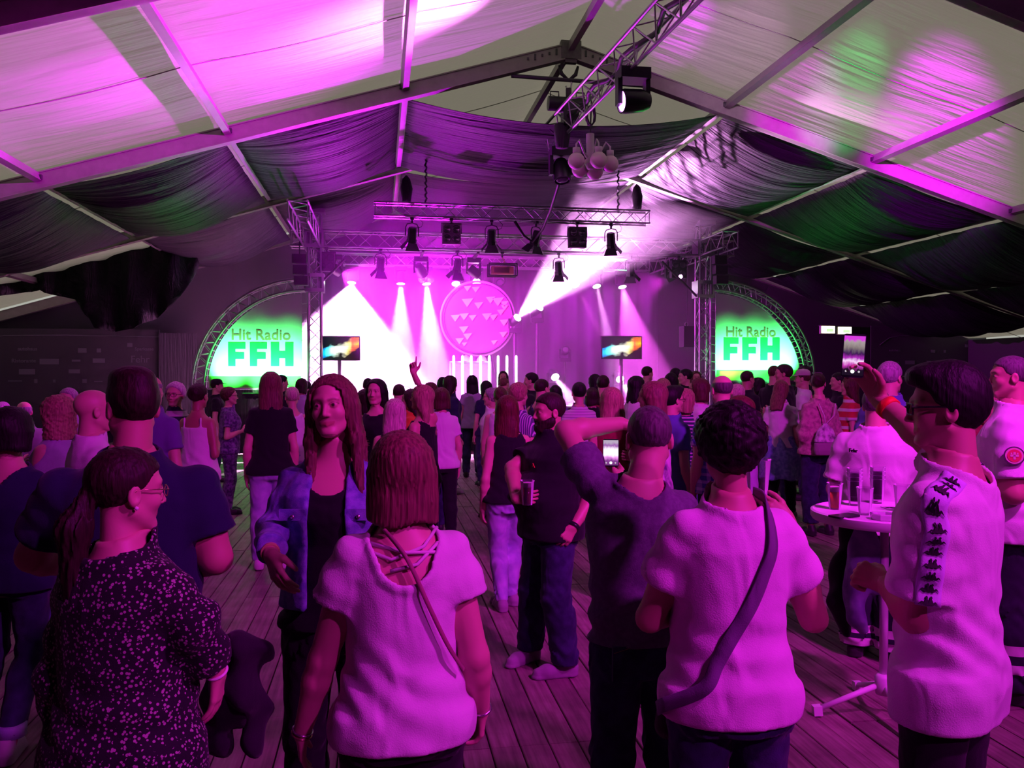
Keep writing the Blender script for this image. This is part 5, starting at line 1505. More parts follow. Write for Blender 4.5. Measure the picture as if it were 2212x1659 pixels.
def cloth(name, col, rough=0.85, pattern=None, col2=(0.8, 0.8, 0.8), scale=30.0, weave=260, fold=0.35):
    n = 'cloth_' + name
    if n in _mats: return _mats[n]
    m = bpy.data.materials.new(n); nt, N, L, b = nodes_of(m)
    b.inputs['Base Color'].default_value = (*col, 1); b.inputs['Roughness'].default_value = rough; b.inputs['Specular IOR Level'].default_value = 0.25
    b.inputs['Sheen Weight'].default_value = 0.1
    tc = N.new('ShaderNodeTexCoord')
    nz = N.new('ShaderNodeTexNoise'); nz.inputs['Scale'].default_value = 5.0; nz.inputs['Detail'].default_value = 1.2; nz.inputs['Distortion'].default_value = 1.2
    mpf = N.new('ShaderNodeMapping'); mpf.inputs['Scale'].default_value = (1.5, 1.5, 1.0); mpf.inputs['Rotation'].default_value = (R(20), R(35), 0)
    nz2 = N.new('ShaderNodeTexNoise'); nz2.inputs['Scale'].default_value = weave; nz2.inputs['Detail'].default_value = 1
    L.new(tc.outputs['Object'], mpf.inputs[0]); L.new(mpf.outputs[0], nz.inputs['Vector']); L.new(tc.outputs['Object'], nz2.inputs['Vector'])
    ad = N.new('ShaderNodeMath'); ad.operation = 'MULTIPLY_ADD'; ad.inputs[1].default_value = 0.06; L.new(nz2.outputs['Fac'], ad.inputs[0]); L.new(nz.outputs['Fac'], ad.inputs[2])
    bp = N.new('ShaderNodeBump'); bp.inputs['Strength'].default_value = fold; bp.inputs['Distance'].default_value = 0.035
    L.new(ad.outputs[0], bp.inputs['Height']); L.new(bp.outputs[0], b.inputs['Normal'])
    mx = N.new('ShaderNodeMix'); mx.data_type = 'RGBA'; mx.inputs['A'].default_value = (*col, 1); mx.inputs['B'].default_value = (*col2, 1)
    fac = None
    def wave(axis, sc, thr, distort=0.0):
        sp = N.new('ShaderNodeSeparateXYZ'); L.new(tc.outputs['Object'], sp.inputs[0])
        a = N.new('ShaderNodeMath'); a.operation = 'MULTIPLY'; a.inputs[1].default_value = sc; L.new(sp.outputs[axis], a.inputs[0])
        s_ = N.new('ShaderNodeMath'); s_.operation = 'SINE'; L.new(a.outputs[0], s_.inputs[0])
        g = N.new('ShaderNodeMath'); g.operation = 'GREATER_THAN'; g.inputs[1].default_value = thr; L.new(s_.outputs[0], g.inputs[0])
        return g.outputs[0]
    if pattern == 'stripes': fac = wave('Z', scale, 0.45)
    elif pattern == 'vstripes': fac = wave('X', scale, 0.3)
    elif pattern == 'plaid':
        a = N.new('ShaderNodeMath'); a.operation = 'ADD'; L.new(wave('Z', scale, 0.3), a.inputs[0]); L.new(wave('X', scale, 0.3), a.inputs[1])
        b2 = N.new('ShaderNodeMath'); b2.operation = 'MULTIPLY'; b2.inputs[1].default_value = 0.5; L.new(a.outputs[0], b2.inputs[0]); fac = b2.outputs[0]
    elif pattern == 'floral':      # small scattered blossoms
        vo = N.new('ShaderNodeTexVoronoi'); vo.inputs['Scale'].default_value = scale; vo.inputs['Randomness'].default_value = 1.0; L.new(tc.outputs['Object'], vo.inputs['Vector'])
        lt = N.new('ShaderNodeMath'); lt.operation = 'LESS_THAN'; lt.inputs[1].default_value = 0.36; L.new(vo.outputs['Distance'], lt.inputs[0])
        n3 = N.new('ShaderNodeTexNoise'); n3.inputs['Scale'].default_value = scale * 0.55; L.new(tc.outputs['Object'], n3.inputs['Vector'])
        g = N.new('ShaderNodeMath'); g.operation = 'GREATER_THAN'; g.inputs[1].default_value = 0.42; L.new(n3.outputs['Fac'], g.inputs[0])
        mm = N.new('ShaderNodeMath'); mm.operation = 'MULTIPLY'; L.new(lt.outputs[0], mm.inputs[0]); L.new(g.outputs[0], mm.inputs[1]); fac = mm.outputs[0]
    elif pattern == 'mottle':
        n3 = N.new('ShaderNodeTexNoise'); n3.inputs['Scale'].default_value = scale; n3.inputs['Detail'].default_value = 5; L.new(tc.outputs['Object'], n3.inputs['Vector'])
        cr = N.new('ShaderNodeValToRGB'); cr.color_ramp.elements[0].position = 0.4; cr.color_ramp.elements[1].position = 0.65; L.new(n3.outputs['Fac'], cr.inputs[0]); fac = cr.outputs[0]
    elif pattern == 'zband':       # two pale bands low on the leg
        sp = N.new('ShaderNodeSeparateXYZ'); L.new(tc.outputs['Object'], sp.inputs[0])
        cr = N.new('ShaderNodeValToRGB'); cr.color_ramp.interpolation = 'CONSTANT'
        el = cr.color_ramp.elements; el[0].position = 0; el[0].color = (0, 0, 0, 1); el[1].position = col_band[0]; el[1].color = (1, 1, 1, 1)
        for q, v in zip(col_band[1:], (0, 1, 0)):
            x = el.new(q); x.color = (v, v, v, 1)
        L.new(sp.outputs['Z'], cr.inputs[0]); fac = cr.outputs[0]
    if fac is not None:
        L.new(fac, mx.inputs['Factor']); L.new(mx.outputs['Result'], b.inputs['Base Color'])
    _mats[n] = m
    return m
col_band = (0.23, 0.28, 0.33, 0.38)
# ================================================================== THE PEOPLE IN FRONT
M_SHOE_W = cloth('white_shoe_leather', (0.62, 0.60, 0.60), 0.5)
M_SHOE_D = cloth('dark_shoe_leather', (0.03, 0.03, 0.03), 0.45)
M_SHOE_G = cloth('grey_shoe_mesh', (0.30, 0.28, 0.30), 0.7)
M_JEANS_D = cloth('dark_blue_denim', (0.018, 0.022, 0.060), 0.9, 'mottle', (0.035, 0.045, 0.10), 14, fold=0.5)
M_JEANS_L = cloth('light_blue_denim', (0.30, 0.36, 0.52), 0.9, 'mottle', (0.48, 0.54, 0.68), 9, fold=0.5)
M_JEANS_M = cloth('mid_blue_denim', (0.06, 0.09, 0.22), 0.9, 'mottle', (0.10, 0.14, 0.30), 12, fold=0.5)
M_BLACKT = cloth('black_trousers', (0.010, 0.010, 0.013), 0.85)
M_WHITE = cloth('white_cotton', (0.74, 0.72, 0.72), 0.9, fold=0.5)
M_NAVY = cloth('navy_cotton', (0.014, 0.016, 0.055), 0.9)
M_BLACKC = cloth('black_cotton', (0.009, 0.009, 0.012), 0.9)
M_GREYT = cloth('grey_marl_cotton', (0.115, 0.10, 0.15), 0.95, 'mottle', (0.15, 0.135, 0.19), 60, fold=0.5)
M_FRAME = mat('dark_glasses_frame', (0.012, 0.010, 0.012), 0.25)
M_GOLD = mat('thin_gold_frame', (0.55, 0.38, 0.22), 0.25, 0.8)
M_GLASSL = mat('spectacle_lens', (0.75, 0.65, 0.75), 0.05)
def place(x, ytop, d):
    q = P(x, ytop, d)
    return Vector((q.x, q.y, 0)), q.z
class Hero:
    def __init__(s, label, x, ytop, dist, rot, H=None, **kw):
        s.loc, zt = place(x, ytop, dist)
        s.H = H or zt
        s.rot = R(rot) - YAW * 0
        s.o = empty('person', s.loc, s.rot, label=label, cat='person')
        s.kw = dict(kw, H=s.H)
    def L(s, x, y, d):
        w = P(x, y, d) - s.loc
        c, n = math.cos(-s.rot), math.sin(-s.rot)
        return A3(c * w.x - n * w.y, n * w.x + c * w.y, w.z)
    def D(s, v):
        c, n = math.cos(-s.rot), math.sin(-s.rot)
        return A3(c * v[0] - n * v[1], n * v[0] + c * v[1], v[2])
    def W(s, p):
        c, n = math.cos(s.rot), math.sin(s.rot)
        return Vector((c * p[0] - n * p[1], n * p[0] + c * p[1], p[2])) + s.loc
    def make(s, skin=0, hair=None, hairc='brown', hairkw=None, top=None, topm=None, topname='shirt', bottom=None, bottomm=None, botname='trousers', shoem=None, bodykw=None, res=1.0, **kw):
        s.kw.update(kw)
        s.B = b = Body(**s.kw)
        put('body', b.body_mesh(0.012 * res, 0.0045 * res, 0.0042 * res, **(bodykw or {})), SKIN[skin], s.o)
        if hair: put('hair', b.hair_mesh(hair, 0.0055 * res, **(hairkw or {})), hair_mat(hairc), s.o)
        if top is not None: put(topname, b.top_mesh(0.0085 * res, **top), topm, s.o)
        if bottom is not None: put(botname, b.bottom_mesh(0.011 * res, **bottom), bottomm, s.o)
        if shoem:
            for sd in 'LR': put('shoe', b.shoe_mesh(sd), shoem, s.o)
        return s
def glasses(h, frame=None, r=0.021, wide=1.25, thick=0.0016, temple=True, parent=None):
    b = h.B if hasattr(h, 'B') else h
    def w(q): return tuple(b.hc + b.hR @ (A3(*q) * b.hs))
    frame = frame or M_FRAME
    par = parent or h.o
    g = empty('glasses'); g.parent = par
    for sg in (-1, 1):
        pts = []
        for k in range(16):
            a = 2 * math.pi * k / 16
            ca, sa = math.cos(a), math.sin(a)
            pts.append(w((sg * 0.032 + r * wide * (abs(ca) ** 0.7) * (1 if ca > 0 else -1), 0.101 - 0.010 * (ca * sg > 0), 0.002 + r * 0.85 * (abs(sa) ** 0.7) * (1 if sa > 0 else -1))))
        put('rim', MB().tube(pts, thick, 6, closed=True).mesh('rim', True), frame, g)
        if temple: put('temple', MB().tube([w((sg * 0.058, 0.094, 0.008)), w((sg * 0.078, 0.05, 0.010)), w((sg * 0.083, -0.005, 0.010)), w((sg * 0.080, -0.025, -0.012))], thick * 1.2, 6).mesh('temple', True), frame, g)
    put('bridge', MB().tube([w((-0.008, 0.102, 0.006)), w((0, 0.106, 0.009)), w((0.008, 0.102, 0.006))], thick, 6).mesh('bridge', True), frame, g)
    return g
def strap(h, pts, width, thick, m, name='strap', parent=None, normal=None):
    """flat strap through local points"""
    pts = [Vector([float(c) for c in p]) for p in pts]
    # catmull-rom resample
    out = []
    for i in range(len(pts) - 1):
        p0, p1, p2, p3 = pts[max(i - 1, 0)], pts[i], pts[i + 1], pts[min(i + 2, len(pts) - 1)]
        for k in range(8):
            t = k / 8
            out.append(0.5 * ((2 * p1) + (p2 - p0) * t + (2 * p0 - 5 * p1 + 4 * p2 - p3) * t * t + (3 * p1 - p0 - 3 * p2 + p3) * t ** 3))
    out.append(pts[-1])
    vs, fs = [], []
    cen = Vector((0, 0, 0))
    for i, p in enumerate(out):
        t = (out[min(i + 1, len(out) - 1)] - out[max(i - 1, 0)]).normalized()
        n = normal(p) if normal else Vector((p.x, p.y, 0)).normalized()
        sd = t.cross(n).normalized()
        n2 = sd.cross(t)
        for a, b in ((-1, -1), (1, -1), (1, 1), (-1, 1)): vs.append(p + sd * a * width / 2 + n2 * b * thick / 2)
    for i in range(len(out) - 1):
        for k in range(4): fs.append((i * 4 + k, i * 4 + (k + 1) % 4, i * 4 + 4 + (k + 1) % 4, i * 4 + 4 + k))
    fs += [(0, 1, 2, 3), (len(out) * 4 - 1, len(out) * 4 - 2, len(out) * 4 - 3, len(out) * 4 - 4)]
    return put(name, MB().add(vs, fs).mesh(name, True), m, parent)
def on_torso(h, x, z, front=False, off=0.03):
    """point on the outside of the torso at local x, height z"""
    b = h.B; pr = np.array(b.prof)
    a = np.interp(z, pr[:, 0], pr[:, 1]) + off; d = np.interp(z, pr[:, 0], pr[:, 2]) + off; yc = np.interp(z, pr[:, 0], pr[:, 3])
    xx = (x - b.lean[0] * (z - b.z0)); t = max(0.0, 1 - (abs(xx) / a) ** 2.2) ** (1 / 2.2)
    return A3(x, yc + b.lean[1] * (z - b.z0) + (d * t if front else -d * t), z)

def on_cloth(b, p, out, gap=0.004, start=0.12):
    """slide a point inwards along -out until it lies just above the shirt"""
    p = np.array([float(q) for q in p], f4); o = nrm([float(q) for q in out]); q = p + o * f4(start)
    for _ in range(60):
        d = float(b.topf(q[None, :])[0])
        if d < gap: break
        q = q - o * f4(max(0.0015, (d - gap) * 0.7))
    return Vector([float(v) for v in q])
# --- woman in white tee with bob, back to us
h = Hero('person in a loose white tee with crossed back straps and copper bob hair', 868, 937, 2.4, 4, sex='f', w=1.08, d=1.10, hips=1.0, armr=1.22, belly=0.5)
lw = h.L
h.make(0, 'bob', 'copper', dict(length=0.150, vol=1.25), dict(sleeve=0.42, hem=0.475, loose=0.016, flare=0.004, neck=(0.098, -0.055, -0.045), fold=0.0065, seed=1.3, sleeve_loose=0.030), M_WHITE, 'shirt', dict(loose=0.010, waist=0.54), M_BLACKT, 'trousers', M_SHOE_D,
       arms=dict(L=dict(E=lw(697, 1425, 2.40), W=lw(652, 1585, 2.44), f=h.D((-0.02, 0.2, -1)), n=h.D((1, 0.2, 0)), curl=22), R=dict(E=lw(1026, 1418, 2.42), W=lw(1040, 1535, 2.52), f=h.D((0, 0.3, -1)), n=h.D((-1, 0.1, 0)), curl=40)))
H1 = h
M_TIE = cloth('pale_tie_cord', (0.7, 0.62, 0.66), 0.8)
b = h.B; nz = b.neck0[2]
def back(x, z, off=0.012): return on_torso(h, x, z, False, off)
zb = 0.80 * h.H
for pts in ([(-0.125, zb + 0.02), (-0.04, zb - 0.005), (0.05, zb + 0.025), (0.10, zb + 0.06)], [(-0.10, zb + 0.035), (0.0, zb + 0.012), (0.10, zb + 0.005)], [(0.095, zb + 0.03), (0.03, zb - 0.02), (-0.045, zb - 0.035)]):
    put('tie_strap', MB().tube([tuple(back(x, z, 0.016)) for x, z in pts], 0.0055, 6).mesh('tie_strap', True), M_TIE, h.o)
strap(h, [back(-0.06, zb + 0.075, 0.03), back(0.0, zb + 0.0, 0.034), back(0.06, 0.72 * h.H, 0.036), back(0.115, 0.65 * h.H, 0.045), back(0.165, 0.60 * h.H, 0.05)], 0.012, 0.004, cloth('dusty_pink_strap', (0.30, 0.13, 0.15), 0.6), parent=h.o, name='bag_strap')
def bracelet(h, sd, m, r=None, t=0.90, thick=0.0035, name='bracelet', width=None):
    a = h.B.arm[sd]; c = Vector([float(q) for q in (a['E'] + (a['W'] - a['E']) * t)]); d = Vector([float(q) for q in nrm(a['W'] - a['E'])])
    r = r or h.B.wr * 1.12
    q = d.to_track_quat('Z', 'Y').to_matrix()
    if width:
        me = MB().lathe([(r, -width / 2), (r + 0.003, -width / 2), (r + 0.003, width / 2), (r, width / 2)], 24, c, q).mesh(name, True)
    else:
        me = MB().tube([c + q @ Vector((r * math.cos(k * R(15)), r * math.sin(k * R(15)), 0)) for k in range(24)], thick, 6, closed=True).mesh(name, True)
    return put(name, me, m, h.o)
M_SILVER = mat('silver_jewellery', (0.75, 0.70, 0.72), 0.2, 0.9)
bracelet(h, 'L', M_SILVER, t=0.95); bracelet(h, 'L', M_GOLD, t=1.0); bracelet(h, 'R', M_SILVER, t=0.95, thick=0.005)

# --- woman in small-blossom blouse, profile with glasses
h = Hero('person in a black blouse with tiny pale blossoms, glasses and a low dark ponytail', 268, 972, 2.2, -28, sex='f', w=1.06, d=1.08, hips=1.0, armr=1.12, belly=0.4, head=(-26, -4, 0))
lw = h.L
M_FLORAL = cloth('blossom_blouse', (0.012, 0.008, 0.016), 0.8, 'floral', (0.42, 0.34, 0.36), 95)
h.make(0, 'pony', 'darkbrown', dict(length=0.34), dict(sleeve=1.80, hem=0.46, loose=0.026, flare=0.03, neck=(0.085, -0.012, -0.015), fold=0.008, seed=2.2, sleeve_loose=0.026, hemtilt=-0.12), M_FLORAL, 'blouse', dict(loose=0.01, waist=0.58), M_JEANS_D, 'trousers', M_SHOE_D,
       arms=dict(L='down', R=dict(E=lw(418, 1345, 2.16), W=lw(470, 1455, 2.24), f=h.D((-0.05, 0.1, -1)), n=h.D((-1, 0.2, 0)), curl=18)))
H2 = h
glasses(h, M_GOLD, 0.019, 1.3, 0.0013)
e = h.B.hc + h.B.hR @ (A3(0.083, -0.004, -0.040) * h.B.hs)
put('earring', smooth(MB().lathe([(0, -0.006), (0.005, -0.003), (0.006, 0), (0.005, 0.003), (0, 0.006)], 12, tuple(e)).mesh('earring')), mat('pearl', (0.85, 0.8, 0.8), 0.2), h.o)
for k in range(18):
    pass
bracelet(h, 'R', mat('pearl', (0.85, 0.8, 0.8), 0.2), t=0.97, thick=0.0045)

# --- broad man in navy tee
h = Hero('broad person in a navy tee with short dark hair and elbows out', 283, 806, 2.8, 6, sex='m', w=1.16, d=1.12, shw=1.22, armr=1.28, head=(30, 0, 0))
lw = h.L
h.make(1, 'fade', 'darkbrown', None, dict(sleeve=0.66, hem=0.46, loose=0.018, flare=0.01, neck=(0.078, 0, 0.0), fold=0.004, seed=0.4, sleeve_loose=0.022), M_NAVY, 'shirt', dict(loose=0.014, waist=0.57), M_JEANS_D, 'trousers', M_SHOE_D,
       arms=dict(L=dict(E=lw(72, 1200, 2.84), W=lw(150, 1225, 3.05), f=h.D((0.8, 0.5, 0.2)), n=h.D((0.3, -0.7, 0.3)), curl=55), R=dict(E=lw(466, 1205, 2.86), W=lw(400, 1215, 3.08), f=h.D((-0.8, 0.5, 0.2)), n=h.D((-0.3, -0.7, 0.3)), curl=55)))

# --- woman with dark bob at the edge
h = Hero('person in a dark navy top with thick dark bob hair beside the navy tee', 22, 884, 4.1, -12, sex='f', w=1.08, hips=1.05)
lw = h.L
h.make(0, 'bob', 'black', dict(length=0.10, vol=1.7), dict(sleeve=0.5, hem=0.47, loose=0.016, flare=0.02, neck=(0.10, -0.02, -0.03), fold=0.005, seed=3), M_NAVY, 'shirt', dict(loose=0.008, waist=0.6, length=0.93), M_JEANS_D, 'trousers', M_SHOE_W, res=1.25,
       arms=dict(L='down', R=dict(E=lw(38, 1150, 4.08), W=lw(112, 1182, 4.15), f=h.D((0.9, 0.1, 0.05)), n=h.D((0, 0.6, 0.6)), curl=30)),
       legs=dict(L=(A3(-0.12, 0.03, 0.47), A3(-0.16, -0.06, 0.083), 10), R=(A3(0.09, 0.02, 0.47), A3(0.11, -0.20, 0.083), -15)))
for sd in 'LR':
    an = h.B.leg[sd][2]; kn = h.B.leg[sd][1]
    c = Vector([float(q) for q in (an + (kn - an) * 0.14)])
    put('trouser_cuff', MB().lathe([(0.060, -0.028), (0.066, -0.026), (0.068, 0.03), (0.060, 0.034)], 20, c).mesh('trouser_cuff', True), M_JEANS_L, h.o)

# --- bald man, curly woman
h = Hero('bald person in a white shirt behind the navy tee, turned to the side', 200, 842, 4.6, -58, sex='m', w=1.05)
h.make(0, None, 'grey', None, dict(sleeve=0.6, hem=0.46, loose=0.018, neck=(0.078, 0, 0), fold=0.004, collar=True), M_WHITE, 'shirt', dict(loose=0.014), M_JEANS_D, 'trousers', M_SHOE_D, res=1.3, arms=dict(L='bent', R='bent'))
h = Hero('person with curly blond shoulder hair and a hand raised to the chest, pale top', 124, 858, 5.6, 62, sex='f', w=1.05)
h.make(0, 'curly', 'blond', dict(length=0.19, vol=1.8), dict(sleeve=1.5, hem=0.47, loose=0.018, neck=(0.09, 0, 0), fold=0.005), cloth('pale_grey_blue_cotton', (0.34, 0.36, 0.46)), 'shirt', dict(loose=0.01), M_JEANS_M, 'trousers', M_SHOE_W, res=1.3, arms=dict(L='hold', R='bent'))

# --- woman in denim jacket facing us
h = Hero('smiling person in an open blue denim jacket over a black top, facing the camera', 722, 812, 3.05, 172, sex='f', w=0.98, hips=0.98, head=(-6, 2, 5), headshift=(0, 0.03, 0))
lw = h.L
h.make(0, 'long', 'lightbrown', dict(length=0.36, vol=0.95, front=0.34), dict(sleeve=0.0, hem=0.50, loose=0.006, flare=0.0, neck=(0.085, 0.075, -0.065), fold=0.003), M_BLACKC, 'top', dict(loose=0.010, waist=0.61), M_BLACKT, 'trousers', M_SHOE_D, res=0.9, bodykw=dict(),
       arms=dict(R=dict(E=lw(588, 1150, 3.00), W=lw(584, 1195, 2.72), f=h.D((0.25, -0.35, -0.6)), n=h.D((0.7, 0.3, -0.2)), curl=26), L=dict(E=lw(785, 1160, 3.12), W=lw(800, 1290, 2.95), f=h.D((0, -0.3, -1)), n=h.D((-1, 0, 0)), curl=25)))
HD = h
M_DENIM = cloth('jacket_denim', (0.12, 0.16, 0.40), 0.9, 'mottle', (0.26, 0.30, 0.60), 26, weave=420, fold=0.7)
put('jacket', h.B.top_mesh(0.0085, sleeve=1.86, hem=0.545, loose=0.026, flare=0.02, neck=(0.088, 0.03, -0.01), fold=0.007, seed=5.1, sleeve_loose=0.020, open_front=[0.075, 0.075, 0.06, 0.075], rib=0.011, collar=True), M_DENIM, h.o)
for x, z in ((-0.115, 0.735), (0.115, 0.735)):
    c = on_torso(h, x, z * h.H, True, 0.036)
    put('pocket_flap', MB().box(tuple(c), (0.095, 0.012, 0.04)).mesh('pocket_flap'), M_DENIM, h.o)
    put('button', MB().lathe([(0.008, 0), (0.007, 0.004), (0, 0.005)], 12, tuple(c + A3(0, 0.009, -0.006)), Matrix.Rotation(R(-90), 3, 'X')).mesh('button', True), M_SILVER, h.o)
bracelet(h, 'R', cloth('yellow_green_band', (0.45, 0.5, 0.15)), t=0.97, width=0.015, name='wristband')
put('belt_buckle', MB().tube([tuple(on_torso(h, 0.03 + 0.018 * math.cos(k * R(30)), 0.585 * h.H + 0.018 * math.sin(k * R(30)), True, 0.016)) for k in range(12)], 0.002, 5, closed=True).mesh('belt_buckle', True), M_GOLD, h.o)

# --- man with beer
h = Hero('bearded person in black tee and jeans holding a cup of beer', 1188, 850, 5.19, 112, sex='m', w=1.08, d=1.18, belly=1.5, armr=1.15, head=(-8, -2, 0))
lw = h.L
h.make(1, 'short', 'darkbrown', dict(vol=0.7), dict(sleeve=0.62, hem=0.475, loose=0.026, flare=0.02, neck=(0.078, 0.005, 0.0), fold=0.006, seed=0.9, collar=True), M_BLACKC, 'shirt', dict(loose=0.022, flare=0.022, waist=0.56), M_JEANS_D, 'trousers', M_SHOE_G, res=1.15,
       arms=dict(R=dict(E=lw(1106, 1012, 5.22), W=lw(1114, 1078, 4.94), f=h.D((0.75, -0.35, 0.1)), n=h.D((0.5, 0.6, 0)), curl=48, thumb=h.D((0, 0, 1))), L=dict(E=lw(1282, 1068, 5.18), W=lw(1238, 1140, 5.02), f=h.D((-0.5, -0.2, -0.6)), n=h.D((0, 1, 0)), curl=40)),
       legs=dict(L=(A3(-0.14, 0.05, 0.47), A3(-0.20, 0.02, 0.083), 15), R=(A3(0.12, 0.05, 0.47), A3(0.14, 0.06, 0.083), -15)))
HB = h
# beard
def beard(h, m, thick=0.010, length=0.03):
    b = h.B
    def f(p):
        q = b.headlocal(p)
        d = b.head(p, False) / b.hs - thick
        d = smin(d, ell(q, (0, 0.052, -0.105), (0.042, 0.034, length)), 0.02)
        zc = np.interp(q[:, 1], [-0.02, 0.02, 0.05, 0.08, 0.1], [-0.02, -0.03, -0.045, -0.048, -0.045])
        d = smax(d, q[:, 2] - zc, 0.006)
        d = smax(d, -0.012 - q[:, 1], 0.006)
        ax = np.stack([np.abs(q[:, 0]), q[:, 1], q[:, 2]], 1)
        d = smax(d, -ell(ax, (0, 0.09, -0.066), (0.026, 0.02, 0.010)), 0.004)
        return (d + 0.0016 * np.sin(150 * q[:, 0]) * np.sin(130 * q[:, 2])) * b.hs
    put('beard', to_mesh('beard', [polygonize(f, b.hc - 0.18, b.hc + A3(0.14, 0.16, 0.05), 0.006)]), m, h.o)
beard(h, hair_mat('darkbrown'), 0.009, 0.045)
bracelet(h, 'L', M_BLACKG, t=0.97, width=0.024, name='watch')
c = on_torso(h, -0.07, 0.745 * h.H, True, 0.036)
put('shirt_logo', MB().prism([(-0.012, -0.012), (0.014, -0.008), (0.010, 0.014), (0.0, 0.004)], -0.002, 0.002).mesh('shirt_logo'), mat('red_logo_print', (0.7, 0.04, 0.03), 0.6), h.o, loc=tuple(c))

# --- man filming with his phone
h = Hero('person in a grey tee filming the stage, one bent arm raised over the phone', 1385, 880, 2.95, 2, sex='m', w=0.98, lean=(-0.02, 0.0), head=(-6, -6, 0), headshift=(0.055, 0.02, 0))
lw = h.L
h.make(0, 'thin', 'darkgrey', None, dict(sleeve=0.58, hem=0.525, loose=0.018, flare=0.012, neck=(0.084, -0.012, -0.012), fold=0.007, seed=4.0, sleeve_loose=0.026, rib=0.009), M_GREYT, 'shirt', dict(loose=0.014, waist=0.565), M_JEANS_D, 'trousers', M_SHOE_D,
       arms=dict(L=dict(E=lw(1222, 932, 3.12), W=lw(1342, 915, 3.25), f=h.D((0.9, 0.3, -0.15)), n=h.D((0.1, 0.2, -1)), curl=35, S=lw(1287, 1050, 2.96)), R=dict(E=lw(1440, 1110, 3.14), W=lw(1360, 1040, 3.30), f=h.D((-0.75, 0.15, 0.5)), n=h.D((0.5, -0.2, 0.8)), curl=40)))
HP = h
for x in (-0.085, 0.085):
    c = on_torso(h, x, 0.525 * h.H, False, 0.020)
    put('jeans_pocket', MB().box(tuple(c + A3(0, 0.004, -0.05)), (0.125, 0.014, 0.12)).mesh('jeans_pocket'), M_JEANS_D, h.o)
    put('pocket_stitch', MB().tube([tuple(c + A3(t, -0.006, 0.005 - abs(t) * 0.25)) for t in (-0.06, -0.03, 0, 0.03, 0.06)], 0.0012, 4).mesh('pocket_stitch'), M_GOLD, h.o)

# --- woman in pink-white tee with strap
h = Hero('person with bushy dark hair in a pale pink tee with a grey bag strap', 1577, 886, 2.5, -3, sex='f', w=1.08, d=1.12, hips=0.98, armr=1.22, belly=0.5)
lw = h.L
M_PINKT = cloth('pale_pink_cotton', (0.76, 0.50, 0.72), 0.9, fold=0.5)
h.make(1, 'shortcurly', 'black', dict(vol=1.75), dict(sleeve=0.56, hem=0.475, loose=0.016, flare=0.008, neck=(0.082, -0.01, -0.008), fold=0.005, seed=2.9, sleeve_loose=0.028), M_PINKT, 'shirt', dict(loose=0.012, waist=0.54), M_JEANS_D, 'trousers', M_SHOE_D,
       arms=dict(L=dict(E=lw(1404, 1335, 2.56), W=lw(1478, 1300, 2.76), f=h.D((0.6, 0.8, 0.0)), n=h.D((0.6, -0.3, 0)), curl=45), R=dict(E=lw(1757, 1335, 2.58), W=lw(1702, 1125, 2.74), f=h.D((-0.75, 0.1, 0.50)), n=h.D((-0.3, 0.6, 0.1)), curl=42, thumb=h.D((-0.2, 0, 1)))))
HW = h
def bk(x, z, off=0.036): return on_torso(h, x, z, False, off)
cl = lambda x, z, o=(0, -1, 0.15): tuple(on_cloth(h.B, (x, -0.02, z * h.H), o, 0.009, 0.26))
strap(h, [cl(0.085, 0.80, (0, 0.5, 1)), cl(0.088, 0.805, (0, -0.7, 1)), cl(0.078, 0.77), cl(0.045, 0.72), cl(0.005, 0.67), cl(-0.045, 0.62), cl(-0.09, 0.575), cl(-0.13, 0.535), cl(-0.12, 0.505, (-1, -0.5, 0)), cl(-0.12, 0.485, (-1, 0.05, 0))], 0.040, 0.005, cloth('grey_webbing', (0.16, 0.13, 0.20), 0.8), parent=h.o, name='bag_strap')

# --- man with logo sleeve and raised phone
h = Hero('person in a white tee with logo sleeve bands and dark glasses, raising a phone', 2050, 800, 2.5, 34, sex='m', w=0.98, head=(26, -2, 0), armr=1.05)
lw = h.L
h.make(1, 'quiff', 'black', dict(vol=1.5), dict(sleeve=0.80, hem=0.44, loose=0.018, flare=0.004, neck=(0.085, -0.012, -0.008), fold=0.007, seed=1.7, sleeve_loose=0.032, rib=0.011), M_WHITE, 'shirt', dict(loose=0.010, waist=0.53), M_BLACKT, 'trousers', M_SHOE_D,
       arms=dict(L=dict(E=lw(1978, 1330, 2.42), W=lw(1912, 1262, 2.58), f=h.D((-0.45, 0.8, 0.25)), n=h.D((0.4, 0.3, -0.5)), curl=78, thumbcurl=0.7), R=dict(E=lw(2010, 960, 2.80), W=lw(1897, 862, 3.00), f=h.D((-0.42, 0.15, 0.9)), n=h.D((-0.9, -0.35, -0.1)), curl=38, thumb=h.D((-0.2, -1, 0.3)))))
HK = h
glasses(h, M_FRAME, 0.020, 1.3, 0.0028)
bracelet(h, 'R', cloth('neon_red_band', (0.9, 0.05, 0.03), 0.5), t=0.80, width=0.028, name='wristband', r=h.B.wr * 1.25)
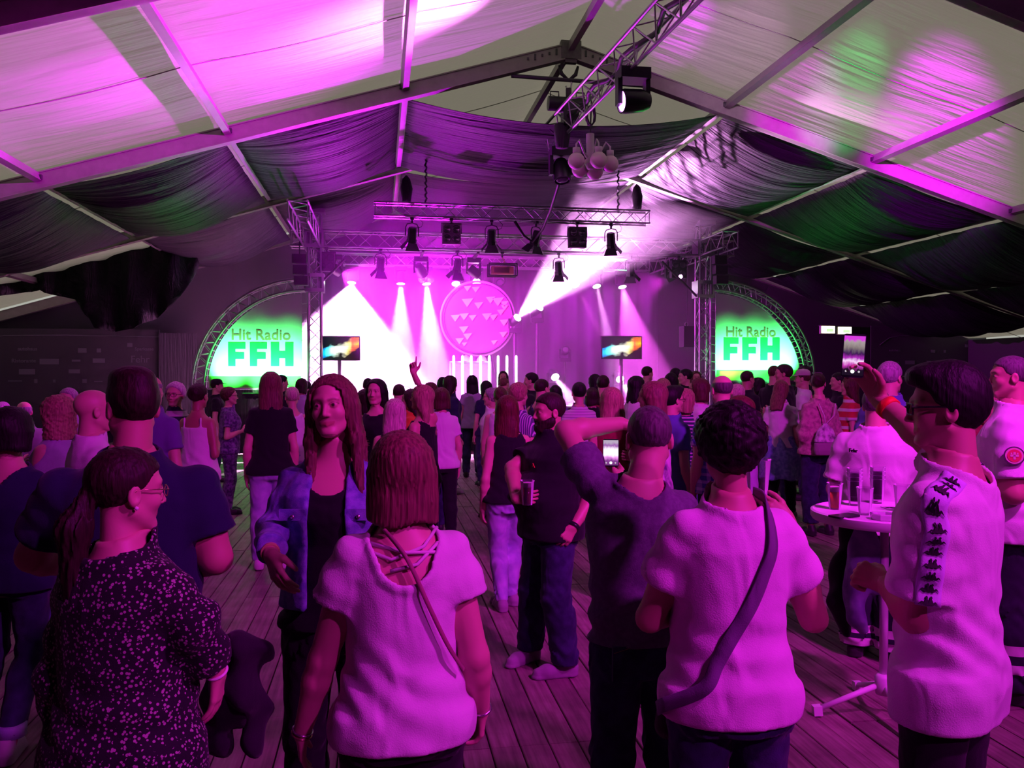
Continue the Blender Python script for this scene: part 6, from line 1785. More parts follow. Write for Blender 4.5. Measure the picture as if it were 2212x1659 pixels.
# band with printed marks down both sleeves
M_BANDS = cloth('lilac_sleeve_band', (0.62, 0.55, 0.80), 0.9); M_MARK = mat('black_sleeve_print', (0.012, 0.008, 0.015), 0.7)
def mark_poly():
    # two seated figures back to back
    a = [(0.0, 0.30), (0.05, 0.55), (0.13, 0.66), (0.10, 0.78), (0.18, 0.95), (0.30, 0.92), (0.34, 0.78), (0.28, 0.68), (0.36, 0.52), (0.46, 0.30), (0.62, 0.42), (0.72, 0.40), (1.0, 0.02), (0.80, 0.18), (0.66, 0.24), (0.50, 0.06), (0.34, 0.02), (0.22, 0.10), (0.10, 0.04), (0.0, 0.04)]
    return a
def sleeve_band(h, sd, outward, outtop, n=9, t1=0.80, wid=0.07, tstart=0.0):
    """woven band with printed marks from the collar over the shoulder down the sleeve"""
    b = h.B; a = b.arm[sd]; sg = -1 if sd == 'L' else 1
    S, E = Vector([float(q) for q in a['S']]), Vector([float(q) for q in a['E']])
    out = Vector([float(q) for q in outward]).normalized(); up = Vector([float(q) for q in outtop]).normalized()
    Nn = Vector([float(q) for q in b.neck0]) + Vector((sg * 0.085, -0.02, 0.0))
    path = [Nn, Nn * 0.5 + S * 0.5, S + Vector((sg * 0.012, 0, 0.01)), S + (E - S) * 0.25, S + (E - S) * 0.5, S + (E - S) * t1]
    mixo = (out + up * 0.75).normalized()
    outs = [(mixo + up * 0.5).normalized(), mixo, mixo, (out * 1.5 + mixo).normalized(), out, out]
    seg = [0]
    for p, q in zip(path, path[1:]): seg.append(seg[-1] + (q - p).length)
    T = seg[-1]
    def at(u):
        u = max(0, min(1, u)) * T
        for i in range(len(seg) - 1):
            if u <= seg[i + 1] + 1e-9:
                k = (u - seg[i]) / (seg[i + 1] - seg[i]); return path[i].lerp(path[i + 1], k), (outs[i].lerp(outs[i + 1], k)).normalized(), (path[i + 1] - path[i]).normalized()
    def surf(u, s, gap=0.004):
        p, o, ax = at(u); ax = (at(u + 0.10)[0] - at(u - 0.10)[0]).normalized()
        p = (at(u - 0.05)[0] + p + at(u + 0.05)[0]) / 3 if 0.06 < u < 0.94 else p
        o = (o - ax * o.dot(ax)).normalized(); sd_ = ax.cross(o).normalized()
        return on_cloth(b, p + sd_ * s, o, gap), o
    vs, fs = [], []
    NT, NS = 26, 6
    for i in range(NT + 1):
        for j in range(NS + 1): vs.append(surf(tstart + (1 - tstart) * i / NT, -wid / 2 + wid * j / NS)[0])
    for i in range(NT):
        for j in range(NS):
            k = i * (NS + 1) + j; fs.append((k, k + 1, k + NS + 2, k + NS + 1))
    o = put('sleeve_band', MB().add(vs, fs).mesh('sleeve_band', True), M_BANDS, h.o)
    o.modifiers.new('thick', 'SOLIDIFY').thickness = 0.003
    poly = mark_poly(); half = len(poly)
    for i in range(n):
        tc = tstart + (1 - tstart) * (i + 0.6) / n
        V = []; F_ = []
        base = []
        for mx in (-1, 1):
            for u, v in poly:
                p, oo = surf(tc - (v - 0.4) * 0.027 / T, mx * u * 0.027, 0.0062); base.append((p, oo))
        V = [p for p, _ in base] + [p + oo * 0.002 for p, oo in base]
        for g in (0, half):
            r_ = list(range(g, g + half)); r2 = [q + 2 * half for q in r_]
            F_.append(tuple(r2)); F_.append(tuple(reversed(r_)))
            for q in range(half): F_.append((r_[q], r_[(q + 1) % half], r2[(q + 1) % half], r2[q]))
        put('sleeve_logo', MB().add(V, F_).mesh('sleeve_logo'), M_MARK, h.o)
sleeve_band(h, 'L', h.D((-0.35, -1, 0.25)), h.D((0, -0.5, 1)), 11)
sleeve_band(h, 'R', h.D((0.2, -0.6, 1)), h.D((0, -0.5, 1)), 7, 0.6)

# --- two rescue helpers in white polos
M_DUTY1 = None
def duty(name, band):
    global col_band
    col_band = band
    return cloth('duty_trousers_' + name, (0.014, 0.014, 0.03), 0.85, 'zband', (0.62, 0.55, 0.58))
h = Hero('large person in a white polo with a round red badge on the sleeve', 2186, 770, 4.7, 44, sex='m', w=1.22, d=1.15, belly=0.9, shw=1.18, armr=1.3, head=(20, 0, 0))
lw = h.L
h.make(1, 'buzz', 'darkgrey', None, dict(sleeve=0.78, hem=0.47, loose=0.024, flare=0.02, neck=(0.08, 0, 0.01), fold=0.005, collar=True, seed=2), M_WHITE, 'polo_shirt', dict(loose=0.03, flare=0.03, fold=0.006), duty('a', (0.19, 0.24, 0.29, 0.345)), 'trousers', M_SHOE_D, res=1.2, arms=dict(L='bent', R='bent'))
a = h.B.arm['L']; c = a['S'] + (a['E'] - a['S']) * 0.42
out = h.D((-0.55, -0.85, 0.15)); out = nrm(out)
qm = Vector([float(v) for v in out]).to_track_quat('Z', 'Y').to_matrix()
cc_ = Vector([float(v) for v in (c + out * (h.B.ar + 0.034))])
bd = put('sleeve_badge', MB().lathe([(0.050, -0.004), (0.050, 0.004), (0, 0.004)], 28, cc_, qm).mesh('sleeve_badge'), mat('badge_dark_ring', (0.05, 0.02, 0.06), 0.6), h.o)
put('badge_field', MB().lathe([(0.043, 0.0), (0.043, 0.006), (0, 0.006)], 28, cc_, qm).mesh('badge_field'), mat('badge_pale_field', (0.65, 0.5, 0.45), 0.6), bd)
put('badge_field', MB().lathe([(0.034, 0.0), (0.034, 0.008), (0, 0.008)], 28, cc_, qm).mesh('badge_field'), mat('badge_red_field', (0.6, 0.03, 0.08), 0.6), bd)
for dx, dy, sx, sy in ((0, 0, 0.012, 0.04), (0, 0, 0.04, 0.012), (0.014, 0.012, 0.008, 0.008), (-0.014, 0.012, 0.008, 0.008)):
    put('badge_cross', MB().box(tuple(cc_ + qm @ Vector((dx, dy, 0.008))), (sx, sy, 0.004), qm).mesh('badge_cross'), mat('badge_pale_field', (0.65, 0.5, 0.45), 0.6), bd)
h = Hero('person in a white polo standing right behind the bar table', 1893, 838, 5.35, -46, sex='m', w=1.2, d=1.15, belly=1.0, shw=1.15, armr=1.25, head=(-10, 0, 0))
lw = h.L
h.make(0, 'buzz', 'darkgrey', None, dict(sleeve=0.80, hem=0.47, loose=0.026, flare=0.02, neck=(0.08, 0, 0.01), fold=0.005, collar=True, seed=3), M_WHITE, 'polo_shirt', dict(loose=0.032, flare=0.03, fold=0.007), duty('b', (0.085, 0.135, 0.165, 0.215)), 'trousers', M_SHOE_D, res=1.25,
       arms=dict(L='bent', R=dict(E=lw(1938, 1062, 5.30), W=lw(1978, 1005, 5.50), f=h.D((0.5, 0.6, 0.4)), n=h.D((-0.6, 0.3, 0.3)), curl=45)))
# small print across the shoulder blades
c = on_torso(h, -0.10, 0.765 * h.H, False, 0.040)
put('back_print', text_mesh('Fehr', 0.034, 0.0005), M_MARK, h.o, loc=tuple(c), rot=(R(90), 0, R(-24)))
# ================================================================== THE CROWD
TOPS = dict(tee=dict(sleeve=0.56, hem=0.48, loose=0.016, flare=0.008, neck=(0.080, 0, 0)), tank=dict(sleeve=0.0, hem=0.49, loose=0.008, flare=0.0, neck=(0.105, 0.0, -0.03)), cami=dict(sleeve=0.0, hem=0.47, loose=0.012, flare=0.03, neck=(0.12, 0, 0.02), straps=0.765),
            long=dict(sleeve=1.9, hem=0.48, loose=0.018, flare=0.008, neck=(0.078, 0, 0)), shirt=dict(sleeve=0.62, hem=0.47, loose=0.02, flare=0.01, neck=(0.08, 0, 0.01), collar=True), wide=dict(sleeve=0.45, hem=0.48, loose=0.018, flare=0.02, neck=(0.105, 0, -0.02)))
_body, _mesh = {}, {}
def bbody(sex, aL, aR, big):
    k = (sex, aL, aR, big)
    if k not in _body:
        _body[k] = Body(H=1.76 if sex == 'm' else 1.67, sex=sex, w=1.0 + 0.1 * big, d=1.0 + 0.1 * big, belly=0.8 * big, arms=dict(L=aL, R=aR), legs=None)
    return _body[k]
def cached(k, fn):
    if k not in _mesh: _mesh[k] = fn()
    return _mesh[k]
CROWD = []
def bg(label, x, yt, dist, sex, hair, hc, top, tm, bm, rot, aL='down', aR='down', skin=0, big=0, shoes=None, H=None, hkw=None, group=None, z0=0.0):
    loc, zt = place(x, yt, dist)
    b = bbody(sex, aL, aR, big)
    H = H or max(1.50, min(1.96, zt - z0))
    o = empty('person', (loc.x, loc.y, z0), R(rot), label=label, cat='person', group=group)
    sc = H / b.H
    o.scale = (sc, sc, sc)
    kb = (sex, aL, aR, big)
    put('body', cached(('b',) + kb, lambda: b.body_mesh(0.020, 0.0075, 0.0058)), SKIN[skin], o)
    if hair:
        hk = hkw or {}
        put('hair', cached(('h', sex, big, hair) + tuple(sorted(hk.items())), lambda: b.hair_mesh(hair, 0.0085, **hk)), hair_mat(hc), o)
    put('top', cached(('t', top) + kb, lambda: b.top_mesh(0.015, rib=0.015, fold=0.006, seed=len(_mesh) * 0.7, **TOPS[top])), tm, o)
    put('trousers', cached(('p', sex, big), lambda: b.bottom_mesh(0.019)), bm, o)
    for sd in 'LR': put('shoe', cached(('s', sex, big, sd), lambda: b.shoe_mesh(sd, 0.013)), shoes or M_SHOE_D, o)
    o['_H'] = H
    CROWD.append((o, b))
    return o, b
def C(n, c, **k): return cloth(n, c, **k)
WHT, BLK, NVY = M_WHITE, M_BLACKC, M_NAVY
GRY = C('grey_cotton', (0.25, 0.24, 0.27)); PUR = C('purple_cotton', (0.14, 0.08, 0.30)); LIL = C('lilac_cotton', (0.45, 0.36, 0.55)); MAR = C('maroon_cotton', (0.22, 0.02, 0.04)); ROS = C('rose_cotton', (0.55, 0.30, 0.38))
PLD = C('blue_plaid', (0.06, 0.10, 0.35), pattern='plaid', col2=(0.55, 0.55, 0.75), scale=110); STN = C('navy_stripes', (0.03, 0.035, 0.09), pattern='stripes', col2=(0.55, 0.52, 0.58), scale=190); STW = C('white_stripes', (0.70, 0.66, 0.70), pattern='stripes', col2=(0.42, 0.36, 0.45), scale=210)
VST = C('fine_vertical_stripes', (0.10, 0.09, 0.20), pattern='vstripes', col2=(0.6, 0.58, 0.66), scale=330); BST = C('bold_stripe_black', (0.02, 0.02, 0.05), pattern='stripes', col2=(0.65, 0.62, 0.66), scale=42)
FLD = C('dark_flower_dress', (0.05, 0.03, 0.10), pattern='mottle', col2=(0.22, 0.12, 0.32), scale=25); ORG = C('orange_cotton', (0.65, 0.14, 0.03)); SWE = C('pink_mottled_knit', (0.52, 0.30, 0.30), pattern='mottle', col2=(0.30, 0.15, 0.18), scale=26)
BLU = C('dusty_blue_cotton', (0.10, 0.14, 0.36)); FLT = C('white_black_print', (0.68, 0.62, 0.66), pattern='mottle', col2=(0.1, 0.08, 0.15), scale=11); KHA = C('khaki_cotton', (0.40, 0.30, 0.20)); REDS = C('red_white_stripes', (0.55, 0.03, 0.05), pattern='stripes', col2=(0.7, 0.62, 0.65), scale=60)
D_, L_J, M_J, BT = M_JEANS_D, M_JEANS_L, M_JEANS_M, M_BLACKT
BGD = [
 # left side of the floor
 ('grey haired person in a dark top beside the dark bob hair', 6, 868, 9.5, 'm', 'thin', 'grey', 'tee', NVY, D_, -20),
 ('person with thinning grey hair beyond the dark bob hair', 52, 868, 8.4, 'm', 'wreath', 'grey', 'tee', GRY, D_, 40),
 ('grey haired person facing the camera beyond the blond curls', 148, 838, 7.6, 'm', 'thin', 'grey', 'shirt', LIL, D_, 165),
 ('balding person in a violet shirt just past the navy tee', 326, 812, 6.6, 'm', 'wreath', 'grey', 'shirt', PUR, D_, -15),
 ('white haired person in a black top with bold white stripes, looking back', 379, 828, 8.2, 'f', 'shortcurly', 'white', 'tee', BST, D_, 168),
 ('tanned person with dark updo hair in a white strappy camisole', 428, 830, 7.9, 'f', 'updo', 'darkbrown', 'cami', WHT, M_J, -22, 'bent', 'bent', 2),
 ('person in a black cap in front of the green arch', 468, 820, 14.0, 'm', 'buzz', 'darkbrown', 'tee', BLK, D_, -80),
 ('person with short wavy hair and glasses in a dark flowered dress', 495, 838, 10.8, 'f', 'shortcurly', 'brown', 'tee', FLD, FLD, -78, 'down', 'bent'),
 ('person with long fair hair in a black tee and pale jeans', 585, 804, 7.8, 'f', 'long', 'lightbrown', 'tee', BLK, L_J, 6, 'down', 'down', 0, 0, M_SHOE_W),
 ('dark haired person close behind the long fair hair', 608, 811, 13.5, 'm', 'short', 'black', 'tee', BLK, D_, -60),
 ('small person with cropped blond hair and bare shoulders', 631, 837, 9.5, 'f', 'short', 'paleblond', 'tank', WHT, L_J, 15),
 ('dark haired person at the foot of the truss tower', 652, 818, 13.8, 'f', 'bob', 'darkbrown', 'tee', LIL, D_, -30),
 ('person with smooth dark head at the tower, half hidden', 664, 824, 15.5, 'm', 'buzz', 'black', 'tee', PUR, D_, 10),
 # middle
 ('dark haired person against the white stage glow', 795, 818, 13.2, 'm', 'short', 'black', 'tee', BLK, D_, 0),
 ('person with long dark hair and bare shoulders facing the camera', 813, 819, 7.6, 'f', 'long', 'black', 'tank', BLK, D_, 160, 'down', 'bent'),
 ('person with dark bob hair behind the denim jacket', 788, 842, 8.2, 'f', 'bob', 'darkbrown', 'tank', ROS, D_, 20),
 ('person with long straight platinum hair seen from behind', 853, 862, 6.9, 'f', 'long', 'paleblond', 'tank', BLK, D_, -6),
 ('person with cropped magenta lit hair beyond the platinum hair', 862, 830, 10.5, 'm', 'buzz', 'darkbrown', 'tee', PUR, D_, -20),
 ('person in an orange top with dark hair, side view', 888, 841, 9.2, 'f', 'long', 'darkbrown', 'tee', ORG, D_, 78),
 ('person with wavy brown hair beside the raised arm', 930, 829, 9.6, 'f', 'shortcurly', 'brown', 'tee', LIL, D_, 0),
 ('person in a white tee with a dark bag strap beside the raised arm', 953, 838, 9.0, 'f', 'bob', 'brown', 'tee', WHT, BT, 8),
 ('dark haired person deep in the crowd near the glow tubes', 956, 815, 15.0, 'f', 'bob', 'black', 'tee', BLK, D_, -10),
 ('person in dark clothes with long dark hair looking sideways', 973, 812, 12.6, 'f', 'long', 'darkbrown', 'long', NVY, D_, -62, 'down', 'down', 0, 0, M_SHOE_W),
 ('person with long wavy dark hair in a pale top and dark jeans', 1020, 811, 14.6, 'f', 'long', 'black', 'wide', LIL, D_, 0),
 ('dark haired person right beside the pale top and dark jeans', 1050, 823, 13.5, 'f', 'bob', 'black', 'tee', NVY, D_, 20),
 ('person with dark hair standing in front of the last glow tubes', 1087, 802, 17.2, 'f', 'long', 'darkbrown', 'tee', ROS, D_, 170),
 ('person with cropped blond hair in front of the glow tubes', 1089, 816, 14.6, 'm', 'buzz', 'lightbrown', 'tee', GRY, D_, -50),
 ('person with glasses and short grey hair looking sideways, pale top', 1061, 840, 10.6, 'f', 'shortcurly', 'grey', 'tee', WHT, D_, 72),
 ('person with a brown hair bun in a white sleeveless top', 1081, 837, 9.6, 'f', 'updo', 'brown', 'tank', WHT, D_, -10),
 ('person with short blond curls and glasses in a finely striped blouse', 1120, 829, 8.4, 'f', 'shortcurly', 'blond', 'tee', VST, D_, -48),
 ('dark haired person turned to the side in a dark tee', 1148, 806, 12.8, 'm', 'short', 'black', 'tee', BLK, D_, 70),
 ('person with cropped hair and a necklace in a dark tank top', 1170, 819, 9.8, 'm', 'buzz', 'darkbrown', 'tank', NVY, D_, -55),
 ('small dark head beneath the first floor spotlight shaft', 1200, 833, 11.6, 'f', 'bob', 'black', 'tee', PUR, D_, 0),
 ('person with short dark hair in a white finely striped tee', 1251, 827, 9.4, 'f', 'short', 'black', 'tee', STW, D_, 0),
 ('dark haired person beside the maroon shirt', 1285, 809, 13.0, 'f', 'bob', 'black', 'tee', PUR, D_, 25),
 ('person in a maroon shirt with short dark hair', 1303, 812, 11.2, 'm', 'short', 'darkbrown', 'tee', MAR, D_, -30),
 ('small person with dark hair beside the maroon shirt', 1279, 838, 10.9, 'f', 'bob', 'darkbrown', 'tee', BLK, D_, 0),
 ('person with long blond streaked hair in front of the rainbow LED screen', 1321, 838, 6.8, 'f', 'long', 'blond', 'tank', MAR, D_, -4),
 ('person with long dark hair in a white blouse beside the rainbow LED screen', 1375, 813, 10.4, 'f', 'long', 'black', 'tee', WHT, D_, -70, 'bent', 'bent'),
 ('tall person with cropped hair standing out before the stage', 1398, 790, 15.5, 'm', 'short', 'darkbrown', 'tee', GRY, D_, -70),
 ('smiling person with fair hair looking sideways in a pale printed top', 1410, 825, 6.4, 'f', 'long', 'lightbrown', 'tee', FLT, BT, 66, 'down', 'bent'),
 ('person in a straw coloured cap of hair beyond the smiling one', 1432, 818, 11.0, 'f', 'bob', 'blond', 'tee', LIL, D_, 10),
 ('person with dark quiff and glasses beside the striped navy shirt', 1452, 837, 7.4, 'm', 'quiff', 'black', 'shirt', BLU, D_, -72),
 ('person with long dark hair in the knot before the second tower', 1450, 806, 12.4, 'f', 'long', 'black', 'tee', BLK, D_, -25),
 ('dark haired person near the stage rail', 1459, 796, 14.4, 'm', 'short', 'black', 'tee', BLK, D_, 15),
 ('dark haired person in profile near the stage rail', 1481, 798, 13.8, 'm', 'short', 'black', 'tee', BLK, D_, 75),
 ('fair person in a navy striped shirt with a raised hand', 1480, 840, 8.0, 'f', 'bob', 'blond', 'tee', STN, M_J, -74, 'bent', 'hold'),
 ('person with long brown hair facing the camera before the tower', 1503, 802, 15.4, 'f', 'long', 'brown', 'tee', ROS, D_, 170),
 ('person with brown bob hair and glasses in a white tee', 1510, 818, 9.0, 'f', 'bob', 'brown', 'tee', WHT, D_, 68, 'hold', 'down'),
 ('person with thinning grey hair in a blue plaid shirt', 1560, 811, 6.8, 'm', 'wreath', 'darkgrey', 'shirt', PLD, D_, 0, 'down', 'down', 0, 1),
 ('person with wispy fair hair behind the plaid shirt', 1592, 832, 9.6, 'f', 'shortcurly', 'paleblond', 'tee', PUR, D_, -20),
 ('person with reddish brown hair low behind the bushy dark hair', 1598, 856, 6.2, 'f', 'long', 'auburn', 'tee', LIL, D_, 60),
 ('person in a black tee with cropped hair before the second green arch', 1614, 801, 12.0, 'm', 'buzz', 'darkbrown', 'tee', BLK, D_, -72, 'bent', 'bent', 1),
 ('person with long dark hair before the second green arch', 1637, 816, 13.4, 'f', 'long', 'black', 'tee', BLK, D_, 35),
 ('pale cropped person leaning towards the muscular one', 1672, 790, 13.0, 'm', 'buzz', 'brown', 'tee', BLK, D_, -60),
 ('muscular person in a black tee leaning in to talk', 1694, 783, 11.4, 'm', 'short', 'darkbrown', 'tee', BLK, D_, 62, 'bent', 'bent', 1, 1),
 ('dark haired person behind the white tee and cap', 1738, 785, 13.6, 'm', 'short', 'black', 'tee', BLK, D_, 30),
 ('person in a pale cap and white tee near the second green arch', 1735, 800, 12.0, 'm', 'buzz', 'brown', 'tee', WHT, D_, 55),
 ('person in a black tee with a hand raised, near the printed drawstring bag', 1812, 806, 11.8, 'm', 'short', 'black', 'tee', BLK, KHA, 70, 'hold', 'bent'),
 ('person with long brown hair in a red and white striped top', 1836, 815, 10.6, 'f', 'long', 'brown', 'tee', REDS, D_, 60, 'down', 'hold'),
 ('grey haired person with glasses in a blue shirt behind the raised phone', 1922, 783, 6.9, 'm', 'short', 'grey', 'shirt', BLU, D_, -62, 'bent', 'bent'),
 ('person with brown hair seen past the dark quiff', 2088, 822, 9.4, 'f', 'long', 'brown', 'tee', PUR, D_, 0),
 ('person with dark hair in profile near the round badge polo', 2113, 815, 8.6, 'f', 'long', 'black', 'tee', MAR, D_, 74),
 ('person with long blond hair between the logo sleeve and the badge polo', 2128, 838, 6.2, 'f', 'long', 'blond', 'tee', MAR, D_, 25),
]
MADE = {}
for row in BGD:
    o, b = bg(*row)
    MADE[row[1]] = (o, b)
def bglasses(x, m=None):
    o, b = MADE[x]
    glasses(b, m or M_FRAME, 0.02, 1.25, 0.0018, parent=o)
for x in (379, 495, 1061, 1120, 1452, 1510, 1922): bglasses(x)
# caps
def cap(x, m, backwards=False):
    o, b = MADE[x]
    def w(q): return Vector([float(v) for v in (b.hc + b.hR @ (A3(*q) * b.hs))])
    g = empty('cap'); g.parent = o
    c = w((0, -0.012, 0.05))
    put('crown', autosmooth(MB().lathe([(0.098, 0.0), (0.100, 0.02), (0.090, 0.055), (0.055, 0.082), (0, 0.09)], 24, c).mesh('crown'), 60), m, g)
    vs, fs = [], []
    for i in range(9):
        a = R(-60 + 15 * i)
        for rr, dz in ((0.092, 0.006), (0.165 if abs(i - 4) < 3 else 0.13, -0.008)):
            vs.append(c + Vector((math.sin(a) * rr, math.cos(a) * rr, dz)))
    for i in range(8): fs.append((2 * i, 2 * i + 1, 2 * i + 3, 2 * i + 2))
    me = MB().add(vs, fs).mesh('brim', True)
    ob = put('brim', me, m, g); ob.modifiers.new('thick', 'SOLIDIFY').thickness = 0.004
cap(468, C('black_cap', (0.01, 0.01, 0.012))); cap(1735, C('pale_cap', (0.5, 0.5, 0.42)))

# --- mid-ground people with more to show
h = Hero('person with very long dark red hair in a black sleeveless top and pale jeans', 1097, 855, 6.5, 8, sex='f', w=0.98, head=(-22, 0, 0))
lw = h.L
h.make(0, 'long', 'auburn', dict(length=0.44, vol=0.9), dict(sleeve=0.0, hem=0.50, loose=0.012, flare=0.03, neck=(0.10, 0, -0.02), fold=0.005, seed=2), M_BLACKC, 'top', dict(loose=0.012, waist=0.6, flare=0.0), M_JEANS_L, 'trousers', M_SHOE_G, res=1.35,
       legs=dict(L=(A3(-0.07, 0.05, 0.46), A3(-0.08, -0.10, 0.083), 0), R=(A3(0.07, 0.10, 0.46), A3(0.03, 0.02, 0.083), -45)))
h = Hero('laughing blond person in black with one arm raised, index finger up', 912, 832, 7.4, 52, sex='f', w=0.94, head=(14, 4, 0))
lw = h.L
h.make(1, 'long', 'blond', dict(length=0.36), dict(sleeve=0.0, hem=0.49, loose=0.010, flare=0.01, neck=(0.11, 0, -0.03), fold=0.004), M_BLACKC, 'top', dict(loose=0.01), M_BLACKT, 'trousers', M_SHOE_D, res=1.35,
       arms=dict(R=dict(E=lw(912, 848, 7.3), W=lw(893, 806, 7.25), f=h.D((-0.05, 0.05, 1)), n=h.D((0.3, -0.8, 0)), curl=[2, 80, 85, 85], S=lw(935, 905, 7.4)), L='down'))
h = Hero('person in a white tee with a denim jacket knotted round the hips, walking', 1688, 823, 10.4, -42, sex='f', w=0.95, head=(-12, -14, 0))
lw = h.L
h.make(0, 'long', 'lightbrown', dict(length=0.30, vol=0.8), dict(sleeve=0.6, hem=0.52, loose=0.022, flare=0.015, neck=(0.08, 0, 0), fold=0.006), M_WHITE, 'shirt', dict(loose=0.006), M_BLACKT, 'trousers', M_SHOE_D, res=1.4,
       legs=dict(L=(A3(-0.08, -0.04, 0.46), A3(-0.09, -0.28, 0.10), 0), R=(A3(0.08, 0.14, 0.46), A3(0.09, 0.16, 0.083), 0)))
def wrap(p, B=h.B):
    pr = [(0.30 * B.H, 0.235, 0.23, -0.04), (0.45 * B.H, 0.225, 0.19, -0.015), (0.575 * B.H, 0.175, 0.135, 0), (0.60 * B.H, 0.165, 0.125, 0)]
    d = loft(p, pr, 0.012, 2.2)
    d = d + 0.012 * np.sin(7 * np.arctan2(p[:, 1], p[:, 0]) + 8 * p[:, 2])
    return smax(d, np.minimum(p[:, 1] - 0.05, 0.555 * B.H - p[:, 2]), 0.01)
put('tied_jacket', to_mesh('tied_jacket', [polygonize(wrap, (-0.34, -0.36, 0.28 * h.H), (0.34, 0.30, 0.62 * h.H), 0.012)]), M_DENIM, h.o)
strap(h, [on_torso(h, -0.09, 0.82 * h.H, False, 0.02), on_torso(h, -0.07, 0.80 * h.H, True, 0.034), on_torso(h, 0.04, 0.68 * h.H, True, 0.04), on_torso(h, 0.12, 0.58 * h.H, True, 0.05)], 0.015, 0.004, M_BLACKC, parent=h.o, name='bag_strap')
h = Hero('person in a mottled pink jumper and dark jeans carrying a printed drawstring bag', 1769, 807, 9.4, 4, sex='f', w=1.02, head=(-40, 0, 0))
lw = h.L
h.make(0, 'updo', 'darkbrown', None, dict(sleeve=1.9, hem=0.50, loose=0.03, flare=0.03, neck=(0.085, 0, 0), fold=0.007, sleeve_loose=0.03), SWE, 'jumper', dict(loose=0.02, flare=0.02, length=0.93), M_JEANS_D, 'trousers', M_SHOE_D, res=1.4, arms=dict(L='bent', R='bent'))
HBP = h
put('hair_clip', MB().tube([tuple(h.B.hc + h.B.hR @ (A3(0.05 * math.cos(a), -0.03, 0.118 + 0.012 * math.sin(a)) * h.B.hs)) for a in [k * R(45) for k in range(8)]], 0.005, 5, closed=True).mesh('hair_clip'), M_SILVER, h.o)
# ================================================================== TABLE, CUPS, PHONES, BAGS
M_WTABLE = mat('white_table_plastic', (0.80, 0.77, 0.80), 0.4)
tp = P(1912, 900, 4.42); TX, TY, TZ = tp.x, tp.y, 1.10
TR = 0.375
tb = empty('bar_table', (TX, TY, 0), label='round white standing bar table with folding feet', cat='table')
put('table_top', autosmooth(MB().lathe([(0, TZ - 0.035), (TR - 0.03, TZ - 0.035), (TR - 0.01, TZ - 0.045), (TR, TZ - 0.03), (TR, TZ + 0.002), (TR - 0.012, TZ + 0.008), (TR - 0.022, TZ), (0, TZ)], 64).mesh('table_top'), 50), M_WTABLE, tb)
put('pole', MB().tube([(0, 0, 0.18), (0, 0, TZ - 0.03)], 0.022, 14).mesh('pole', True), M_WTABLE, tb)
foot = ground(1756, 1545) - Vector((TX, TY, 0)); fa = math.atan2(foot.y, foot.x); fr_ = foot.length
for k in range(4):
    a = fa + k * R(90)
    ex = Vector((math.cos(a), math.sin(a), 0))
    lg = put('foot_leg', MB().tube([ex * 0.02 + Vector((0, 0, 0.17)), ex * fr_ * 0.92 + Vector((0, 0, 0.035))], 0.015, 10).mesh('foot_leg', True), M_WTABLE, tb)
    put('foot_cap', MB().bar(ex * fr_ * 0.88 + Vector((0, 0, 0.030)), ex * fr_ + Vector((0, 0, 0.026)), 0.042, 0.05).mesh('foot_cap'), M_WTABLE, lg)
put('hub', MB().lathe([(0.04, 0.12), (0.045, 0.16), (0.045, 0.21), (0.03, 0.23)], 16).mesh('hub', True), M_WTABLE, tb)
def clear_mat():
    m = bpy.data.materials.new('clear_plastic'); m.use_nodes = True; nt = m.node_tree; N, L = nt.nodes, nt.links; N.clear()
    o = N.new('ShaderNodeOutputMaterial'); t = N.new('ShaderNodeBsdfTransparent'); g = N.new('ShaderNodeBsdfPrincipled'); mx = N.new('ShaderNodeMixShader'); lw_ = N.new('ShaderNodeFresnel')
    lw_.inputs['IOR'].default_value = 1.35
    t.inputs[0].default_value = (0.93, 0.91, 0.94, 1); g.inputs['Base Color'].default_value = (0.8, 0.8, 0.85, 1); g.inputs['Roughness'].default_value = 0.12
    L.new(lw_.outputs[0], mx.inputs[0]); L.new(t.outputs[0], mx.inputs[1]); L.new(g.outputs[0], mx.inputs[2]); L.new(mx.outputs[0], o.inputs[0])
    return m
M_CLEAR = clear_mat()
M_BEER = mat('amber_beer', (1.0, 0.62, 0.08), 0.15, emit=None); M_FOAM = mat('beer_foam', (0.85, 0.78, 0.74), 0.8, bump=(90, 0.4, 0.004)); M_DBEER = mat('dark_beer', (0.30, 0.06, 0.02), 0.2)
def cup_mesh(h=0.145, r0=0.030, r1=0.042):
    prof = [(0, 0.004), (r0 - 0.002, 0.004), (r0 - 0.001, 0.008), (r1 - 0.0015, h - 0.004), (r1 + 0.001, h), (r1 + 0.002, h - 0.004), (r1, h - 0.006), (r0 + 0.0005, 0.012), (r0, 0.0), (0, 0.0)]
    return autosmooth(MB().lathe(prof, 28).mesh('cup_wall'), 50)
ME_CUP = cup_mesh()
def cup(loc, label, fill=None, group=None, h=0.145, tilt=(0, 0, 0)):
    t = empty('plastic_cup', loc, label=label, cat='cup', group=group)
    t.rotation_euler = tilt
    put('cup_wall', ME_CUP, M_CLEAR, t)
    if fill is not None:
        lv, fm, m = fill
        k = lambda z: 0.0275 + (0.0395 - 0.0275) * z / 0.145
        put('beer', MB().lathe([(0, 0.008), (k(0.008), 0.008), (k(lv), lv), (0, lv)], 24).mesh('beer', True), m, t)
        if fm: put('foam', MB().lathe([(0, lv), (k(lv), lv), (k(lv + fm), lv + fm), (k(lv + fm) * 0.7, lv + fm + 0.003), (0, lv + fm)], 24).mesh('foam', True), M_FOAM, t)
    return t
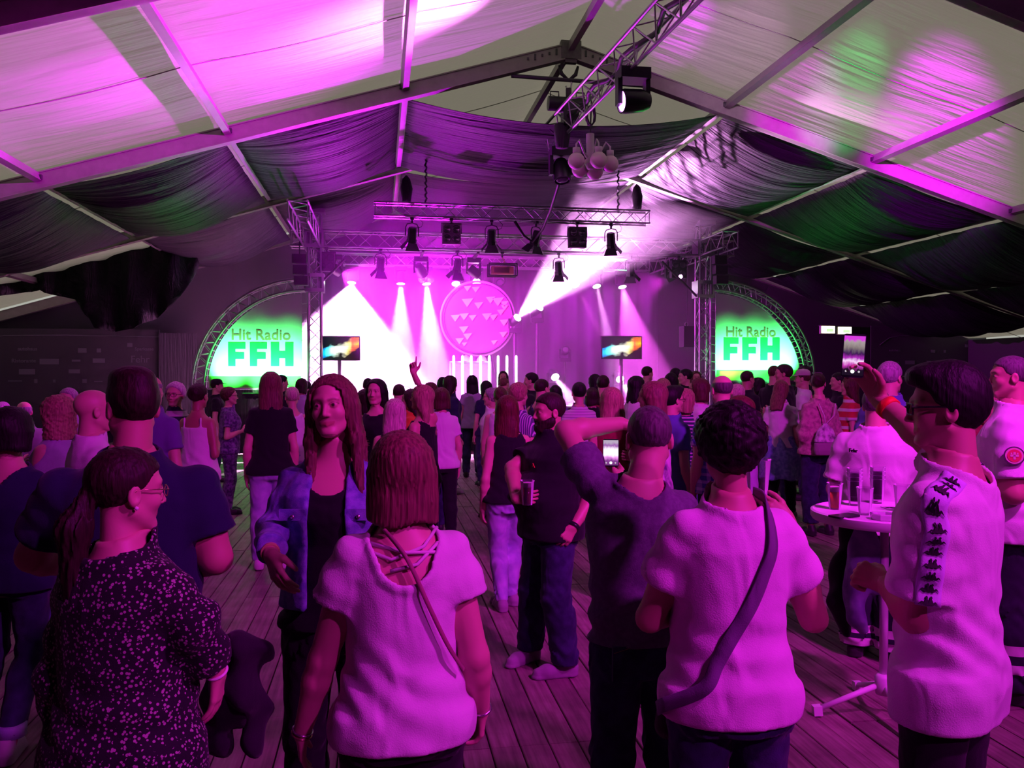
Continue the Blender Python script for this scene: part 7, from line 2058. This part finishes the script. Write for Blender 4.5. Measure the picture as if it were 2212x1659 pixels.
def on_table(x, y):
    r_ = ray(x, y); t = (TZ - CAMH) / r_[2]
    q = Vector(_c0 + r_ * t)
    dx, dy = q.x - TX, q.y - TY; d = math.hypot(dx, dy)
    if d > TR - 0.06: q.x, q.y = TX + dx / d * (TR - 0.06), TY + dy / d * (TR - 0.06)
    return (q.x, q.y, TZ + 0.001)
cup(on_table(1803, 1100), 'clear cup of golden beer with foam at the edge of the bar table', (0.098, 0.024, M_BEER))
stack0 = on_table(1846, 1092)
for k in range(4): cup((stack0[0], stack0[1], stack0[2] + 0.022 * k), 'empty clear cup in the taller nest of cups on the bar table', None, 'nested empty cups beside the golden beer')
stack1 = on_table(1890, 1080)
for k in range(4): cup((stack1[0], stack1[1], stack1[2] + 0.022 * k), 'empty clear cup in the nest of cups at the back of the bar table', None, 'nested empty cups at the back of the bar table')
cup(on_table(1868, 1112), 'single empty clear cup standing in front of the nested cups', None)
cup(on_table(1948, 1105), 'single empty clear cup standing beside the ashtray', None)
# phone lying on the table
def slab(name, w, h, t, r=0.008):
    pts = []
    for cx, cy, a0 in ((w / 2 - r, h / 2 - r, 0), (-w / 2 + r, h / 2 - r, 90), (-w / 2 + r, -h / 2 + r, 180), (w / 2 - r, -h / 2 + r, 270)):
        for k in range(5): pts.append((cx + r * math.cos(R(a0 + 22.5 * k)), cy + r * math.sin(R(a0 + 22.5 * k))))
    return MB().prism(pts, -t / 2, t / 2).mesh(name)
q = on_table(1808, 1119)
t = empty('smartphone', (q[0], q[1], q[2] + 0.006), R(-72), label='black smartphone lying face down near the edge of the bar table', cat='phone')
t.rotation_euler = (R(90), 0, R(20)); 
put('case', slab('case', 0.158, 0.078, 0.010), M_BLACKG, t)
put('camera_bump', MB().box((0.055, -0.006, 0.015), (0.022, 0.004, 0.03)).mesh('camera_bump'), M_BLACK, t)
# ashtray, beer mat
q = on_table(1908, 1122)
t = empty('ashtray', q, label='clear glass ashtray on the bar table', cat='ashtray')
M_GLASS = M_CLEAR
put('dish', autosmooth(MB().lathe([(0, 0.008), (0.045, 0.008), (0.052, 0.030), (0.062, 0.032), (0.066, 0.026), (0.060, 0.0), (0, 0.0)], 8).mesh('dish'), 20), mat('thick_pressed_glass', (0.55, 0.50, 0.58), 0.08, spec=0.8), t)
q = on_table(1926, 1098)
t = empty('beer_mat', (q[0], q[1], q[2] + 0.001), R(-8), label='small printed card lying on the bar table behind the ashtray', cat='card')
put('card', MB().box((0, 0, 0.001), (0.085, 0.085, 0.002)).mesh('card'), mat('card_paper', (0.7, 0.66, 0.7), 0.7), t)
put('lettering', text_mesh('FFH', 0.04, 0.002, 0.0006), M_MARK, t, loc=(0, -0.015, 0.0032))
# jackets hanging below the table top
def soft(name, prims, lo, hi, res, k=0.03, noise=0.006, fr=26):
    def f(p):
        d = None
        for a, b_, r0, r1 in prims:
            v = rc(p, a, b_, r0, r1); d = v if d is None else smin(d, v, k)
        return d + noise * np.sin(fr * p[:, 2] + 14 * p[:, 0] + 2 * np.sin(17 * p[:, 1])) + noise * 0.7 * np.sin(fr * 1.7 * p[:, 0] + 9 * p[:, 2])
    return to_mesh(name, [polygonize(f, lo, hi, res)])
def softw(name, pr, res, **kw):
    A = np.array([[*p[0]] for p in pr] + [[*p[1]] for p in pr]); m = max(max(p[2], p[3]) for p in pr) + 0.04
    return soft(name, [(A3(*p[0]), A3(*p[1]), p[2], p[3]) for p in pr], A.min(0) - m, A.max(0) + m, res, **kw)
jx = P(1872, 1200, 4.40); o_ = Vector((jx.x, jx.y, 0))
t = empty('hanging_jacket', (jx.x, jx.y + 0.02, 0.5), label='grey blue jacket hanging from a hook under the bar table', cat='jacket')
put('cloth', softw('cloth', [((-0.02, 0, 0.52), (-0.03, 0.0, 0.30), 0.045, 0.065), ((-0.03, 0, 0.30), (-0.05, 0.01, 0.05), 0.065, 0.055), ((0.04, 0, 0.50), (0.05, 0, 0.22), 0.035, 0.05), ((-0.05, 0, 0.1), (0.0, 0.0, -0.02), 0.05, 0.02)], 0.011, noise=0.011), C('grey_blue_jacket', (0.16, 0.17, 0.30), pattern='mottle', col2=(0.26, 0.27, 0.42), scale=12), t)
t = empty('hanging_jacket', (jx.x + 0.14, jx.y + 0.16, 0.5), label='black jacket hanging behind the grey blue jacket', cat='jacket')
put('cloth', softw('cloth', [((-0.14, 0, 0.50), (-0.2, 0.0, 0.1), 0.05, 0.07), ((-0.2, 0, 0.1), (-0.16, 0.0, -0.08), 0.06, 0.035)], 0.012, noise=0.010), M_BLACKC, t)

# --- phones in hands
def screen_mat(name, cols):
    m = bpy.data.materials.new(name); m.use_nodes = True; nt = m.node_tree; N, L = nt.nodes, nt.links; N.clear()
    o = N.new('ShaderNodeOutputMaterial'); e = N.new('ShaderNodeEmission'); tc = N.new('ShaderNodeTexCoord'); sp = N.new('ShaderNodeSeparateXYZ'); nz = N.new('ShaderNodeTexNoise'); nz.inputs['Scale'].default_value = 5
    L.new(tc.outputs['Generated'], sp.inputs[0]); L.new(tc.outputs['Generated'], nz.inputs['Vector'])
    a = N.new('ShaderNodeMath'); a.operation = 'MULTIPLY_ADD'; a.inputs[1].default_value = 0.22; L.new(nz.outputs['Fac'], a.inputs[0]); L.new(sp.outputs['Z'], a.inputs[2])
    cr = N.new('ShaderNodeValToRGB'); el = cr.color_ramp.elements; el[0].position = cols[0][0]; el[0].color = (*cols[0][1], 1); el[1].position = cols[-1][0]; el[1].color = (*cols[-1][1], 1)
    for p_, c_ in cols[1:-1]:
        x = el.new(p_); x.color = (*c_, 1)
    L.new(a.outputs[0], cr.inputs[0]); L.new(cr.outputs[0], e.inputs[0]); e.inputs[1].default_value = 1.0; L.new(e.outputs[0], o.inputs[0])
    return m
def held_phone(x0, x1, y0, y1, d, label, cols, roll=0.0):
    c = P((x0 + x1) / 2, (y0 + y1) / 2, d); w = (x1 - x0) * d / F; hh = (y1 - y0) * d / F
    v = (Vector((0, 0, CAMH)) - c).normalized()
    t = empty('smartphone', c, label=label, cat='phone')
    t.rotation_euler = (R(-4), R(roll), math.atan2(v.y, v.x) + R(90))
    put('case', slab('case', w, hh, 0.009, 0.009), M_BLACKG, t)
    put('screen', MB().box((0, -0.0052, 0.0), (w * 0.92, 0.001, hh * 0.90)).mesh('screen'), screen_mat('screen_' + str(int(x0)), cols), t)
    put('record_button', MB().lathe([(w * 0.09, 0), (0, 0.0006)], 16, (0, -0.0062, -hh * 0.36), Matrix.Rotation(R(90), 3, 'X')).mesh('record_button'), emission('white_button', (1, 1, 1), 1.2), t)
    for sx in (-0.28, 0.28): put('screen_icon', MB().lathe([(w * 0.05, 0), (0, 0.0006)], 12, (w * sx, -0.0062, -hh * 0.36), Matrix.Rotation(R(90), 3, 'X')).mesh('screen_icon'), emission('grey_button', (0.6, 0.5, 0.6), 1.0), t)
    return t
held_phone(1302, 1337, 948, 1008, 3.24, 'smartphone in front of the grey tee showing the white stage glow', [(0.0, (0.10, 0.02, 0.12)), (0.30, (0.25, 0.05, 0.3)), (0.42, (0.9, 0.3, 0.9)), (0.55, (1.3, 1.2, 1.3)), (0.75, (1.2, 1.0, 1.2)), (0.9, (0.35, 0.1, 0.45)), (1.0, (0.5, 0.4, 0.55))])
held_phone(1821, 1867, 721, 816, 2.98, 'smartphone held up high showing the tent roof and stage', [(0.0, (0.01, 0.005, 0.015)), (0.26, (0.015, 0.005, 0.02)), (0.36, (0.6, 0.05, 0.5)), (0.47, (1.0, 0.7, 1.0)), (0.55, (0.45, 0.03, 0.5)), (0.68, (0.05, 0.01, 0.09)), (0.82, (0.25, 0.2, 0.2)), (0.95, (0.4, 0.33, 0.34)), (1.0, (0.7, 0.05, 0.75))], roll=4)

# --- cups in hands
g = HB.W(HB.B.arm['R']['grip'])
cup(tuple(P(1139, 1090, 4.90)), 'cup of dark beer with foam held by the bearded person', (0.105, 0.025, M_DBEER))
q = P(1637, 1082, 2.80)
cup(tuple(q), 'nearly empty clear cup held by the person with bushy dark hair', (0.02, 0.0, M_BEER))

# --- bags
def at_(x, y, d, o): q = P(x, y, d) - o; return (q.x, q.y, q.z)
o_ = P(500, 1600, 2.45); o_ = Vector((o_.x, o_.y, o_.z))
t = empty('handbag', o_, label='black soft handbag with a jacket slung over it beside the blossom blouse', cat='handbag')
pr = [(at_(478, 1430, 2.45, o_), at_(470, 1590, 2.45, o_), 0.05, 0.055), (at_(500, 1440, 2.42, o_), at_(505, 1540, 2.42, o_), 0.055, 0.06)]
put('bag_body', softw('bag_body', pr, 0.010, noise=0.010, fr=44), cloth('black_bag_cloth', (0.012, 0.010, 0.016), 0.6), t)
put('bag_strap', MB().tube([at_(432, 1335, 2.40, o_), at_(460, 1362, 2.42, o_), at_(484, 1392, 2.44, o_), at_(488, 1425, 2.45, o_)], 0.007, 6).mesh('bag_strap', True), M_BLACKC, t)
pr = [(at_(492, 1400, 2.43, o_), at_(540, 1400, 2.43, o_), 0.035, 0.03), (at_(540, 1405, 2.43, o_), at_(550, 1580, 2.43, o_), 0.045, 0.05), (at_(515, 1415, 2.4, o_), at_(520, 1500, 2.4, o_), 0.05, 0.05)]
put('draped_jacket', softw('draped_jacket', pr, 0.010, noise=0.015, fr=38), cloth('black_jacket_cloth', (0.016, 0.010, 0.020), 0.9), t)
o_ = P(1437, 1585, 2.62)
t = empty('shoulder_bag', o_, label='small dark bag on the grey strap beside the jeans', cat='shoulder bag')
pr = [(at_(1447, 1475, 2.60, o_), at_(1443, 1565, 2.60, o_), 0.032, 0.042)]
put('bag_body', softw('bag_body', pr, 0.009, noise=0.002), cloth('dark_plum_leather', (0.03, 0.010, 0.025), 0.5), t)
put('bag_strap', MB().tube([at_(1456, 1395, 2.52, o_), at_(1450, 1480, 2.58, o_)], 0.012, 6).mesh('bag_strap', True), M_BLACKC, t)
# drawstring bag on the pink jumper's back
hb = HBP
c = hb.W(on_torso(hb, -0.07, 0.60 * hb.H, False, 0.13))
t = empty('drawstring_bag', c, label='white and grey drawstring bag with dark flower print on the pink jumper', cat='bag')
def fbag(p):
    d = loft(p, [(-0.17, 0.125, 0.06, 0), (-0.12, 0.135, 0.075, 0), (0.0, 0.125, 0.07, 0), (0.11, 0.085, 0.045, 0), (0.16, 0.035, 0.025, 0), (0.18, 0.03, 0.02, 0)], 0.0, 2.2)
    return d + 0.005 * np.sin(12 * np.arctan2(p[:, 1], p[:, 0])) * np.clip((p[:, 2] + 0.05) / 0.2, 0, 1)
def split(sg):
    return lambda p: smax(fbag(p), sg * (p[:, 2] + 0.03), 0.004)
put('upper_cloth', to_mesh('upper_cloth', [polygonize(split(-1), (-0.2, -0.14, -0.22), (0.2, 0.14, 0.22), 0.010)]), C('white_flower_print', (0.72, 0.68, 0.72), pattern='mottle', col2=(0.16, 0.10, 0.16), scale=16), t)
put('base_panel', to_mesh('base_panel', [polygonize(split(1), (-0.2, -0.14, -0.22), (0.2, 0.14, 0.22), 0.010)]), C('grey_bag_base', (0.30, 0.22, 0.26)), t)
for sx in (-1, 1): put('cord', MB().tube([(0, 0.0, 0.17), (sx * 0.06 + 0.05, 0.01, 0.27), (sx * 0.10 + 0.05, 0.05, 0.40)], 0.006, 5).mesh('cord', True), M_TIE, t)
